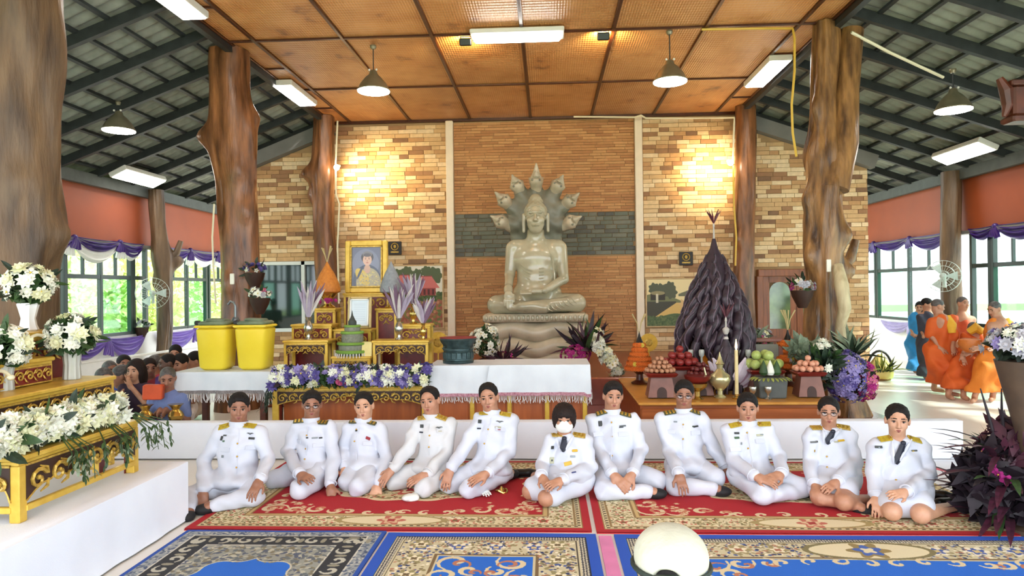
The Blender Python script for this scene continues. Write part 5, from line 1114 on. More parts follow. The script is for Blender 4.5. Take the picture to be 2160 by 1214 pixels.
p = at(8, 800, 4.1); vase('flower_vase', (p.x, 4.1, 1.06), [(.055, 0), (.05, .1), (.06, .18), (.062, .2)], M['glass_w'], 'white flower bouquet cut off by the left edge of the photo', wf, .15, .26, 40, 33, .055, flute=10)
M['ivory'] = mat('ivory_plastic', (228, 220, 188), .35, var=.04)
for x, y, z, lb in ((-3.25, 3.75, 1.068, 'ivory gooseneck lamp on the second gold table, nearest the camera'), (-3.42, 4.32, 1.24, 'ivory gooseneck lamp on the carved stand below the tall gold stand')):
    t = thing('gooseneck_lamp', (x, y, z), lb, 'lamp'); MB().lathe((x, y, z), [(.045, 0), (.045, .012), (.02, .03), (.014, .06)], 16).obj('base', M['ivory'], t, smooth=True)
    pts = [(x, y+.13*(1-math.cos(a))*1.0-.0, z+.05+.10*math.sin(a)*(1.0 if a < 1.6 else .95)) for a in np.linspace(0, 2.7, 12)]; MB().tube(pts, .011, 8).obj('neck', M['ivory'], t, smooth=True); MB().ell(pts[-1], (.02, .026, .018), 10, 6).obj('lamp_head', M['ivory'], t, smooth=True)
# ================================================================== TABLES WITH CLOTHS, YELLOW BINS
M['tabwood'] = mat('dark_table_wood', (96, 46, 26), .4, c2=(66, 30, 18), scale=5, stretch=(1, 1, 4))
M['cloth_w'] = mat('white_table_cloth', (216, 222, 226), .8, c2=(204, 210, 216), scale=4, bump=.1, bscale=90)
M['fringe'] = mat('white_fringe', (222, 218, 214), .9, var=.1, scale=60)
def cloth_table(x0, x1, y0, y1, zt, drop, label, legs=True, seed=1, fr=.07, front=None, trim=None):
    g = np.random.default_rng(seed); c = ((x0+x1)/2, (y0+y1)/2, 0); t = thing('cloth_table', c, label, 'table'); tp = MB().box((c[0], c[1], zt-.025), (x1-x0-.03, y1-y0-.03, .03)).obj('tabletop', M['tabwood'], t)
    if legs:
        for x in (x0+.1, x1-.1):
            for y in (y0+.08, y1-.08): MB().box((x, y, (zt-.04)/2), (.07, .07, zt-.04), bev=.006).obj('leg', M['tabwood'], t)
        MB().box((c[0], y0+.08, zt-.11), (x1-x0-.2, .03, .12)).obj('rail', M['tabwood'], t)
    ph = g.uniform(0, 6, 4); b = MB(); N_ = [(0, -1), (1, 0), (0, 1), (-1, 0)]; per = [(x0, y0), (x1, y0), (x1, y1), (x0, y1)]; pts = []
    for k in range(4):
        a, e = per[k], per[(k+1) % 4]; n = max(3, int(math.hypot(e[0]-a[0], e[1]-a[1])/.03))
        for i in range(n):
            u = i/n; nx = N_[k]; nn = (nx[0]+N_[k-1][0], nx[1]+N_[k-1][1]) if i == 0 else nx; pts.append((a[0]+(e[0]-a[0])*u, a[1]+(e[1]-a[1])*u, nn, 1.8 if i in (0, 1, n-1) else 1))
    n = len(pts); rows = ((0, 0), (.006, .2), (.03, .35), (drop*.5, .7), (drop, 1)); V_ = []
    def pos(i, dz, w_): 
        x, y, nn, c_ = pts[i]; s = (x*2.3+y*3.1)*6; f = .006+w_*(.012+.011*math.sin(s+ph[0])+.008*math.sin(s*2.7+ph[1]))*c_; return (x+nn[0]*f, y+nn[1]*f, zt-dz-(.02 if c_ > 1 else 0)*w_)
    for dz, w_ in rows: V_ += [pos(i, dz, w_) for i in range(n)]
    b.add(V_, [(r*n+i, (r+1)*n+i, (r+1)*n+(i+1) % n, r*n+(i+1) % n) for r in range(len(rows)-1) for i in range(n)]+[tuple(range(n-1, -1, -1))][::-1]); cl = b.obj('tablecloth', M['cloth_w'], t, smooth=True, angle=50)
    f = MB()
    for i in range(n):
        for k in range(2):
            p_ = Vector(pos(i, drop, 1)); q = Vector(pos((i+1) % n, drop, 1)); p_ = p_.lerp(q, k/2); L_ = fr*g.uniform(.7, 1.1); f.tube([p_, p_+Vector((g.normal()*.006, g.normal()*.006, -L_*.6)), p_+Vector((g.normal()*.01, g.normal()*.01, -L_))], [.003, .005, .0035], 4)
    if fr: f.obj('fringe', M['fringe'], cl)
    if trim:                                                   # woven band above the fringe
        f2 = MB()
        for k in range(n): a, e = Vector(pos(k, drop-.0, 1)), Vector(pos((k+1) % n, drop, 1)); a2, e2 = Vector(pos(k, drop-.035, .98)), Vector(pos((k+1) % n, drop-.035, .98)); o_ = Vector((pts[k][2][0], pts[k][2][1], 0))*.003; f2.quad(a+o_, e+o_, e2+o_, a2+o_)
        f2.obj('woven_band', trim, cl)
    return t
x0, x1 = at(372, 790, 7.6).x, at(572, 790, 7.6).x
cloth_table(x0, x1, 7.55, 8.15, .77, .24, 'dark wooden table under a fringed white cloth carrying the yellow bins', seed=4, fr=.1, trim=mat('grey_band', (150, 142, 140), .9, var=.3, scale=90))
xa, xm, xb_ = at(905, 770, 7.5).x, at(1036, 770, 7.5).x, at(1243, 770, 7.5).x
cloth_table(xa, xm-.005, 7.5, 8.1, .83, .34, 'cloth-covered table carrying the bronze drum', seed=5, fr=.07, legs=False, trim=mat('rose_band', (196, 150, 160), .9, c2=(150, 90, 104), scale=60))
cloth_table(xm+.005, xb_, 7.46, 8.1, .835, .33, 'bare-topped table under a white cloth with a rose fringe, in front of the statue', seed=6, fr=.08, legs=False, trim=MATS['rose_band'])
M['panelwood'] = mat('orange_panel_wood', (172, 92, 44), .35, c2=(140, 70, 32), scale=3, stretch=(5, 1, .6))
pc = MB(); tcab = thing('wooden_cabinet', ((xa+xb_)/2, 7.85, 0), 'orange wood panelled cabinet with gold mullions below the white tablecloths', 'cabinet')
MB().box(((xa+xb_)/2, 7.83, .39), (xb_-xa-.06, .5, .76)).obj('carcass', M['panelwood'], tcab)
for k in range(5): 
    x = xa+.05+(xb_-xa-.1)*k/4; MB().box((x, 7.568, .38), (.05, .025, .74), bev=.006).obj('mullion', M['gold'], tcab)
    if k < 4: MB().box((x+(xb_-xa-.1)/8, 7.575, .38), ((xb_-xa-.1)/4-.09, .014, .68), bev=.005).obj('panel', M['panelwood'], tcab)
M['bin'] = mat('yellow_plastic', (240, 216, 62), .4, c2=(232, 204, 48), scale=3, sub=.03); M['bag'] = mat('green_grey_bag', (118, 132, 104), .5, c2=(84, 98, 76), scale=12, bump=.4, bscale=30)
for k, (px, lb) in enumerate(((459, 'yellow plastic bin with green lid, left of the pair on the white table'), (540, 'yellow plastic bin with green lid, right of the pair beside the gold altar'))):
    p = at(px, 783, 7.82); x = p.x; t = thing('yellow_bin', (x, 7.82, .772), lb, 'bin', 'yellow bins on the white table'); w = .365; h = .50
    b = MB(); b.box((x, 7.82, .772+h/2), (w*.86, w*.8, h), bev=.035, taper=(1.16, 1.16)); b.obj('bin_body', M['bin'], t, smooth=True, angle=50)
    MB().box((x, 7.82, .772+h), (w*1.06, w*.99, .03), bev=.012).obj('rim', M['bin'], t)
    l = MB(); l.box((x, 7.82, .772+h+.035), (w*.92, w*.85, .05), bev=.02); l.box((x+.02, 7.8, .772+h+.07), (w*.6, w*.6, .035), rot=(0, .05, .1), bev=.015); l.obj('lid', M['bag'], t, smooth=True, angle=50)
    MB().box((x-w*.46, 7.70, .772+h+.045), (.06, .07, .05), bev=.01).obj('clip', M['black'], t)
t = thing('tap', (at(497, 680, 7.95).x, 7.95, 1.27), 'dark curved metal tap rising behind the left yellow bin', 'tap'); x = t.location.x
MB().tube([(x, 7.95, 1.27), (x, 7.95, 1.5), (x-.02, 7.95, 1.545), (x-.06, 7.95, 1.555), (x-.09, 7.95, 1.52)], .014, 8).obj('spout', M['silver_pin'], t, smooth=True); MB().lathe((x, 7.95, 1.27), [(.04, 0), (.05, .06), (.03, .1)], 12).obj('tap_body', M['silver_pin'], t, smooth=True)
# ================================================================== STATUE ON ITS COILED BASE
M['stone'] = mat('polished_beige_stone', (184, 176, 148), .22, c2=(160, 153, 126), scale=3, coat=.5)
M['stone_d'] = mat('grey_green_stone', (128, 126, 108), .4, c2=(106, 106, 92), scale=4)
M['stone_b'] = mat('pale_base_stone', (200, 188, 162), .35, c2=(160, 148, 122), scale=2.5)
YS = 12.0; SS = 12/1450
BP = lambda x, y, d=0: V3(at(x, y, YS-d))
st = thing('seated_statue', tuple(BP(1131, 757)*np.array((1, 1, 0))+np.array((0, 0, .4))), 'polished stone seated Buddha statue sheltered by a seven-headed serpent hood', 'statue')
hc = BP(1130, 459, .14); hR = head_R(0, .02, 0); hk = 2.55
hp_, hcut_, L = head_prims(hc, hR, hk, ears=False)
B = hp_+[P_ell(L(0, -.01, .115), np.array((.045, .05, .05))*hk, hR, .04), P_cap(BP(1130, 490, .05), BP(1130, 520, .02), .15, .17, .06)]
for q in (-1, 1): B += [P_cap(L(q*.080, -.005, .02), L(q*.082, .005, -.09), .014*hk, .011*hk, .02)]
B += [P_ell(BP(1131, 545, .03), (.44, .25, .30), None, .08), P_ell(BP(1133, 585, .04), (.35, .25, .34), None, .08), P_ell(BP(1133, 615, .05), (.42, .30, .22), None, .08)]
B += [P_cap(BP(1088, 521, .02), BP(1176, 521, .02), .14, None, .06)]
aR = (BP(1081, 523, .03), BP(1075, 580, .08), BP(1072, 612, .5)); aL = (BP(1182, 523, .03), BP(1189, 588, .12), BP(1150, 612, .52))
for A, E, Wr in (aR, aL): B += [P_cap(A, E, .118, .088, .03), P_cap(E, Wr, .085, .062, .03)]
B += [P_ell(BP(1073, 627, .62), (.078, .045, .11), None, .06), P_cap(BP(1072, 608, .48), BP(1073, 624, .60), .062, .06, .05)]
for i in range(4): x = 1064.5+5.2*i; B += [P_cap(BP(x, 632, .66), BP(x, 649 if i in (1, 2) else 645, .66), .024, .019, .008)]
B += [P_cap(BP(1083, 622, .62), BP(1084, 636, .66), .026, .02, .01)]
B += [P_box(BP(1128, 614, .55), (.13, .07, .04), None, .03, .03)]
for i in range(4): B += [P_cap(BP(1120, 612+i*2.2, .58+.02*i), BP(1098, 613+i*2.2, .60+.02*i), .022, .018, .008)]
B += [P_cap(BP(1133, 640, .0), BP(1048, 641, .32), .20, .155, .08), P_cap(BP(1133, 640, .0), BP(1216, 638, .32), .20, .155, .08),     # thighs
      P_cap(BP(1046, 644, .36), BP(1150, 649, .62), .135, .085, .05), P_cap(BP(1218, 640, .36), BP(1100, 646, .66), .135, .075, .05), P_cap(BP(1100, 647, .66), BP(1078, 650, .62), .06, .05, .04)]
skin_obj('statue_body', B, M['stone'], st, h=.022, fine=[(hc-.36, hc+.36, .014), (BP(1050, 655, .75), BP(1150, 600, .4), .013)], cut=hcut_)
def s_tube(name, pts, r): return MB().tube([Vector(p) for p in pts], r, 6).obj(name, M['stone'], st, smooth=True)
for q in (-1, 1):
    s_tube('eyelid', [L(q*.014, .084, .012), L(q*.031, .088, .007), L(q*.050, .075, .013)], [.005, .012, .005]); s_tube('eyebrow', [L(q*.010, .096, .028), L(q*.03, .093, .040), L(q*.054, .070, .030)], [.006, .011, .005])
s_tube('lips', [L(-.024, .084, -.052), L(0, .094, -.055), L(.024, .084, -.052)], [.006, .018, .006])
skin_obj('hair_cap', [P_ell(L(0, -.016, .036), np.array((.081, .099, .087))*hk, hR, .02), P_ell(L(0, -.015, .118), np.array((.046, .052, .046))*hk, hR, .06)], M['stone'], st, h=.016, cut=[P_ell(L(0, .085, -.010), np.array((.068, .078, .085))*hk, hR, .02), P_box(L(0, .05, -.08), np.array((.12, .08, .085))*hk, hR, .01, .02), P_box(L(0, 0, -.14), np.array((.12, .14, .08))*hk, hR, .01, .02)], noise=lambda X, Y, Z: .006*np.sin(75*X)*np.sin(75*Z+20*Y))
for k in range(5): s_tube('rib_fold', [BP(1137, 566+k*7, .30), BP(1147, 565+k*7, .285)], .012)                        # robe folds on chest and shin
for k in range(7): s_tube('robe_fold', [BP(1098+k*2.2, 556+k*8, .24), BP(1110+k*2, 567+k*7, .27), BP(1124, 572+k*7.5, .275)], [.006, .010, .004])
for k in range(7): s_tube('robe_fold', [BP(1152+k*9, 646-k*3.2, .68-k*.03), BP(1158+k*9, 653-k*2.8, .70-k*.03), BP(1166+k*9, 656-k*2.4, .66-k*.03)], [.006, .011, .005])
s_tube('robe_edge', [BP(1150, 512, .16), BP(1166, 545, .26), BP(1170, 590, .27), BP(1172, 608, .3)], [.012, .014, .014, .012])
# serpent hood: one shell, seven necks with carved heads
tips = ((1131, 345), (1080, 369), (1188, 369), (1044, 405), (1222, 407), (1035, 455), (1226, 456)); roots = ((1131, 399), (1096, 402), (1171, 402), (1073, 432), (1192, 432), (1068, 473), (1193, 473))
H = [P_ell(BP(1131, 462, -.28), (.50, .15, .52), None, .1), P_ell(BP(1131, 510, -.3), (.46, .15, .42), None, .1)]
for r in roots: H.append(P_cap(BP(1131+(r[0]-1131)*.4, 470+(r[1]-470)*.4, -.26), BP(*r, -.2), .22, .12, .06))
skin_obj('serpent_hood', H, M['stone_d'], st, h=.025, noise=lambda X, Y, Z: .012*np.sin(26*X+7*Z)*np.sin(21*Z))
for tp, r in zip(tips, roots):
    a, e = BP(*r, -.17), BP(*tp, -.02); d = e-a; ln = np.linalg.norm(d); u = d/ln; sd_ = unit(np.cross(u, (0, 1, 0))); b0 = a+u*ln*.0
    Hd = [P_cap(a-u*.1, a+u*ln*.25, .10, .105, .04), P_ell(a+u*ln*.32+np.array((0, -.03, 0)), (.115, .11, .115), None, .04), P_cap(a+u*ln*.4, e, .095, .018, .05), P_cap(a+u*ln*.45+np.array((0, -.08, 0)), a+u*ln*.62+np.array((0, -.07, 0)), .04, .03, .03)]
    for q in (-1, 1): Hd += [P_cap(a+u*ln*.28+sd_*.09*q, a+u*ln*.46+sd_*.13*q, .035, .01, .02)]
    o = skin_obj('serpent_head', Hd, M['stone_b'], st, h=.018, cut=[P_box(a+u*ln*.40+np.array((0, -.13, 0)), (.09, .06, .012), np.stack([sd_, np.array((0, 1, 0)), u], 1), .004, .006)])
    for q in (-1, 1): MB().ell(a+u*ln*.33+sd_*.06*q+np.array((0, -.115, 0)), (.025, .02, .02), 8, 6).obj('eye', M['stone_d'], o)
# plinth slab with relief and three wavy coils
pc_ = BP(1130, 668, .1); w1 = 212*SS
MB().box((pc_[0], pc_[1], pc_[2]), (w1, .95, 17*SS), bev=.03).obj('lotus_slab', M['stone_b'], st, smooth=True, angle=50)
for k in range(22): x = pc_[0]-w1/2+.06+(w1-.12)*k/21; MB().ell((x, pc_[1]-.475, pc_[2]), (.03, .02, .05), 8, 6).obj('lotus_petal', M['stone'], st, smooth=True)
for k, (ya, yb2, ww) in enumerate(((678, 712, 214), (713, 747, 196), (742, 768, 180))):
    a, e = BP(1130, ya, .1), BP(1130, yb2, .1); zc, hh = (a[2]+e[2])/2, (a[2]-e[2])/2; W2 = ww*SS/2; cs = []
    N1 = 20
    for i in range(N1): 
        u0, u1 = -1+2*i/N1, -1+2*(i+1)/N1; wv = lambda u: .045*math.cos(u*PI*2)*(-1)
        cs.append(P_cap((a[0]+u0*W2*.92, a[1]-.30, zc+wv(u0)), (a[0]+u1*W2*.92, a[1]-.30, zc+wv(u1)), hh*1.05, None, .03))
    cs.append(P_box((a[0], a[1]+.05, zc), (W2, .40, hh), None, .1, .04)); skin_obj('serpent_coil', cs, M['stone_b'], st, h=.028)
# ================================================================== CENTRE-LEFT GOLD ALTAR
G2 = 'gold altar tables around the portrait'
def gt(px0, px1, pyt, pyb, Y, dep, label, zb=None, **kw):
    a, c = at(px0, pyt, Y), at(px1, pyt, Y); z0 = at(px0, pyb, Y).z if zb is None else zb
    return gold_table(a.x, c.x, Y, Y+dep, z0, a.z, label, G2, **kw)
TW = gt(570, 905, 815, 890, 7.5, .5, 'wide gold altar table with carved apron behind the second and third seated men', zb=0, ap=.16, leg=.075, stretcher=True)
a0, a1 = at(592, 850, 7.62), at(885, 850, 7.62); MB().box(((a0.x+a1.x)/2, 7.72, .27), (a1.x-a0.x, .03, .5), bev=.006).obj('back_panel', M['panelwood'], TW)
zT = at(570, 815, 7.5).z
dk = MB().box(((a0.x+a1.x)/2, 8.45, zT-.13), (a1.x-a0.x+.3, .9, .06)).obj('altar_deck', M['dred']); tag(dk, 'dark red deck under the stepped gold stands', 'deck'); DZ = zT-.1
bl = MB()
for x in (a0.x, a1.x):
    for y in (8.1, 8.8): bl.box((x, y, (zT-.16)/2), (.1, .1, zT-.16))
tag(bl.obj('leg', M['tabwood'], dk), None)
gt(595, 692, 718, 768, 8.1, .35, 'low gold stand with scalloped apron, front left of the stepped altar', zb=DZ, ap=.13, leg=.045)
gt(783, 905, 718, 768, 8.1, .35, 'low gold stand with scalloped apron, front right of the stepped altar', zb=DZ, ap=.13, leg=.045)
gt(612, 700, 684, 718, 8.47, .3, 'middle gold stand on the left holding the brass vase', zb=DZ, ap=.2, panel=True)
gt(835, 908, 684, 718, 8.47, .3, 'middle gold stand on the right, its end legs tall and slim', zb=DZ, ap=.2, panel=True)
gt(660, 708, 650, 690, 8.8, .28, 'tall gold stand carrying the orange cone', zb=DZ, ap=.25, panel=True)
gt(790, 838, 650, 690, 8.8, .28, 'tall gold stand carrying the grey cone', zb=DZ, ap=.25, panel=True)
gt(722, 822, 618, 650, 9.12, .3, 'tallest gold stand behind the certificate, carrying the portrait', zb=DZ, ap=.25, panel=True)
gt(700, 783, 694, 720, 8.55, .3, 'centre gold stand behind the green tiered offering', zb=DZ, ap=.18, panel=True)
gt(697, 782, 752, 770, 8.05, .35, 'lowest gold stand under the green tiered offering, red legs showing', zb=DZ, ap=.08)
garland('flower_garland', tuple(at(580, 797, 7.42)), tuple(at(905, 793, 7.42)), 'garland of white, violet and lilac flowers on the wide gold altar table', [BL['white'], BL['white'], BL['violet'], B5['violet'], BL['lilac'], B5['violet'], BL['cream'], BL['violet'], B5['lilac']], [LM['dark'], LM['dark'], LM['black'], LM['green']], 210, .062, .11, 22, (0, -1, .35), .10, 90)
pk = thing('flower_spray', tuple(at(720, 815, 7.28)), 'small pink flower cluster in the middle of the violet garland', 'flowers'); g = np.random.default_rng(5); clump(pk, sphere_pts(at(720, 803, 7.3), .05, 6, g, -1), [BL['pink']], .035, g)
tf = thing('trailing_fern', tuple(at(572, 840, 7.42)), 'dark trailing leaves hanging at the left end of the violet garland', 'foliage')
for k in range(10): q0 = at(590-k*2, 805, 7.38); q1 = at(560+g.uniform(-12, 14), 835+g.uniform(0, 30), 7.36); MB().tube([q0, q0.lerp(q1, .5)+Vector((-.03, -.02, .03)), q1], .004, 4).obj('stem', LF['dark'], tf); [inst('leaf', LM['dark'], tf, q0.lerp(q1, s/4), orient((g.normal(), -.6, -.5)), .05) for s in range(1, 5)]
# portrait, certificate
def picture(name, c, w, h, img, frame, fw_, label, cat, tilt=0., fm=None, mount=None):
    t = thing(name, c, label, cat); R = Matrix.Rotation(tilt, 3, 'X'); C_ = Vector(c)+Vector((0, 0, 0)); q = lambda x, y, z: C_+R @ Vector((x, y, z+h/2))
    b = MB()
    for s in (-1, 1): b.box(q(s*(w-fw_)/2, 0, 0), (fw_, .05, h), rot=R, bev=.012); b.box(q(0, 0, s*(h-fw_)/2), (w-2*fw_+.002, .05, fw_), rot=R, bev=.012)
    fo = b.obj('frame', fm or M['gold'], t)
    iw, ih = w-2*fw_, h-2*fw_; l = MB()
    for s in (-1, 1): l.box(q(s*(iw/2-.008), -.016, 0), (.016, .03, ih), rot=R); l.box(q(0, -.016, s*(ih/2-.008)), (iw, .03, .016), rot=R)
    l.obj('inner_moulding', M['gold_d'] if not mount else mount, fo); p_ = MB(); p_.quad(q(-iw/2, -.006, -ih/2), q(iw/2, -.006, -ih/2), q(iw/2, -.006, ih/2), q(-iw/2, -.006, ih/2), uv=True); p_.obj('picture', print_mat(name+'_print', img, .25), t); MB().box(q(0, .012, 0), (w-.02, .02, h-.02), rot=R).obj('backing', M['dark_wood'], t)
    return t
def img_portrait():
    p = Print(.8, 1.1, .004, (104, 108, 128)); X, Y = p.X, p.Y; g = np.random.default_rng(1)
    p.disc(.38, .62, .34, (122, 126, 146), ry=.4); p.disc(.42, .16, .36, (72, 78, 96), ry=.44); p.disc(.45, .12, .31, (168, 158, 120), ry=.40)
    p.disc(.30, .28, .13, (206, 176, 60), ry=.26, ang=.6); p.speck(np.hypot((X-.45)/.28, (Y-.1)/.34) < 1, [(196, 180, 120), (150, 140, 130), (214, 196, 110)], g, 120, .02)
    p.disc(.42, .49, .08, (196, 156, 130), ry=.12); p.disc(.42, .80, .155, (64, 58, 60), ry=.16); p.disc(.42, .88, .12, (120, 116, 118), ry=.08); p.disc(.42, .73, .112, (208, 168, 144), ry=.15); p.disc(.42, .86, .10, (88, 82, 84), ry=.05)
    for s in (-1, 1): p.disc(.42+s*.045, .755, .016, (60, 44, 40), ry=.008); p.disc(.42+s*.045, .785, .025, (70, 60, 58), ry=.005)
    p.disc(.42, .705, .012, (184, 140, 118), ry=.03); p.disc(.42, .655, .034, (166, 80, 76), ry=.010); p.disc(.24, .4, .03, (60, 66, 84), ry=.2, ang=-.4)
    return p.a
c = at(773, 612, 9.2); ww, hh = 92*9.2/1450, 112*9.2/1450
picture('framed_portrait', (c.x, 9.2, at(773, 618, 9.12).z+.005), ww, hh, img_portrait(), None, .075, 'gold framed portrait of a smiling woman in a yellow sash, on the tallest gold stand', 'picture', tilt=-.06)
ct = np.ones((90, 60, 3), np.float32)*np.array((206, 218, 224))/255; 
for r in range(18, 74, 6): ct[r:r+2, 12:48] = np.array((184, 198, 208))/255
c = at(757, 694, 8.5); picture('certificate', (c.x, 8.52, at(757, 694, 8.55).z+.012), .30, .40, ct, None, .03, 'white certificate in a thin gold frame below the portrait', 'picture', tilt=-.14, fm=mat('pale_gold_frame', (214, 190, 130), .4, metal=.3), mount=mat('white_mount', (232, 232, 226), .6, var=.02))
# prints and small plaques on the brick wall
def img_houses():
    p = Print(2.2, 2.2, .01, (222, 216, 196)); X, Y = p.X, p.Y; g = np.random.default_rng(2)
    p.fill(Y < 1.15, (150, 92, 66)); p.speck(Y < 1.1, [(170, 104, 74), (126, 120, 60), (96, 110, 56), (150, 80, 60), (186, 130, 96)], g, 500, .07); p.speck((Y > 1.0) & (Y < 1.3), [(80, 96, 44), (60, 80, 40)], g, 160, .08)
    for x, y, r in ((.5, 1.9, .2), (.85, 1.98, .22), (1.25, 1.9, .2), (1.9, 1.85, .3), (1.6, 2.0, .2)): p.disc(x, y, r, (84, 96, 62), lobes=7, amp=.1)
    for x0, y0, w in ((.35, 1.2, .8), (1.15, 1.15, .9)):
        p.fill((X > x0+.1) & (X < x0+w-.1) & (Y > y0) & (Y < y0+.28), (150, 66, 60))
        for k in range(4): p.fill((abs(X-(x0+.2+k*(w-.4)/3)) < .04) & (Y > y0+.02) & (Y < y0+.22), (84, 40, 38))
        t = (Y-(y0+.26))/.42; p.fill((t > 0) & (t < 1) & (abs(X-x0-w/2) < w*.56-(w*.34)*t), (206, 112, 104)); p.fill((t > .97) & (t < 1.04) & (abs(X-x0-w/2) < w*.24), (150, 70, 66))
    return p.a
def img_fields():
    p = Print(2.2, 1.8, .01, (232, 214, 160)); X, Y = p.X, p.Y; g = np.random.default_rng(3)
    p.fill(Y < 1.0+.25*np.sin(X*1.6+1), (118, 122, 84)); p.fill((Y < .95) & (X < 1.2), (70, 70, 58)); t = (X*.62+.15-Y); p.fill((t > 0) & (Y < .9), (214, 178, 104)); p.fill(Y < .42-.06*np.sin(X*4), (84, 104, 66)); p.speck(Y < .4, [(70, 92, 56), (104, 118, 74)], g, 140, .05)
    for x, y, r in ((.3, 1.45, .22), (.6, 1.38, .26), (.95, 1.5, .22), (1.0, 1.3, .24)): p.disc(x, y, r, (84, 90, 70), lobes=7, amp=.12)
    p.fill((Y > 1.0) & (Y < 1.32) & (abs(X-.45) < .3), (58, 54, 46)); p.disc(.45, 1.28, .3, (150, 140, 100), ry=.08); p.fill((Y > .9) & (Y < 1.25) & (abs(X-.42) < .05), (206, 198, 170)); p.disc(1.5, .85, .16, (214, 176, 120), lobes=6); p.fill((Y > 1.15) & (X > 1.3) & (Y < 1.2+.35*(X-1.2)), (104, 106, 84))
    return p.a
def wallprint(px0, py0, px1, py1, img, label):
    a, e = at(px0, py0, 13.78), at(px1, py1, 13.78); b = MB(); b.box(((a.x+e.x)/2, 13.785, (a.z+e.z)/2), (e.x-a.x+.06, .03, a.z-e.z+.06), bev=.008); t = b.obj('wall_picture', mat('print_edge', (206, 176, 128), .6)); tag(t, label, 'picture')
    MB().quad((a.x, 13.768, e.z), (e.x, 13.768, e.z), (e.x, 13.768, a.z), (a.x, 13.768, a.z), uv=True).obj('picture', print_mat('wall_print', img, .6), t)
wallprint(812, 562, 934, 690, img_houses(), 'large unframed picture of red-roofed wooden houses, left of the statue'); wallprint(1364, 590, 1478, 686, img_fields(), 'large unframed picture of trees and yellow fields, right of the statue')
for px, py, lb in ((833, 523, 'small dark plaque with a gold emblem to the right of the portrait'), (1447, 545, 'small dark plaque with a gold emblem above the picture of fields')):
    c = at(px, py, 13.77); t = tag(MB().box(c, (.27, .03, .27), bev=.008).obj('plaque', mat('plaque_black', (34, 26, 20), .5, var=.2)), lb, 'plaque'); b = MB(); b.tube([c+Vector((.07*math.cos(a), -.02, .03+.07*math.sin(a))) for a in np.linspace(0, 6.28, 13)[:-1]], .010, 5, closed=True); b.box(c+Vector((0, -.02, -.08)), (.16, .01, .03)); b.ell(c+Vector((0, -.02, .03)), (.03, .012, .04), 8, 6); b.obj('emblem', M['gold_d'], t)
# cones, vases of folded strips, tiered offering
def leaf_fan(t, c, n, L_, spread, mats_, g, name='folded_strip', w=.016, droop=.25):
    for k in range(n):
        a = g.uniform(0, 6.28); s = spread*math.sqrt(g.random()); d = Vector((math.cos(a)*s, math.sin(a)*s*.7, 1)).normalized(); b = MB(); l = L_*g.uniform(.75, 1.1); sd_ = d.cross(Vector((0, 1, 0))).normalized(); P_ = []
        for i in range(5): tt = i/4; c_ = Vector(c)+d*l*tt+Vector((d.x, d.y, 0))*droop*l*tt*tt; ww = w*(1, 1.3, 1.4, 1.1, .15)[i]; P_ += [c_-sd_*ww, c_+Vector((0, -.006, 0)), c_+sd_*ww]
        b.add(P_, [f for i in range(4) for f in ((i*3, i*3+1, i*3+4, i*3+3), (i*3+1, i*3+2, i*3+5, i*3+4))]); b.obj(name, mats_[k % len(mats_)], t)
vprof = lambda s: [(r*s, z*s) for r, z in ((.055, 0), (.06, .015), (.025, .04), (.022, .07), (.05, .11), (.062, .16), (.045, .21), (.025, .25), (.04, .29), (.042, .30))]
strips = [mat('strip_lilac', (170, 158, 178), .6), mat('strip_mauve', (118, 88, 112), .6), mat('strip_pale', (206, 200, 196), .6)]
g = np.random.default_rng(11)
M['gilt'] = mat('gilt_metal', (214, 182, 104), .2, metal=.9, var=.1)
M['tarn'] = mat('silver_metal', (196, 192, 180), .25, metal=.9, var=.1)
for px, py, Y, lb, m, s in ((651, 718, 8.25, 'silvery vase with a fan of lilac folded strips, left of the orange cone', 'tarn', .95), (842, 718, 8.25, 'silvery vase with a fan of lilac folded strips, in front of the grey cone', 'tarn', .9), (872, 684, 8.6, 'gilt vase with a tall fan of lilac folded strips, right of the grey cone', 'gilt', .85), (893, 718, 8.3, 'short gilt vase with pale strips at the right end of the stepped altar', 'gilt', .7)):
    c = at(px, py, Y); c.z += .004; t = thing('strip_bouquet', c, lb, 'vase', 'vases of folded leaf strips on the gold altar'); MB().lathe(c, vprof(s), 20).obj('vase_body', M[m], t, smooth=True); leaf_fan(t, c+Vector((0, 0, .28*s)), 24, .46*s, .5, strips, g)
def phum(px, py_b, Y, dia, hh, m, label, twig=True):
    c = at(px, py_b, Y); t = thing('cone_offering', c, label, 'offering'); r = dia/2
    MB().lathe(c, [(r*.55, 0), (r*.6, .02), (r*.28, .06), (r*.25, .1), (r*.5, .14), (r*.75, .19), (r*.78, .2)], 24).obj('footed_bowl', M['gilt'], t, smooth=True)
    z0 = .2; MB().lathe(c, [(r*.8, z0), (r*.98, z0+.02), (r*1., z0+.06), (r*.85, z0+hh*.35), (r*.55, z0+hh*.62), (r*.25, z0+hh*.82), (r*.08, z0+hh*.95), (.004, z0+hh)], 28, flute=14, fa=.02).obj('cone', m, t, smooth=True)
    if twig: 
        for k in range(6): a = g.uniform(0, 6.28); q = c+Vector((0, 0, z0+hh*.95)); MB().tube([q, q+Vector((.03*math.cos(a), .02*math.sin(a), .1)), q+Vector((.07*math.cos(a), .05*math.sin(a), .17+.06*g.random()))], [.004, .004, .008], 5).obj('twig', mat('pale_twig', (196, 176, 120), .6), t)
    return t
t = phum(691, 650, 8.93, .34, .42, mat('orange_cone', (204, 128, 44), .55, c2=(180, 104, 30), scale=30, bump=.3, bscale=80), 'orange lotus bud cone on a gilt footed bowl, left of the portrait'); clump(t, sphere_pts(at(694, 636, 8.78), .12, 12, g, -.3, (1.3, .6, .4)), [B5['pink'], BL['white'], BL['magenta']], .035, g)
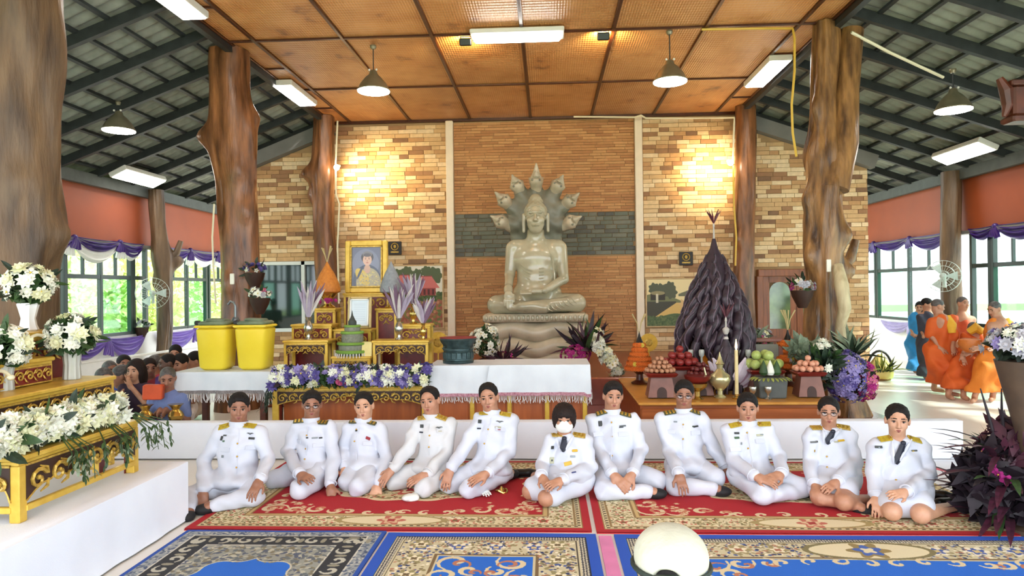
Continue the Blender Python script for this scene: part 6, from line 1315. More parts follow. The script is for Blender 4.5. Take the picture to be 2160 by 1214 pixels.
phum(826, 650, 8.93, .30, .42, mat('grey_cone', (150, 156, 160), .5, c2=(126, 132, 138), scale=30), 'grey lotus bud cone on a footed bowl, right of the portrait', False)
c = at(744, 752, 8.2); t = thing('tiered_offering', c, 'green tiered round offering with pointed top in front of the certificate', 'offering'); gm = [mat('offering_green', (120, 160, 60), .6), mat('offering_grey', (136, 138, 120), .7, var=.2, scale=40), mat('offering_dark', (58, 64, 58), .6)]
for r, z, h, m in ((.13, 0, .05, 1), (.20, .05, .035, 0), (.165, .085, .06, 1), (.185, .15, .03, 0), (.13, .18, .10, 1), (.14, .28, .03, 0), (.095, .31, .05, 1), (.1, .36, .025, 0), (.05, .385, .05, 2)): MB().lathe(c+Vector((0, 0, z)), [(r*.97, 0), (r, h*.3), (r, h*.7), (r*.95, h)], 24).obj('tier', gm[m], t, smooth=True, )
MB().lathe(c+Vector((0, 0, .43)), [(.045, 0), (.03, .03), (.012, .07), (.002, .13)], 12).obj('finial', gm[2], t, smooth=True)
f = MB(); [f.cyl(c+Vector((.2*math.cos(a), .2*math.sin(a), .05)), c+Vector((.21*math.cos(a), .21*math.sin(a), -.0)), .007, .005, 5) for a in np.linspace(0, 6.28, 36)[:-1]]; f.obj('fringe', M['fringe'], t)
c = at(774, 752, 8.12); tag(MB().box(c+Vector((0, 0, .09)), (.12, .02, .18), rot=(-.2, 0, .1), bev=.004).obj('card', mat('cream_card', (232, 214, 140), .6)), 'small cream card leaning right of the green tiered offering', 'card')
cf = [mat('candle_cream', (226, 206, 168), .5), mat('candle_red', (170, 54, 44), .5)]
for px, Y, k in ((789, 8.3, 0), (799, 8.3, 0), (706, 8.3, 0), (712, 8.32, 1)): c = at(px, 718, Y); z_ = DZ+.003; tag(MB().lathe((c.x, Y, z_), [(.028, 0), (.03, .015), (.018, .03), (.016, .42), (.012, .43)], 10).obj('candle', cf[k]), {789: 'cream candle right of the green tiered offering, the inner of two', 799: 'cream candle right of the green tiered offering, the outer of two', 706: 'cream candle left of the green tiered offering', 712: 'red candle left of the green tiered offering'}[px], 'candle')
# yellow fan shapes beside the altar and statue
M['yfan'] = mat('yellow_fan_cloth', (226, 188, 70), .6, c2=(206, 160, 50), scale=20)
for px, py, Y, r, lb in ((924, 722, 9.75, .15, 'round yellow ceremonial fan behind the bronze drum'), (1368, 722, 10.2, .13, 'round yellow ceremonial fan behind the left orange cone')):
    c = at(px, py, Y); t = thing('ceremonial_fan', (c.x, Y, .4), lb, 'fan'); MB().lathe(c, [(r, -.012), (r*1.02, 0), (r, .012)], 28, rot=(PI/2, 0, 0)).obj('fan_disc', M['yfan'], t, smooth=True); MB().lathe(c+Vector((0, -.016, 0)), [(r*.45, -.004), (r*.3, .004)], 20, rot=(PI/2, 0, 0)).obj('emblem', M['gold_d'], t); MB().cyl((c.x, Y, .4), (c.x, Y, c.z-r), .012, n=8).obj('handle', M['gold'], t)
# bronze drum
c = at(967, 768, 7.78); c.z = .838; M['bronze'] = mat('green_bronze', (66, 88, 90), .4, metal=.5, c2=(40, 56, 58), scale=14, bump=.3, bscale=60)
t = thing('bronze_drum', c, 'green bronze kettle drum with red top on the white tablecloth', 'drum')
MB().lathe(c, [(.175, 0), (.18, .02), (.168, .03), (.165, .13), (.172, .14), (.172, .155), (.165, .165), (.175, .20), (.20, .235), (.205, .25), (.212, .26), (.205, .275)], 36).obj('drum_body', M['bronze'], t, smooth=True)
for k in range(18): a = 2*PI*k/18; MB().box(c+Vector((.17*math.cos(a), .17*math.sin(a), .08)), (.01, .05, .07), rot=(0, 0, a), bev=.003).obj('relief_panel', M['bronze'], t)
MB().lathe(c+Vector((0, 0, .275)), [(.208, 0), (.21, .008), (.12, .014)], 36).obj('drum_top', mat('red_cloth_top', (140, 40, 38), .7), t)
for k in range(4): a = PI/4+k*PI/2; q = c+Vector((.19*math.cos(a), .19*math.sin(a), .19)); MB().tube([q, q+Vector((.03*math.cos(a), .03*math.sin(a), -.02)), q+Vector((0, 0, -.05))], .008, 6).obj('handle', M['bronze'], t)
# flower groups at the foot of the statue
g = np.random.default_rng(55)
def spray(name, c, r, label, kinds, n, size, sq, leafk=None, nl=0, ll=.3, fm=None, zmin=-.6, lb=LB):
    c = Vector(c); t = thing(name, (c.x, c.y, c.z-r*sq[2]), label, 'flowers')
    if fm: filler(t, c, r*.85, LF[fm], g, 300, .05, sq=sq)
    if n: clump(t, sphere_pts(c, r, n, g, zmin, sq), kinds, size, g)
    if leafk:
        for p_, v in sphere_pts(c, r*.3, nl, g, -.1, sq): inst('leaf', lb[leafk[g.integers(len(leafk))]], t, p_, orient(v+np.array((0, 0, .3)), g.uniform(0, 6)), ll*g.uniform(.7, 1.2))
    return t
spray('orchid_spray', at(1024, 722, 10.2), .28, 'pile of white orchids at the left foot of the statue', [B5['white'], B5['white'], BL['white']], 70, .055, (.85, .6, 1.), fm='green')
spray('ti_plant', at(1062, 759, 10.25), .16, 'dark plum spiky leaves between the white orchids and the stone base', [B5['magenta']], 14, .05, (1.2, .7, .8), ['plum', 'black', 'plum'], 34, .34, zmin=-1)
spray('orchid_spray', at(1215, 748, 10.1), .18, 'magenta orchids at the right foot of the statue', [B5['magenta'], BL['magenta']], 46, .05, (1.2, .7, .8))
spray('ti_plant', at(1240, 740, 10.25), .2, 'dark plum spiky leaves right of the stone base', [B5['magenta']], 3, .05, (1, .7, 1), ['plum', 'black', 'plum', 'green'], 56, .45)
t = thing('orchid_cascade', at(1275, 790, 9.95), 'tall cascade of white orchids sweeping down to the right of the statue', 'flowers')
path = [at(1255, 700, 10.1), at(1262, 725, 10.05), at(1275, 745, 10.0), at(1290, 765, 9.95), at(1302, 785, 9.9)]
for i in range(95): s = g.random()*3.99; k = int(s); q = path[k].lerp(path[k+1], s-k); v = unit(g.normal(size=3)+np.array((0, -.8, .2))); inst('blossom', (B5['white'], BL['white'], B5['cream'])[i % 3], t, q+Vector(v)*.12*g.uniform(.3, 1), orient(v, g.uniform(0, 6)), .06*g.uniform(.7, 1.2))
for q in path[1:]: filler(t, q, .1, LF['grey'], g, 60, .04)
# ================================================================== RIGHT OFFERING PLATFORM
M['plat'] = mat('orange_brown_plank', (164, 90, 44), .3, c2=(134, 68, 30), scale=3, stretch=(.5, 4, 6)); M['plat_e'] = mat('golden_wood_edge', (206, 150, 70), .35, c2=(180, 122, 50), scale=5)
px_ = .96; pxr = at(1745, 848, 7.3).x; t = thing('offering_platform', ((px_+pxr)/2, 8.2, 0), 'orange-brown wooden platform with gold edges carrying the offerings', 'platform')
MB().box(((px_+pxr)/2, 8.3, .215), (pxr-px_, 1.96, .42)).obj('carcass', M['plat'], t); MB().box(((px_+pxr)/2, 8.28, .437), (pxr-px_+.05, 2.05, .03), bev=.01).obj('top_edge', M['plat_e'], t); MB().box(((px_+pxr)/2, 7.30, .30), (pxr-px_-.02, .03, .17), bev=.008).obj('front_plank', M['plat'], t); MB().box(((px_+pxr)/2, 7.28, .19), (pxr-px_+.02, .06, .05), bev=.01).obj('gold_strip', mat('bright_gold_strip', (216, 176, 60), .35, metal=.3), t)
ZO = .453
def on(px, Y): q = at(px, 600, Y); return Vector((q.x, Y, ZO))
# big dark cone of folded leaves
M['darkleaf'] = mat('dark_purple_folded_leaf', (58, 42, 54), .5, c2=(34, 24, 32), scale=14); M['darkleaf2'] = mat('mauve_edge', (112, 96, 108), .5, c2=(84, 66, 80), scale=14)
def leaf_cone(c, R_, H_, zb, rows, label, seed, plume, m1='darkleaf', m2='darkleaf2', stand=True, width=1.0):
    g = np.random.default_rng(seed); c = Vector(c); t = thing('folded_leaf_cone', c, label, 'offering'); core = MB()
    prof_ = [(R_*.45, zb), (R_*.62, zb+H_*.04), (R_*.76, zb+H_*.24), (R_*.60, zb+H_*.46), (R_*.42, zb+H_*.66), (R_*.26, zb+H_*.80), (R_*.10, zb+H_*.91), (.02, zb+H_)]
    core.lathe(c, prof_, 28).obj('core', M[m1], t, smooth=True)
    def rad(z): 
        for (r0, z0), (r1, z1) in zip(prof_, prof_[1:]):
            if z0 <= z <= z1: return r0+(r1-r0)*(z-z0)/max(1e-6, z1-z0)
        return .02
    meshes = []
    for v in range(3):                                             # a plaited finger: swollen, curling up at the tip
        b = MB(); pts = []; rs = []
        for i in range(9): tt = i/8; pts.append((.06*math.sin(tt*5+v)+.0, -(.02+.11*math.sin(tt*PI*.9)), -tt)); rs.append(.065*math.sin(PI*min(1, .12+tt*.95))+.012)
        b.tube(pts, rs, 7); b.tube([(p[0]+.02, p[1]-r*.9, p[2]) for p, r in zip(pts, rs)], [.004]+[.013]*7+[.004], 4, mi=1); meshes.append(b.mesh('leaf_finger', [M[m1], M[m2]], smooth=True))
    for k in range(rows):
        z = zb+H_*(.20+.72*(k/rows)**.9); r = rad(z); n = max(5, int(2*PI*r/(.115*width)))
        for i in range(n):
            a = 2*PI*(i+.5*(k % 2))/n+g.uniform(-.1, .1); L_ = H_*(.34-.14*k/rows)*g.uniform(.85, 1.15); w_ = min(.78, r*1.8+.22)*width; inst('leaf_finger', meshes[g.integers(3)], t, c+Vector((r*.93*math.cos(a), r*.93*math.sin(a), z)), (g.uniform(-.08, .08), 0, a+PI/2), (w_, w_, L_))
    q = c+Vector((0, 0, zb+H_)); MB().lathe(q, [(.03, -.06), (.012, .0), (.009, .14), (.014, .15), (.006, .2)], 8).obj('stem', mat('white_stem', (190, 184, 176), .5), t)
    for k in range(plume): a = g.uniform(0, 6.28); d = Vector((math.cos(a)*.5, math.sin(a)*.5, 1)); MB().tube([q+Vector((0, 0, .18)), q+Vector((0, 0, .18))+d*.08, q+Vector((0, 0, .18))+d*.17+Vector((d.x*.04, d.y*.04, 0))], [.004, .011, .002], 5).obj('plume', mat('plume_maroon', (92, 40, 52), .5), t)
    if stand: MB().lathe(c, [(R_*.55, 0), (R_*.58, .03), (R_*.3, .08), (R_*.26, zb*.6), (R_*.5, zb*.95), (R_*.56, zb)], 24).obj('footed_stand', M['gilt'], t, smooth=True)
    return t
cb = on(1507, 8.55); zb0 = at(1507, 735, 8.55).z-ZO; ap0 = at(1502, 503, 8.55).z-ZO
leaf_cone(cb, .48, ap0-zb0, zb0, 10, 'tall dark purple cone of folded leaf fingers topped by a maroon plume', 3, 9)
cs_ = on(1530, 7.95); zb1 = at(1530, 826, 7.95).z-ZO; ap1 = at(1528, 712, 7.95).z-ZO
t = leaf_cone(cs_, .20, ap1-zb1+.02, max(.03, zb1), 5, 'small dark cone of folded leaves in front of the tall purple cone', 4, 5, stand=False, width=.5)
q = cs_+Vector((0, 0, ap1+.04)); MB().lathe(q, [(.02, 0), (.036, .03), (.04, .06), (.02, .08)], 12).obj('white_ring', MATS['white_stem'], t, smooth=True)
pf = [mat('white_petal_leaf', (214, 206, 214), .5, c2=(190, 176, 190), scale=8), mat('mauve_petal_leaf', (166, 132, 150), .5)]
for s, px in ((-1, 1505), (1, 1562)):                              # pale folded petals flanking it
    tt = thing('petal_fan', on(px, 7.85), 'white folded petal fan, %s of the small dark cone' % ('left' if s < 0 else 'right'), 'offering')
    for k in range(7):
        a = .25+.16*k; c0 = on(1534+s*8, 7.86)+Vector((0, .02*k, .06)); d = Vector((s*math.sin(a), -.1, math.cos(a))); L_ = .36-.02*k; sd_ = Vector((d.z, 0, -d.x)); P_ = []
        for i in range(6): u = i/5; w = .055*math.sin(PI*(.1+.85*u)); cc = c0+d*L_*u+Vector((s*.05*u*u, -.05*math.sin(u*3), 0)); P_ += [cc-sd_*w, cc+Vector((0, -.02, 0)), cc+sd_*w]
        MB().add(P_, [f for i in range(5) for f in ((i*3, i*3+1, i*3+4, i*3+3), (i*3+1, i*3+2, i*3+5, i*3+4))]).obj('petal', pf[1 if k in (2, 5) else 0], tt, smooth=True)
# marigold tiers
def marigold(px, Y, pyb, pyt, rb_, label, tiers, flip=False):
    c = on(px, Y); z0, z1 = at(px, pyb, Y).z-ZO, at(px, pyt, Y).z-ZO; t = thing('marigold_cone', c, label, 'offering'); g = np.random.default_rng(px)
    MB().lathe(c, [(.10, 0), (.11, .02), (.05, .05), (.04, z0*.7), (.09, z0*.95), (.1, z0)], 20).obj('wooden_stand', M['tabwood'], t, smooth=True); hs = (z1-z0)/tiers
    for k in range(tiers):
        r = rb_*(1-.62*k/(tiers-1)) if not flip else rb_*(.8+.35*math.sin(2.2*k)); zc = z0+hs*(k+.5)
        MB().lathe(c+Vector((0, 0, zc)), [(r*.8, -hs*.5), (r*.98, -hs*.2), (r*.98, hs*.2), (r*.8, hs*.5)], 20).obj('core', FM['orange'] if k % 2 else mat('marigold_deep', (190, 92, 26), .7), t)
        n = max(8, int(2*PI*r/.034)); [inst('blossom', BL['orange'] if k % 2 == 0 or i % 9 else BL['yellow'], t, c+Vector((r*math.cos(2*PI*i/n), r*math.sin(2*PI*i/n), zc)), orient((math.cos(2*PI*i/n), math.sin(2*PI*i/n), .15)), .036) for i in range(n)]
    MB().lathe(c+Vector((0, 0, z1)), [(.05, 0), (.035, .03), (.015, .08), (.004, .14)], 12).obj('finial', M['black'], t, smooth=True)
    for k in range(5): a = g.uniform(0, 6.28); MB().tube([c+Vector((0, 0, z1+.1)), c+Vector((.03*math.cos(a), .03*math.sin(a), z1+.25)), c+Vector((.09*math.cos(a), .06*math.sin(a), z1+.36))], [.004, .006, .009], 5).obj('twig', MATS['pale_twig'], t)
marigold(1347, 8.7, 780, 722, .17, 'tiered cone of orange marigolds at the left end of the platform', 6); marigold(1660, 8.5, 778, 716, .12, 'column of orange marigold rings right of the dark cone', 4, True)
# footed trays with fruit
M['stand'] = mat('pinkish_brown_stand', (136, 88, 72), .45, c2=(110, 66, 52), scale=5); FR = {}
for n, c, c2 in (('longan', (190, 140, 104), (160, 108, 78)), ('apple', (150, 44, 38), (110, 24, 24)), ('peach', (220, 164, 134), (198, 130, 100)), ('pomelo', (176, 190, 110), (150, 168, 84)), ('mango', (218, 170, 70), (190, 130, 50)), ('rambutan', (112, 36, 34), (76, 22, 22)), ('cream', (226, 216, 168), (206, 190, 130))):
    FR[n] = MB().ell((0, 0, 0), (1, 1, .95), 10, 7).mesh('fruit', mat('fruit_'+n, c, .45, c2=c2, scale=3), smooth=True)
def tray(px, Y, h, w, label, kind, r, n, group, cut=True, heap=.5):
    c = on(px, Y); t = thing('footed_tray', c, label, 'tray'); b = MB()
    b.box(c+Vector((0, 0, h*.5)), (w*1.15, w*.9, h*.9), taper=(.72, .72)); b.obj('pedestal', M['stand'], t); n_ = 9; ar = [(-w*.2, 0), (w*.2, 0)]+[(w*.2*math.cos(PI*i/n_), h*.22+h*.22*math.sin(PI*i/n_)) for i in range(n_+1)]; MB().poly(ar, c+Vector((0, -w*.42, .01)), (1, 0, 0), (0, .12, 1), .012).obj('dark_arch_plate', M['dark_wood'], t)  # the arch is a dark plate standing in for a shaded hollow
    MB().box(c+Vector((0, 0, h*.98)), (w*1.2, w*1.1, .045), bev=.012, taper=(1.1, 1.1)).obj('tray_rim', M['dred'], t); g = np.random.default_rng(px); k = 0
    fname = {'longan': 'longan', 'apple': 'apple', 'peach': 'peach', 'pomelo': 'pomelo', 'mango': 'mango', 'rambutan': 'rambutan', 'cream': 'custard_apple'}[kind]; lay = 0; z = c.z+h*.98+.02+r
    R_ = w*.56; lay = 0
    while k < n and lay < 4:                                        # a low heap: rings that shrink upwards
        Rl = R_-lay*r*1.5; rings = max(1, int(Rl/(2*r))+1)
        for q in range(rings):
            rr = Rl-q*2*r
            if rr < 0: break
            m = max(1, int(PI*rr/r*.96)) if rr > r else 1
            for i in range(m):
                if k >= n: break
                a = 2*PI*(i+.37*q+.5*lay)/m; rr2 = rr if m > 1 else 0; o = inst(fname, FR[kind], None, c+Vector((rr2*math.cos(a), rr2*.85*math.sin(a), z-c.z)), (g.uniform(0, .4), 0, g.uniform(0, 6)), r*g.uniform(.92, 1.0)); tag(o, group[0], fname, group[1]); k += 1
        lay += 1; z += r*1.6
tray(1390, 7.62, .26, .26, 'pinkish wooden footed tray heaped with longans at the left', 'longan', .026, 90, ('brown longan fruit heaped on the left footed tray', 'longans on the left tray'))
tray(1702, 7.62, .26, .24, 'pinkish wooden footed tray heaped with peaches at the right end', 'peach', .034, 44, ('pale peach heaped on the right footed tray', 'peaches on the right tray'))
tray(1432, 7.95, .3, .30, 'footed tray of red apples behind the longan tray', 'apple', .044, 34, ('dark red apple on the tray behind the longans', 'apples on the second tray'))
tray(1475, 7.75, .2, .22, 'low tray of dark rambutans left of the silver ewer', 'rambutan', .03, 40, ('dark rambutan on the low tray beside the ewer', 'rambutans on the low tray'))
tray(1608, 7.85, .26, .30, 'dark footed tray of pomelos right of the candle', 'pomelo', .06, 12, ('green pomelo on the tray right of the candle', 'pomelos on the tray'))
t = thing('lace_basket', on(1622, 7.58), 'grey box with a yellow-green leaf lace rim in front of the pomelos', 'basket'); c = on(1622, 7.58); MB().box(c+Vector((0, 0, .11)), (.28, .2, .22), bev=.01, taper=(1.1, 1.1)).obj('box', mat('slate_box', (84, 88, 84), .6), t)
for k in range(26): a = 2*PI*k/26; inst('leaf', LM['lime'], t, c+Vector((.15*math.cos(a), .11*math.sin(a), .22)), orient((math.cos(a), math.sin(a)-.2, -.1)), .085)
for k in range(3): q = c+Vector((-.07+.07*k, 0, .24)); MB().lathe(q, [(.03, 0), (.05, .03), (.03, .1), (.004, .16)], 10).obj('leaf_cup', LF['green'] if k != 1 else FM['white'], t, smooth=True)
# candle, ewer, small metal ware
c = on(1551, 7.5); t = thing('tall_candle', c, 'tall cream candle standing before the small dark cone', 'candle'); MB().lathe(c, [(.05, 0), (.055, .015), (.02, .03), (.022, .05)], 14).obj('candle_foot', M['gilt'], t, smooth=True); MB().cyl(c+Vector((0, 0, .05)), c+Vector((0, 0, .52)), .02, .018, 12).obj('wax', mat('cream_wax', (226, 206, 150), .5, sub=.1), t, smooth=True); MB().lathe(c+Vector((0, 0, .52)), [(.004, 0), (.014, .03), (.012, .06), (.001, .12)], 10).obj('flame', emit('candle_flame', (255, 214, 130), 5), t, smooth=True)
c = on(1516, 7.55); t = thing('silver_ewer', c, 'pale metal pouring vessel with pointed lid left of the tall candle', 'vessel'); MB().lathe(c, [(.06, 0), (.065, .015), (.03, .04), (.03, .08), (.09, .14), (.115, .2), (.10, .25), (.05, .29), (.03, .32), (.036, .36), (.05, .37), (.03, .40), (.012, .46), (.002, .5)], 28).obj('vessel_body', mat('pale_brass', (206, 198, 150), .25, metal=.7), t, smooth=True); MB().tube([c+Vector((-.09, 0, .2)), c+Vector((-.15, 0, .24)), c+Vector((-.17, 0, .33))], [.02, .014, .008], 8).obj('spout', MATS['pale_brass'], t, smooth=True)
for px, lb in ((1585, 'small silver goblet right of the candle foot'), (1617, 'small white and black goblet before the lace box')): c = on(px, 7.42); t = tag(MB().lathe(c, [(.035, 0), (.038, .01), (.012, .03), (.012, .06), (.035, .09), (.04, .13), (.036, .14)], 16).obj('goblet', M['tarn'], smooth=True), lb, 'goblet')
c = on(1468, 7.5); t = thing('gilt_stand', c, 'small gilt stand with red lacquer bowl left of the pouring vessel', 'stand'); MB().lathe(c, [(.07, 0), (.03, .03), (.03, .08), (.1, .13), (.11, .17)], 20).obj('foot', M['gilt'], t, smooth=True); MB().lathe(c+Vector((0, 0, .17)), [(.08, 0), (.13, .04), (.14, .08)], 20).obj('bowl', M['dred'], t, smooth=True)
for k, (px, Y) in enumerate(((1455, 8.2), (1478, 8.1), (1497, 8.25), (1562, 8.2), (1576, 8.1))):
    c = on(px, Y); t = thing('glass_candlestick', c, ('first', 'second', 'third', 'fourth', 'fifth')[k]+' of five clear glass candlesticks from the left, around the small dark cone', 'candlestick', 'glass candlesticks'); hgt = at(px, 742, Y).z-ZO-.06; MB().lathe(c, [(.04, 0), (.012, .03), (.01, hgt*.5), (.016, hgt*.55), (.01, hgt*.6), (.012, hgt), (.03, hgt+.02), (.034, hgt+.07), (.026, hgt+.09)], 12).obj('stick', M['glass_w'], t, smooth=True)
spray('dried_flowers', at(1598, 725, 8.9), .22, 'pale grey-green dried flowers right of the dark cone', [BL['greywhite'], B5['cream'], B5['pink']], 26, .04, (1, .7, 1.0), ['grey'], 24, .2, fm='grey', lb=LM)
spray('dried_flowers', at(1695, 748, 8.35), .2, 'pale green feathery foliage behind the peach tray', [BL['greywhite']], 6, .03, (1, .7, 1.1), ['grey'], 46, .22, fm='grey', lb=LM)
t = thing('picture_stand', on(1605, 8.5), 'brown framed stand behind the pomelos', 'stand'); c = on(1605, 8.5); b = MB(); b.box(c+Vector((0, 0, .55)), (.5, .06, .05), bev=.01); b.box(c+Vector((-.22, 0, .27)), (.05, .05, .54)); b.box(c+Vector((.22, 0, .27)), (.05, .05, .54)); b.obj('frame', M['stand'], t); MB().box(c+Vector((0, 0, .3)), (.4, .03, .4)).obj('board', M['stone_d'], t)
spray('rose_bush', at(1735, 775, 7.75), .26, 'dark green bush with a few white roses beside the hydrangeas', [BL['white']], 9, .065, (.75, .6, 1.15), ['dark', 'green', 'dark'], 70, .2, fm='dark', lb=LM)
spray('hydrangea', at(1788, 795, 8.0), .3, 'mass of violet-blue hydrangeas right of the offering platform', [BL['violet'], BL['lilac'], B5['violet'], B5['lilac']], 150, .062, (.78, .6, 1.0), ['dark'], 24, .2, fm='dark', zmin=-.9, lb=LM)
spray('hydrangea', at(1826, 805, 8.0), .22, 'magenta orchids on the right side of the violet hydrangeas', [B5['magenta'], BL['magenta'], B5['pink']], 80, .05, (.55, .6, 1.1), zmin=-.9)
spray('grass_plant', at(1800, 752, 8.3), .16, 'spiky grey-green plant rising behind the hydrangeas', [], 0, .05, (1.3, .7, 1.0), ['grey', 'dark', 'grey'], 46, .30)
c = atz(1856, 800, 0.003); t = thing('wrapped_basket', c, 'cream-yellow wrapped offering basket with a dark arched handle on the bright floor', 'basket'); MB().lathe(c, [(.15, 0), (.20, .05), (.21, .14), (.15, .28), (.07, .40), (.03, .44)], 20, flute=9, fa=.06).obj('wrapping', mat('cream_wrap', (226, 206, 130), .45, c2=(206, 176, 86), scale=6), t, smooth=True); MB().lathe(c, [(.17, 0), (.19, .06), (.17, .10)], 20).obj('basket_base', mat('wicker', (150, 104, 54), .6, bump=.4), t)
MB().tube([c+Vector((.21*math.cos(a), 0, .16+.34*math.sin(a))) for a in np.linspace(-.2, PI+.2, 15)], .02, 8).obj('handle', M['black'], t, smooth=True)
g = np.random.default_rng(8); leaves(t, [(np.array(c)+np.array((g.uniform(-.12, .12), -.16, .1+g.uniform(0, .1))), (g.uniform(-1, 1), -.7, g.uniform(.4, 1.4))) for _ in range(26)], [LB['lime'], LB['dark'], LB['lime']], .28, g)
# hanging planters on the trunks, fans
def planter(px, py, Y, kinds, label, seed, size=.05):
    global g
    g = np.random.default_rng(seed); c = at(px, py, Y); t = thing('wall_planter', c, label, 'planter'); MB().lathe(c+Vector((0, 0, -.22)), [(.05, 0), (.12, .14), (.14, .22), (.13, .22)], 14).obj('basket', M['dark_wood'], t, smooth=True); clump(t, sphere_pts(c+Vector((0, 0, .04)), .15, 26, g, -.1, (1.1, .7, .7)), kinds, size, g); leaves(t, sphere_pts(c+Vector((0, 0, .03)), .12, 14, g), [LM['dark'], LM['green']], .12, g)
planter(548, 628, 9.15, [B5['white'], BL['greywhite'], B5['pink']], 'brown hanging basket of pale flowers on the left thick trunk', 61); planter(537, 575, 9.3, [BL['violet'], B5['white']], 'small dark hanging basket above the pale flowers on the left trunk', 62, .035); planter(1692, 612, 8.75, [B5['magenta'], B5['white'], BL['greywhite']], 'black hanging basket of magenta and white flowers on the gnarled trunk', 63); planter(298, 690, 13.2, [B5['white'], BL['greywhite']], 'white flower basket on the slim trunk post at the left windows', 64)
tag(MB().tube([at(1768, 560, 8.85), at(1775, 600, 8.7), at(1782, 650, 8.62), at(1772, 690, 8.75), at(1776, 740, 8.7)], [.06, .085, .075, .06, .07], 12).obj('pale_limb', mat('bleached_wood', (206, 192, 152), .6, c2=(160, 140, 104), scale=4, bump=.5, bscale=14, stretch=(3, 3, .6)), smooth=True), 'bleached pale limb standing against the gnarled trunk', 'wood')
M['wire'] = mat('pale_fan_wire', (206, 214, 206), .4, metal=.3)
def wall_fan(px, py, Y, r, label, rz=0):
    c = at(px, py, Y); t = thing('wall_fan', c, label, 'fan'); R = Matrix.Rotation(rz, 3, 'Z'); q = lambda a, rr, d: c+R @ Vector((rr*math.cos(a), -d, rr*math.sin(a)))
    for d in (.0, .12): 
        for rr in (r, r*.66, r*.33): MB().tube([q(a, rr, d+.03*(1-rr/r)*(1 if d else -1)) for a in np.linspace(0, 6.28, 25)[:-1]], .004, 5, closed=True).obj('guard_ring', M['wire'], t)
    b = MB(); [b.tube([q(a, .04, .15), q(a, r*.6, .14), q(a, r, .12), q(a, r, 0)], .0025, 4) for a in np.linspace(0, 6.28, 25)[:-1]]; b.obj('guard_spokes', M['wire'], t)
    for k in range(3): a = k*2.09; MB().add([q(a-.1, .04, .07), q(a-.35, r*.85, .05), q(a+.35, r*.85, .09), q(a+.2, .04, .08)], [(0, 1, 2, 3)]).obj('blade', mat('fan_blade', (206, 220, 214), .3), t)
    MB().ell(c+R @ Vector((0, -.07, 0)), .06, 12, 8).obj('hub', M['wire'], t, smooth=True); MB().tube([c, c+R @ Vector((0, .18, -.05)), c+R @ Vector((0, .22, -.2))], .03, 8).obj('bracket', M['wire'], t)
wall_fan(322, 618, 13.1, .3, 'pale wire wall fan on the slim post at the left windows', .5); wall_fan(1990, 582, 12.8, .28, 'pale wire wall fan on the slim post at the right windows', -.6)
# ================================================================== DRAPES
M['purple'] = mat('purple_satin', (66, 34, 120), .38, c2=(46, 22, 92), scale=4); M['lilac_c'] = mat('lilac_satin', (112, 84, 170), .45, c2=(88, 62, 146), scale=4); M['sheer'] = mat('white_gauze', (232, 234, 228), .8, var=.03)
def swag(x, ya, yb2, z, sag, dp, m, t, name='swag', sg=1, sag0=.02):
    b = MB(); 
    def fn(u, v):
        s = 4*u*(1-u); y = ya+(yb2-ya)*u; top = z-sag0*s; bot = z-sag*(.12+.88*s); zz = top+(bot-top)*v; fold = .025*math.sin(v*PI*7+1.5*s)*s+.03*s*math.sin(v*PI); return (x+sg*(.03+fold+dp), y, zz)
    b.grid(fn, 18, 22); return b.obj(name, m, t, smooth=True)
def knot(x, y, z, m, t, L_=.32, sg=1):
    b = MB(); g = np.random.default_rng(int(y*100)); b.ell((x+sg*.05, y, z-.02), (.05, .06, .05), 10, 7)
    for k in range(4): a = (k-1.5)*.05; b.tube([(x+sg*.05, y+a*.3, z-.03), (x+sg*.07, y+a, z-L_*.5), (x+sg*.06, y+a*1.5, z-L_*g.uniform(.8, 1))], [.03, .035, .028], 6)
    return b.obj('knot_tail', m, t, smooth=True)
def drape(name, x, sg, ys_, z, sag, label, m, cat='drape', gauze=True):
    t = thing(name, (x, ys_[0], z-sag), label, cat)
    for i in range(len(ys_)-1): 
        swag(x, ys_[i], ys_[i+1], z, sag*(1 if i % 2 == 0 else .8), .03, m, t, 'swag', sg)
    for y in ys_[1:-1]: knot(x, y, z, m, t, sag*.8, sg)
    return t
zs = 2.66
drape('purple_drape', XL+.02, 1, [8.2, 9.4, 10.4, 11.3, 12.55, 13.3], zs, .30, 'purple satin swags along the nearer left windows', M['purple']); drape('purple_drape', XL+.02, 1, [13.7, 15.1, 16.4, 17.6], zs, .34, 'purple satin swags along the left windows beyond the slim post', M['purple'])
drape('purple_drape', XR-.02, -1, [8.4, 9.6, 10.9, 12.2, 12.95], zs, .30, 'purple satin swags along the nearer right windows', M['purple']); drape('purple_drape', XR-.02, -1, [13.5, 15.0, 16.6, 17.8], zs, .32, 'purple satin swags along the right windows beyond the slim post', M['purple'])
drape('white_gauze_drape', XL-.02, 1, [8.2, 9.9, 11.2, 12.6, 13.3], zs-.02, .42, 'white gauze swags below the purple at the nearer left windows', M['sheer']); drape('white_gauze_drape', XL-.02, 1, [13.7, 15.1, 16.4, 17.6], zs-.02, .46, 'white gauze swags below the purple beyond the left post', M['sheer'])
drape('lilac_bunting', XL+.06, 1, [9.6, 10.9, 12.1, 13.25], .86, .42, 'lilac satin bunting under the nearer left window sills', M['lilac_c']); drape('lilac_bunting', XL+.06, 1, [13.75, 15.2, 16.6], .86, .40, 'lilac satin bunting under the left sill beyond the post', M['lilac_c']); drape('lilac_bunting', XR-.06, -1, [13.6, 14.9, 16.2], .86, .34, 'pale lilac bunting under the right window sill', mat('pale_lilac_satin', (186, 176, 216), .5))
t = tag(MB().tube([at(170, 765, 11.3), at(300, 748, 12.4), at(417, 731, 14.0)], .025, 6).obj('white_rail', M['white'], smooth=True), 'white rail running above the heads of the people at the left windows', 'rail')
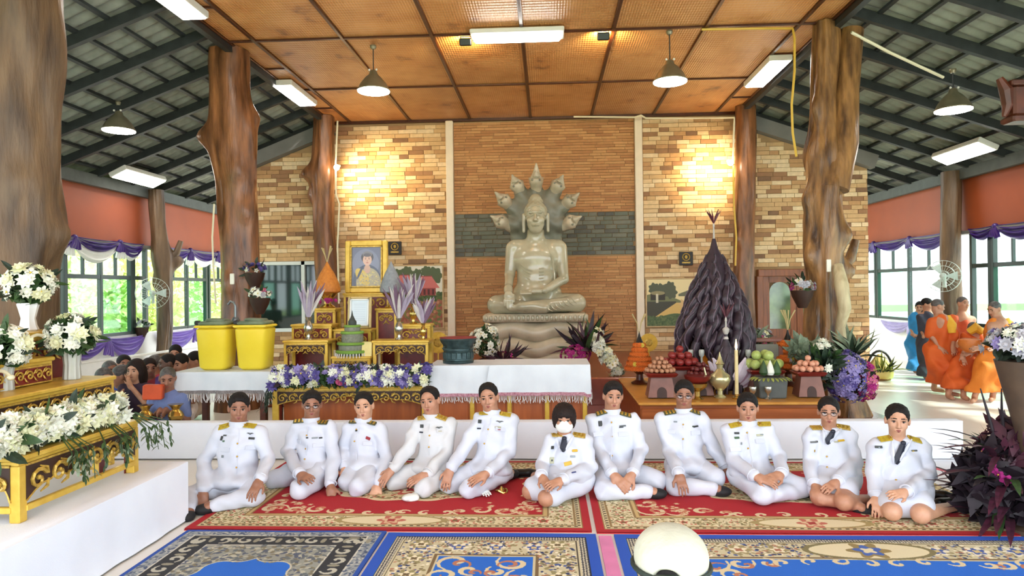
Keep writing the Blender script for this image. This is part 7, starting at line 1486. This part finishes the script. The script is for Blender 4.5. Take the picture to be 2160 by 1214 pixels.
# ================================================================== PEOPLE AT THE SIDES
def simple_head(t, c, R, sk, hair, style='short', s=1., hl=.068, seed=0, B=None, h=.011):
    hp2, cut, L = head_prims(c, R, s); return hp2, cut, L
def add_face(t, L, R, s):
    for q in (-1, 1):
        MB().ell(L(q*.031, .079, .009), np.array((.011, .006, .006))*s, 8, 6, rot=Matrix(R)).obj('eye', M['iris'], t, smooth=True); MB().tube([L(q*.014, .089, .031), L(q*.032, .088, .036), L(q*.05, .072, .03)], [.003*s, .005*s, .002*s], 5).obj('eyebrow', M['hair'], t)
    MB().tube([L(-.022, .083, -.053), L(0, .092, -.053), L(.022, .083, -.053)], [.003*s, .006*s, .003*s], 6).obj('lips', M['lip'], t, smooth=True)
def add_hair(t, L, R, s, style, m, hl=.068, h=.011):
    if style == 'bald': return
    Hp = [P_ell(L(0, -.016, .038), np.array((.083, .100, .087))*s, R, .02)]; cut = [P_ell(L(0, .085, hl-.085), np.array((.070, .075, .085))*s, R, .012), P_box(L(0, .045, -.07), np.array((.12, .075, .078))*s, R, .01, .01)]
    if style == 'long': Hp += [P_ell(L(q*.07, -.01, -.05), np.array((.035, .06, .13))*s, R, .03) for q in (-1, 1)]+[P_ell(L(0, -.06, -.08), np.array((.09, .05, .17))*s, R, .03)]; cut = [P_ell(L(0, .1, -.03), np.array((.062, .085, .1))*s, R, .012)]
    else: cut.append(P_box(L(0, 0, -.115), np.array((.12, .14, .075))*s, R, .01, .01))
    if style == 'shaved': Hp = [P_ell(L(0, -.014, .034), np.array((.0765, .094, .085))*s, R, .02)]
    skin_obj('hair', Hp, m, t, h=h, cut=cut)
def sitter(px, py, Y, label, sk='tan', hair='hair', style='short', turn=(0, .1, 0), shirt=(60, 60, 80), hand=None, s=1., k=0):
    """villager seated on the floor with folded legs, hands together"""
    hc = V3(at(px, py, Y)); R = head_R(*turn); g = np.random.default_rng(k+100); gz = .0; hz = max(.17, hc[2]-.66); base = np.array((hc[0], hc[1]+.06, hz)); nk = hc+np.array((0, .02, -.16)); t = thing('person', (hc[0], hc[1]+.05, max(0., hz-.17)), label, 'person', 'villagers seated at the left side'); lat = np.array((math.cos(turn[0]*.6), math.sin(turn[0]*.6), 0)); fw = np.array((lat[1], -lat[0], 0))
    B, cut, L = head_prims(hc, R, s); B += [P_cap(L(0, -.02, -.06), nk-np.array((0, 0, .04)), .052, .06, .03), P_ell((nk+base)/2, (.14, .09, .24), None, .05), P_ell(base, (.15, .12, .12), None, .05)]; T = [P_ell((nk*.62+base*.38), (.165, .115, .2), None, .05), P_ell(base+np.array((0, 0, .04)), (.17, .14, .18), None, .06)]; hands = []
    for q in (-1, 1):
        S = nk+lat*q*.155+np.array((0, 0, -.07)); E = S+lat*q*.05+np.array((0, 0, -.24))+fw*.06; Wp = (nk+fw*.24+lat*q*.03+np.array((0, 0, -.16))) if hand != 'mouth' or q < 0 else (hc+fw*.12+np.array((0, 0, -.16))); B += [P_cap(S, E, .042, .036, .03), P_cap(E, Wp, .034, .025, .02)]+hand_prims(Wp, (fw*.2+np.array((0, 0, 1))-lat*q*.1) if hand else (fw+np.array((0, 0, -.5))), lat*q, -q, .9); T += [P_cap(nk-np.array((0, 0, .05)), S, .05, .06, .04), P_cap(S, S+(E-S)*.75, .062, .056, .04)]; hands.append(Wp); K = base+lat*q*.21+fw*.22+np.array((0, 0, -.06)); A = base+lat*-q*.05+fw*.34+np.array((0, 0, -.1)); B += [P_cap(base+lat*q*.09, K, .08, .06, .03), P_cap(K, A, .055, .04, .03)]; T += [P_cap(base+lat*q*.09, K, .095, .08, .05), P_cap(K, A, .075, .06, .05)]
    skin_obj('body', B, SK[sk], t, h=.022, fine=[(hc-.13, hc+.13, .011)]+[(w-.06, w+.1, .012) for w in hands], cut=cut)
    skin_obj('shirt', T, mat('shirt_%d_%d_%d' % shirt, shirt, .8, bump=.2, bscale=80), t, h=.017, noise=wr(k+7, .005)); add_face(t, L, R, s); add_hair(t, L, R, s, style, M[hair])
    return t
AUD = [(220, 800, 7.6, 'grey-haired elder half hidden behind the white garland', 'tan', 'hair_g', 'short', (.9, .1, 0), (140, 120, 110), None), (232, 782, 8.3, 'elder with cropped grey hair facing right in a maroon top', 'brown', 'hair_g', 'shaved', (1.0, .05, 0), (60, 64, 120), None), (262, 768, 9.2, 'dark-haired villager behind the man in blue', 'brown', 'hair', 'short', (.8, 0, 0), (150, 60, 90), None), (254, 793, 8.0, 'villager in a bright blue shirt facing left', 'tan', 'hair_g', 'short', (-.9, .1, 0), (34, 58, 140), None), (286, 780, 7.9, 'woman with long dark hair holding a hand to her mouth', 'light', 'hair_b', 'long', (.0, .15, .05), (58, 44, 60), 'mouth'), (315, 776, 8.6, 'villager in dark red behind the long-haired woman', 'brown', 'hair_b', 'short', (.7, .1, 0), (130, 40, 50), None), (326, 769, 9.2, 'villager in a pink-red top bowing the head', 'tan', 'hair_g', 'short', (-.3, .35, 0), (150, 50, 64), None), (353, 767, 8.5, 'balding dark villager facing left in violet', 'deep', 'hair', 'shaved', (-.8, .05, 0), (84, 50, 110), None), (380, 767, 8.6, 'villager in white with both hands at the face', 'tan', 'hair', 'short', (-.2, .2, 0), (200, 200, 206), 'mouth'), (370, 745, 10.2, 'villager with black tied hair at the back of the left group', 'tan', 'hair', 'short', (.3, .2, 0), (70, 60, 70), None), (410, 761, 8.9, 'man in profile beside the left yellow bin', 'tan', 'hair', 'short', (-.9, .05, 0), (180, 170, 160), None), (354, 798, 7.5, 'bald grey elder in front, lower than the others', 'brown', 'hair_g', 'shaved', (.4, .3, 0), (96, 110, 150), None), (88, 665, 9.6, 'villager seen behind the white vase at the far left', 'brown', 'hair', 'short', (-.9, .1, 0), (70, 66, 66), None), (112, 762, 7.4, 'villager in dark clothes behind the clear vase', 'brown', 'hair_b', 'long', (.6, .1, 0), (60, 48, 44), None)]
for k, a in enumerate(AUD): sitter(a[0], a[1], a[2], a[3], a[4], a[5], a[6], a[7], tuple(min(255, int(x*1.25)) for x in a[8]), a[9], k=k, s=1.1)
tag(MB().box(at(324, 826, 7.35), (.2, .12, .16), rot=(0, .05, .3), bev=.01).obj('gift_box', mat('orange_box', (216, 86, 40), .6)), 'bright orange box held among the villagers on the left', 'box')
for px, Y, lb in ((304, 7.2, 'gilt spittoon left of the pair behind the white partition'), (368, 7.25, 'gilt spittoon beside the leg of the fringed table')): c = at(px, 600, Y); c = Vector((c.x, Y, .22)); t = thing('gilt_urn', (c.x, c.y, 0), lb, 'urn'); MB().lathe((c.x, c.y, 0), [(.12, 0), (.13, .03), (.11, .18), (.12, .22)], 20).obj('base_box', M['tabwood'], t); MB().lathe(c, [(.045, 0), (.052, .015), (.035, .04), (.07, .08), (.082, .12), (.065, .155), (.036, .185), (.056, .22), (.082, .24)], 24).obj('urn_body', M['gilt'], t, smooth=True)
# monks in orange robes
M['robe'] = mat('saffron_robe', (214, 96, 28), .75, c2=(190, 76, 18), scale=3, bump=.2, bscale=40); M['robe2'] = mat('golden_saffron_robe', (222, 128, 36), .75, c2=(200, 104, 24), scale=3, bump=.2, bscale=40); M['robe_y'] = mat('yellow_sash', (228, 178, 50), .75, c2=(210, 150, 36), scale=4)
def monk(sp):
    Y = sp['Y']; J = lambda q: V3(at(q[0], q[1], Y-(q[2] if len(q) > 2 else 0))); hc = J(sp['head']); R = head_R(*sp['turn']); s = sp.get('s', .95); nk = J(sp['neck']); hp = J(sp['hip']); SL, SR = J(sp['SL']), J(sp['SR']); fe = [V3(atz(x, y, .07)) for x, y in sp['feet']]; kn = [J(q) for q in sp['knees']]
    t = thing('monk' if sp.get('monk', 1) else 'person', (hp[0], hp[1], 0), sp['label'], 'person', 'figures standing in the right aisle'); B, cut, L = head_prims(hc, R, s); sm = (SL+SR)/2; T = [P_ell((sm*.7+hp*.3), (.175, .12, .22), None, .06), P_ell(hp, (.18, .15, .18), None, .06), P_cap(sm*.9+hp*.1, hp, .125, .15, .06)]; B += [P_cap(L(0, -.02, -.06), nk, .05, .06, .03), P_cap(sm, hp, .12, .13, .05), P_cap(SL, SR, .06, None, .05)]
    hd = []
    for (S, E, W_, H_), q in (((SL,)+tuple(J(x) for x in sp['AL']), 1), ((SR,)+tuple(J(x) for x in sp['AR']), -1)):
        B += [P_cap(S, E, .046, .038, .03), P_cap(E, W_, .036, .026, .02)]+hand_prims(W_, H_-W_, (0, -.6, .5), q, .9); hd.append(W_)
        if sp.get('cover', 'both') in ('both', 'L' if q > 0 else 'R'): T += [P_cap(S, E, .064, .066, .025), P_cap(S, sm, .068, .085, .04)]
    if sp.get('cover', 'both') == 'both': T += [P_cap(SL, SR, .075, None, .04), P_cap(nk-np.array((0, 0, .05)), sm, .07, .09, .04)]
    for i, (k, f) in enumerate(zip(kn, fe)):
        h0 = hp+np.array(((-.09 if i == 0 else .09), 0, -.05)); B += [P_cap(h0, k, .08, .06, .03), P_cap(k, f+np.array((0, 0, .02)), .056, .036, .03)]; toe = f+np.array((sp.get('toe', 0)*.09, -.1 if not sp.get('back') else .1, -.03)); B += [P_cap(f+np.array((0, 0, -.02)), toe, .036, .03, .03)]
        kk = k+(f-k)*sp.get('hem', .62); T += [P_cap(h0, k, .135, .12, .06), P_cap(k, kk, .12, .13, .06)]
    k0, k1 = [k+(f-k)*sp.get('hem', .62) for k, f in zip(kn, fe)]; T += [P_cap(k0, k1, .115, None, .06), P_cap(kn[0], kn[1], .12, None, .06)]
    skin_obj('body', B, SK[sp.get('skin', 'tan')], t, h=.02, fine=[(hc-.12, hc+.12, .011)]+[(w-.08, w+.1, .012) for w in hd], cut=cut, floor=.002); gq = np.random.default_rng(sp['k']).uniform(0, 6, 4)
    zc = min(k0[2], k1[2])-.02
    skin_obj('robe' if sp.get('monk', 1) else 'clothes', T, sp['m'], t, h=.017, floor=max(.05, zc), noise=lambda X, Y_, Z: .011*np.sin(38*X+5*Z+2*np.sin(7*Z+gq[0])+gq[1])+.009*np.sin(30*Y_+14*Z+gq[2])+.006*np.sin(24*Z+20*X+gq[3])); add_face(t, L, R, s); add_hair(t, L, R, s, sp.get('style', 'shaved'), M[sp.get('hair', 'hair_g')])
    if sp.get('sash'):
        pts = [J(q) for q in sp['sash']]; b = MB(); b.tube([Vector(p) for p in pts], [.05]+[.075]*(len(pts)-2)+[.05], 10); b.obj('sash', sp.get('sm', M['robe_y']), t, smooth=True)
    return t
MK = [dict(k=1, Y=10.6, head=(1978, 646), turn=(1.5, .3, 0), neck=(1983, 668, 0), SL=(1968, 680, .05), SR=(2004, 676, .1), hip=(1982, 735), AL=[(1962, 705, .05), (1985, 735, .15), (2000, 742, .15)], AR=[(2012, 710, .15), (2010, 732, .2), (2012, 745, .25)], knees=[(1978, 775, .05), (1995, 778, .08)], feet=[(1970, 818), (2000, 826)], m=M['robe'], sash=[(1998, 668, .1), (2006, 685, .18), (2008, 702, .2)], label='monk in saffron robe with bowed head, leftmost of the robed group', toe=1, cover='both'),
 dict(k=2, Y=11.2, head=(2031, 640), turn=(.2, .05, 0), neck=(2030, 662), SL=(2013, 676), SR=(2050, 674), hip=(2032, 735), AL=[(2014, 705, .05), (2022, 730, .15), (2034, 735, .2)], AR=[(2054, 700, .05), (2046, 725, .15), (2036, 733, .2)], knees=[(2026, 775), (2040, 775)], feet=[(2024, 812), (2044, 812)], m=mat('red_saffron_robe', (204, 84, 44), .75, bump=.2), label='monk in reddish robe facing the camera between the other two', cover='L'),
 dict(k=3, Y=10.0, head=(2098, 652), turn=(-1.3, .35, 0), neck=(2106, 672), SL=(2092, 688, .08), SR=(2122, 684, .0), hip=(2098, 742), AL=[(2086, 712, .15), (2066, 734, .2), (2050, 737, .2)], AR=[(2122, 715, .05), (2098, 735, .15), (2080, 738, .2)], knees=[(2076, 785, .08), (2108, 786)], feet=[(2056, 838), (2094, 836)], m=M['robe2'], sash=[(2120, 672, .05), (2128, 690, .08), (2124, 712, .1), (2110, 735, .15)], label='monk in golden saffron robe leaning left, rightmost of the robed group', toe=-1, cover='R', hem=.7),
 dict(k=4, Y=10.4, head=(2052, 694), turn=(-.6, .6, 0), neck=(2056, 706), SL=(2044, 712, .05), SR=(2070, 712, .05), hip=(2040, 765), AL=[(2036, 735, .1), (2030, 752, .2), (2034, 762, .25)], AR=[(2070, 730, .15), (2052, 742, .25), (2042, 745, .25)], knees=[(2016, 788, .05), (2034, 790, .05)], feet=[(2000, 832), (2032, 834)], m=M['robe'], sash=[(2044, 700, .1), (2058, 690, .15), (2072, 700, .15)], label='young monk bending low between the two leaning monks', s=.88, cover='both', hem=.6),
 dict(k=5, Y=12.4, head=(1956, 642), turn=(.8, .2, 0), neck=(1958, 655), SL=(1944, 668), SR=(1970, 668), hip=(1960, 720), AL=[(1944, 695), (1950, 712, .1), (1956, 716, .1)], AR=[(1970, 695), (1966, 712, .1), (1960, 716, .1)], knees=[(1956, 755), (1966, 755)], feet=[(1952, 792), (1968, 792)], m=mat('dark_clothes', (58, 60, 76), .8, bump=.2), monk=0, style='short', hair='hair', label='person in dark clothes behind the leftmost monk', hem=.95),
 dict(k=6, Y=13.4, head=(1940, 648), turn=(-.6, .2, 0), neck=(1938, 660), SL=(1926, 670), SR=(1952, 670), hip=(1936, 715), AL=[(1922, 690), (1926, 706, .1), (1934, 708, .15)], AR=[(1954, 690), (1946, 706, .1), (1938, 708, .15)], knees=[(1932, 748), (1942, 748)], feet=[(1930, 780), (1944, 780)], m=mat('bright_blue_shirt', (42, 142, 206), .7, bump=.2), monk=0, style='short', hair='hair', label='person in a bright blue shirt at the right window', hem=.95)]
for sp in MK: monk(sp)
c = at(2046, 725, 10.05); tag(MB().lathe(c-Vector((0, 0, .12)), [(.05, 0), (.12, .05), (.15, .12), (.14, .18), (.10, .2)], 20).obj('alms_bowl', mat('bowl_saffron', (200, 110, 40), .5), smooth=True), 'rounded bowl wrapped in orange cloth held between the monks', 'bowl')
# ================================================================== FOREGROUND AND RIGHT EDGE
c = V3(at(1415, 1196, 2.05)); R = head_R(PI, .0, 0); t = thing('person', (c[0], c[1], 0), 'person seen from behind in a white cap at the bottom edge of the photo', 'person'); L = lambda x, y, z: c+R @ np.array((x, y, z)); hpz, cut, _ = head_prims(c, R, 1.05)
skin_obj('body', hpz+[P_cap(L(0, -.02, -.06), c-np.array((0, 0, .2)), .058, .065, .03), P_ell(c-np.array((0, 0, .42)), (.17, .1, .25), None, .05), P_ell(c-np.array((0, 0, .68)), (.17, .14, .17), None, .05)]+[P_cap(c+np.array((q*.1, 0, -.74)), c+np.array((q*.28, .28, -.76)), .085, .07, .04) for q in (-1, 1)], SK['brown'], t, h=.02, fine=[(c-.14, c+.14, .011)], cut=cut)
skin_obj('shirt', [P_ell(c-np.array((0, 0, .42)), (.21, .13, .26), None, .05), P_ell(c-np.array((0, 0, .66)), (.19, .16, .19), None, .05)]+[P_cap(c+np.array((q*.08, 0, -.22)), c+np.array((q*.19, 0, -.27)), .06, .07, .04) for q in (-1, 1)]+[P_cap(c+np.array((q*.2, 0, -.28)), c+np.array((q*.25, .1, -.52)), .065, .05, .04) for q in (-1, 1)], mat('dark_shirt', (40, 42, 46), .8), t, h=.02)
skin_obj('hair', [P_ell(L(0, -.016, .0), (.092, .108, .09), R, .02)], M['hair'], t, h=.012, cut=[P_box(L(0, .08, -.02), (.13, .06, .12), R, .01, .01)])
cp = skin_obj('cap', [P_ell(L(0, -.005, .035), (.108, .122, .092), R, .02)], mat('white_cap_cloth', (200, 199, 180), .8, c2=(178, 178, 160), scale=8, bump=.3, bscale=60), t, h=.008, cut=[P_box(L(0, 0, -.075), (.2, .2, .085), R, .005, .004), P_ell(L(.03, -.125, .01), (.036, .05, .03), None, .01)])
b = MB(); b.tube([L(.112*math.cos(a), -.005+.126*math.sin(a), .012) for a in np.linspace(0, 6.28, 29)[:-1]], .007, 6, closed=True); b.box(L(.035, -.128, .018), (.075, .02, .022), bev=.004); b.obj('cap_strap', mat('dark_green_strap', (30, 44, 36), .6), cp)
MB().grid(lambda u, v: L(-.1+.2*u, .08+.11*v*(1-(2*u-1)**2*.5), .018-.01*v), 10, 4).obj('visor', MATS['white_cap_cloth'], cp)
# carved roof tip at the top right
c = at(2150, 215, 6.6); t = thing('carved_wood_bracket', c, 'carved reddish wood bracket jutting in at the top right edge', 'carving'); M['carve'] = mat('carved_red_wood', (92, 44, 24), .45, c2=(56, 26, 14), scale=6)
b = MB(); b.tube([at(2108, 165, 6.6), at(2122, 190, 6.6), at(2126, 222, 6.6), at(2118, 246, 6.6)], [.03, .06, .05, .02], 8); b.box(at(2160, 178, 6.62), (.34, .2, .05), bev=.01); b.box(at(2158, 215, 6.62), (.26, .16, .28), bev=.02); b.box(at(2165, 252, 6.62), (.36, .2, .06), bev=.015); b.box(at(2195, 215, 6.62), (.12, .12, .4)); b.obj('carving', M['carve'], t, smooth=False)
MB().cyl(at(2200, 215, 6.62), Vector((at(2200, 215, 6.62).x, 6.62, 4.7)), .03, n=8).obj('hanger', M['carve'], t)
# tall planter with grey-white flowers, dark ti leaves below it
c = at(2172, 760, 4.75); cz = Vector((c.x, 4.75, 0)); t = thing('flower_stand', cz, 'tall brown cone planter with grey-white flowers at the right edge', 'planter'); MB().lathe(cz, [(.16, 0), (.16, .03), (.05, .08), (.05, .5), (.12, .8), (.19, c.z-.04), (.2, c.z)], 24).obj('cone_pot', mat('brown_pot', (92, 72, 54), .6, c2=(66, 50, 38), scale=6), t, smooth=True); g = np.random.default_rng(90); cc = Vector((c.x, 4.75, c.z+.1)); filler(t, cc, .2, LF['dark'], g, 300, .05, sq=(1.2, 1, .6)); clump(t, sphere_pts(cc, .22, 80, g, -.3, (1.25, 1, .6)), [BL['greywhite'], BL['white'], BL['greywhite'], BL['lilac']], .05, g)
t = thing('ti_plant', Vector((at(2120, 1080, 4.85).x, 4.85, 0)), 'mass of dark plum ti leaves on the floor at the right edge', 'plant'); g = np.random.default_rng(91); x0 = at(2120, 1080, 4.85).x
filler(t, (x0+.1, 4.9, .26), .3, LF['black'], g, 1100, .11, sq=(1.3, .9, 1.), zmin=-.8); filler(t, (x0+.15, 4.9, .5), .25, LF['plum'], g, 400, .09)
for k in range(110): a = g.uniform(0, 6.28); r = g.uniform(.05, .3); p_ = Vector((x0+.1+r*math.cos(a), 4.88+r*.7*math.sin(a), g.uniform(.05, .5))); inst('leaf', LB[('plum', 'black', 'plum', 'green', 'plum')[k % 5]], t, p_, orient((math.cos(a), math.sin(a)-.2, g.uniform(.1, 1.2))), g.uniform(.25, .42))
clump(t, sphere_pts((x0+.02, 4.8, .4), .2, 10, g), [B5['magenta']], .04, g)
for k in range(3): q = Vector((x0-.02+.06*k, 4.9, .55)); MB().tube([q, q+Vector((-.05+.03*k, 0, .2)), q+Vector((-.1+.08*k, 0, .38))], [.014, .010, .004], 6).obj('stem', LF['black'], t)
# small things on the carpets
def shoe(px, py, rz, label):
    p_ = atz(px, py, .012); t = thing('shoe', p_, label, 'shoe', None, rz); w = Vector(p_); b = skin_obj('shoe_upper', [P_cap(w+Vector((-.09, 0, .035)), w+Vector((.02, 0, .03)), .036, .034, .02), P_cap(w+Vector((.02, 0, .03)), w+Vector((.11, 0, .02)), .036, .026, .02)], M['black'], t, h=.009, floor=.014); MB().box(w+Vector((.01, 0, .006)), (.26, .075, .012), bev=.005).obj('sole', M['sock'], t)
shoe(1112, 1004, .3, 'black shoe on the carpet left of the masked woman'); shoe(2005, 1068, .2, 'black shoe on the floor right of the rightmost seated woman'); shoe(1985, 1052, -.4, 'black shoe behind the rightmost seated woman')
p_ = atz(1020, 1040, .012); t = thing('glove', p_, 'white cotton glove lying on the carpet before the fifth seated man', 'glove'); w = V3(p_)+np.array((0, 0, .03)); skin_obj('glove_body', hand_prims(w, (.3, -.9, 0), (0, 0, 1), 1, .9, .2), M['mask'], t, h=.008, floor=.013)
p_ = atz(866, 1055, .012); t = thing('crumpled_tissue', p_, 'crumpled white tissue on the carpet before the fourth seated man', 'tissue'); g = np.random.default_rng(5); skin_obj('tissue_body', [P_ell(V3(p_)+np.array((0, 0, .02)), (.07, .05, .03), None, .02)]+[P_ell(V3(p_)+np.array((g.normal()*.03, g.normal()*.03, .03)), (.03, .03, .02), None, .01) for _ in range(5)], M['mask'], t, h=.008, floor=.013)
p_ = atz(1058, 1038, .012); t = thing('gilt_trinket', p_, 'small gilt ring-shaped ornament on the red carpet left of the masked woman', 'ornament'); MB().tube([Vector(p_)+Vector((.045*math.cos(a), .03*math.sin(a), .012+.012*math.sin(a*2))) for a in np.linspace(0, 6.28, 17)[:-1]], .009, 6, closed=True).obj('ring', M['gilt'], t, smooth=True); MB().lathe(p_, [(.02, 0), (.025, .02), (.008, .05)], 10).obj('knob', M['gilt'], t, smooth=True)
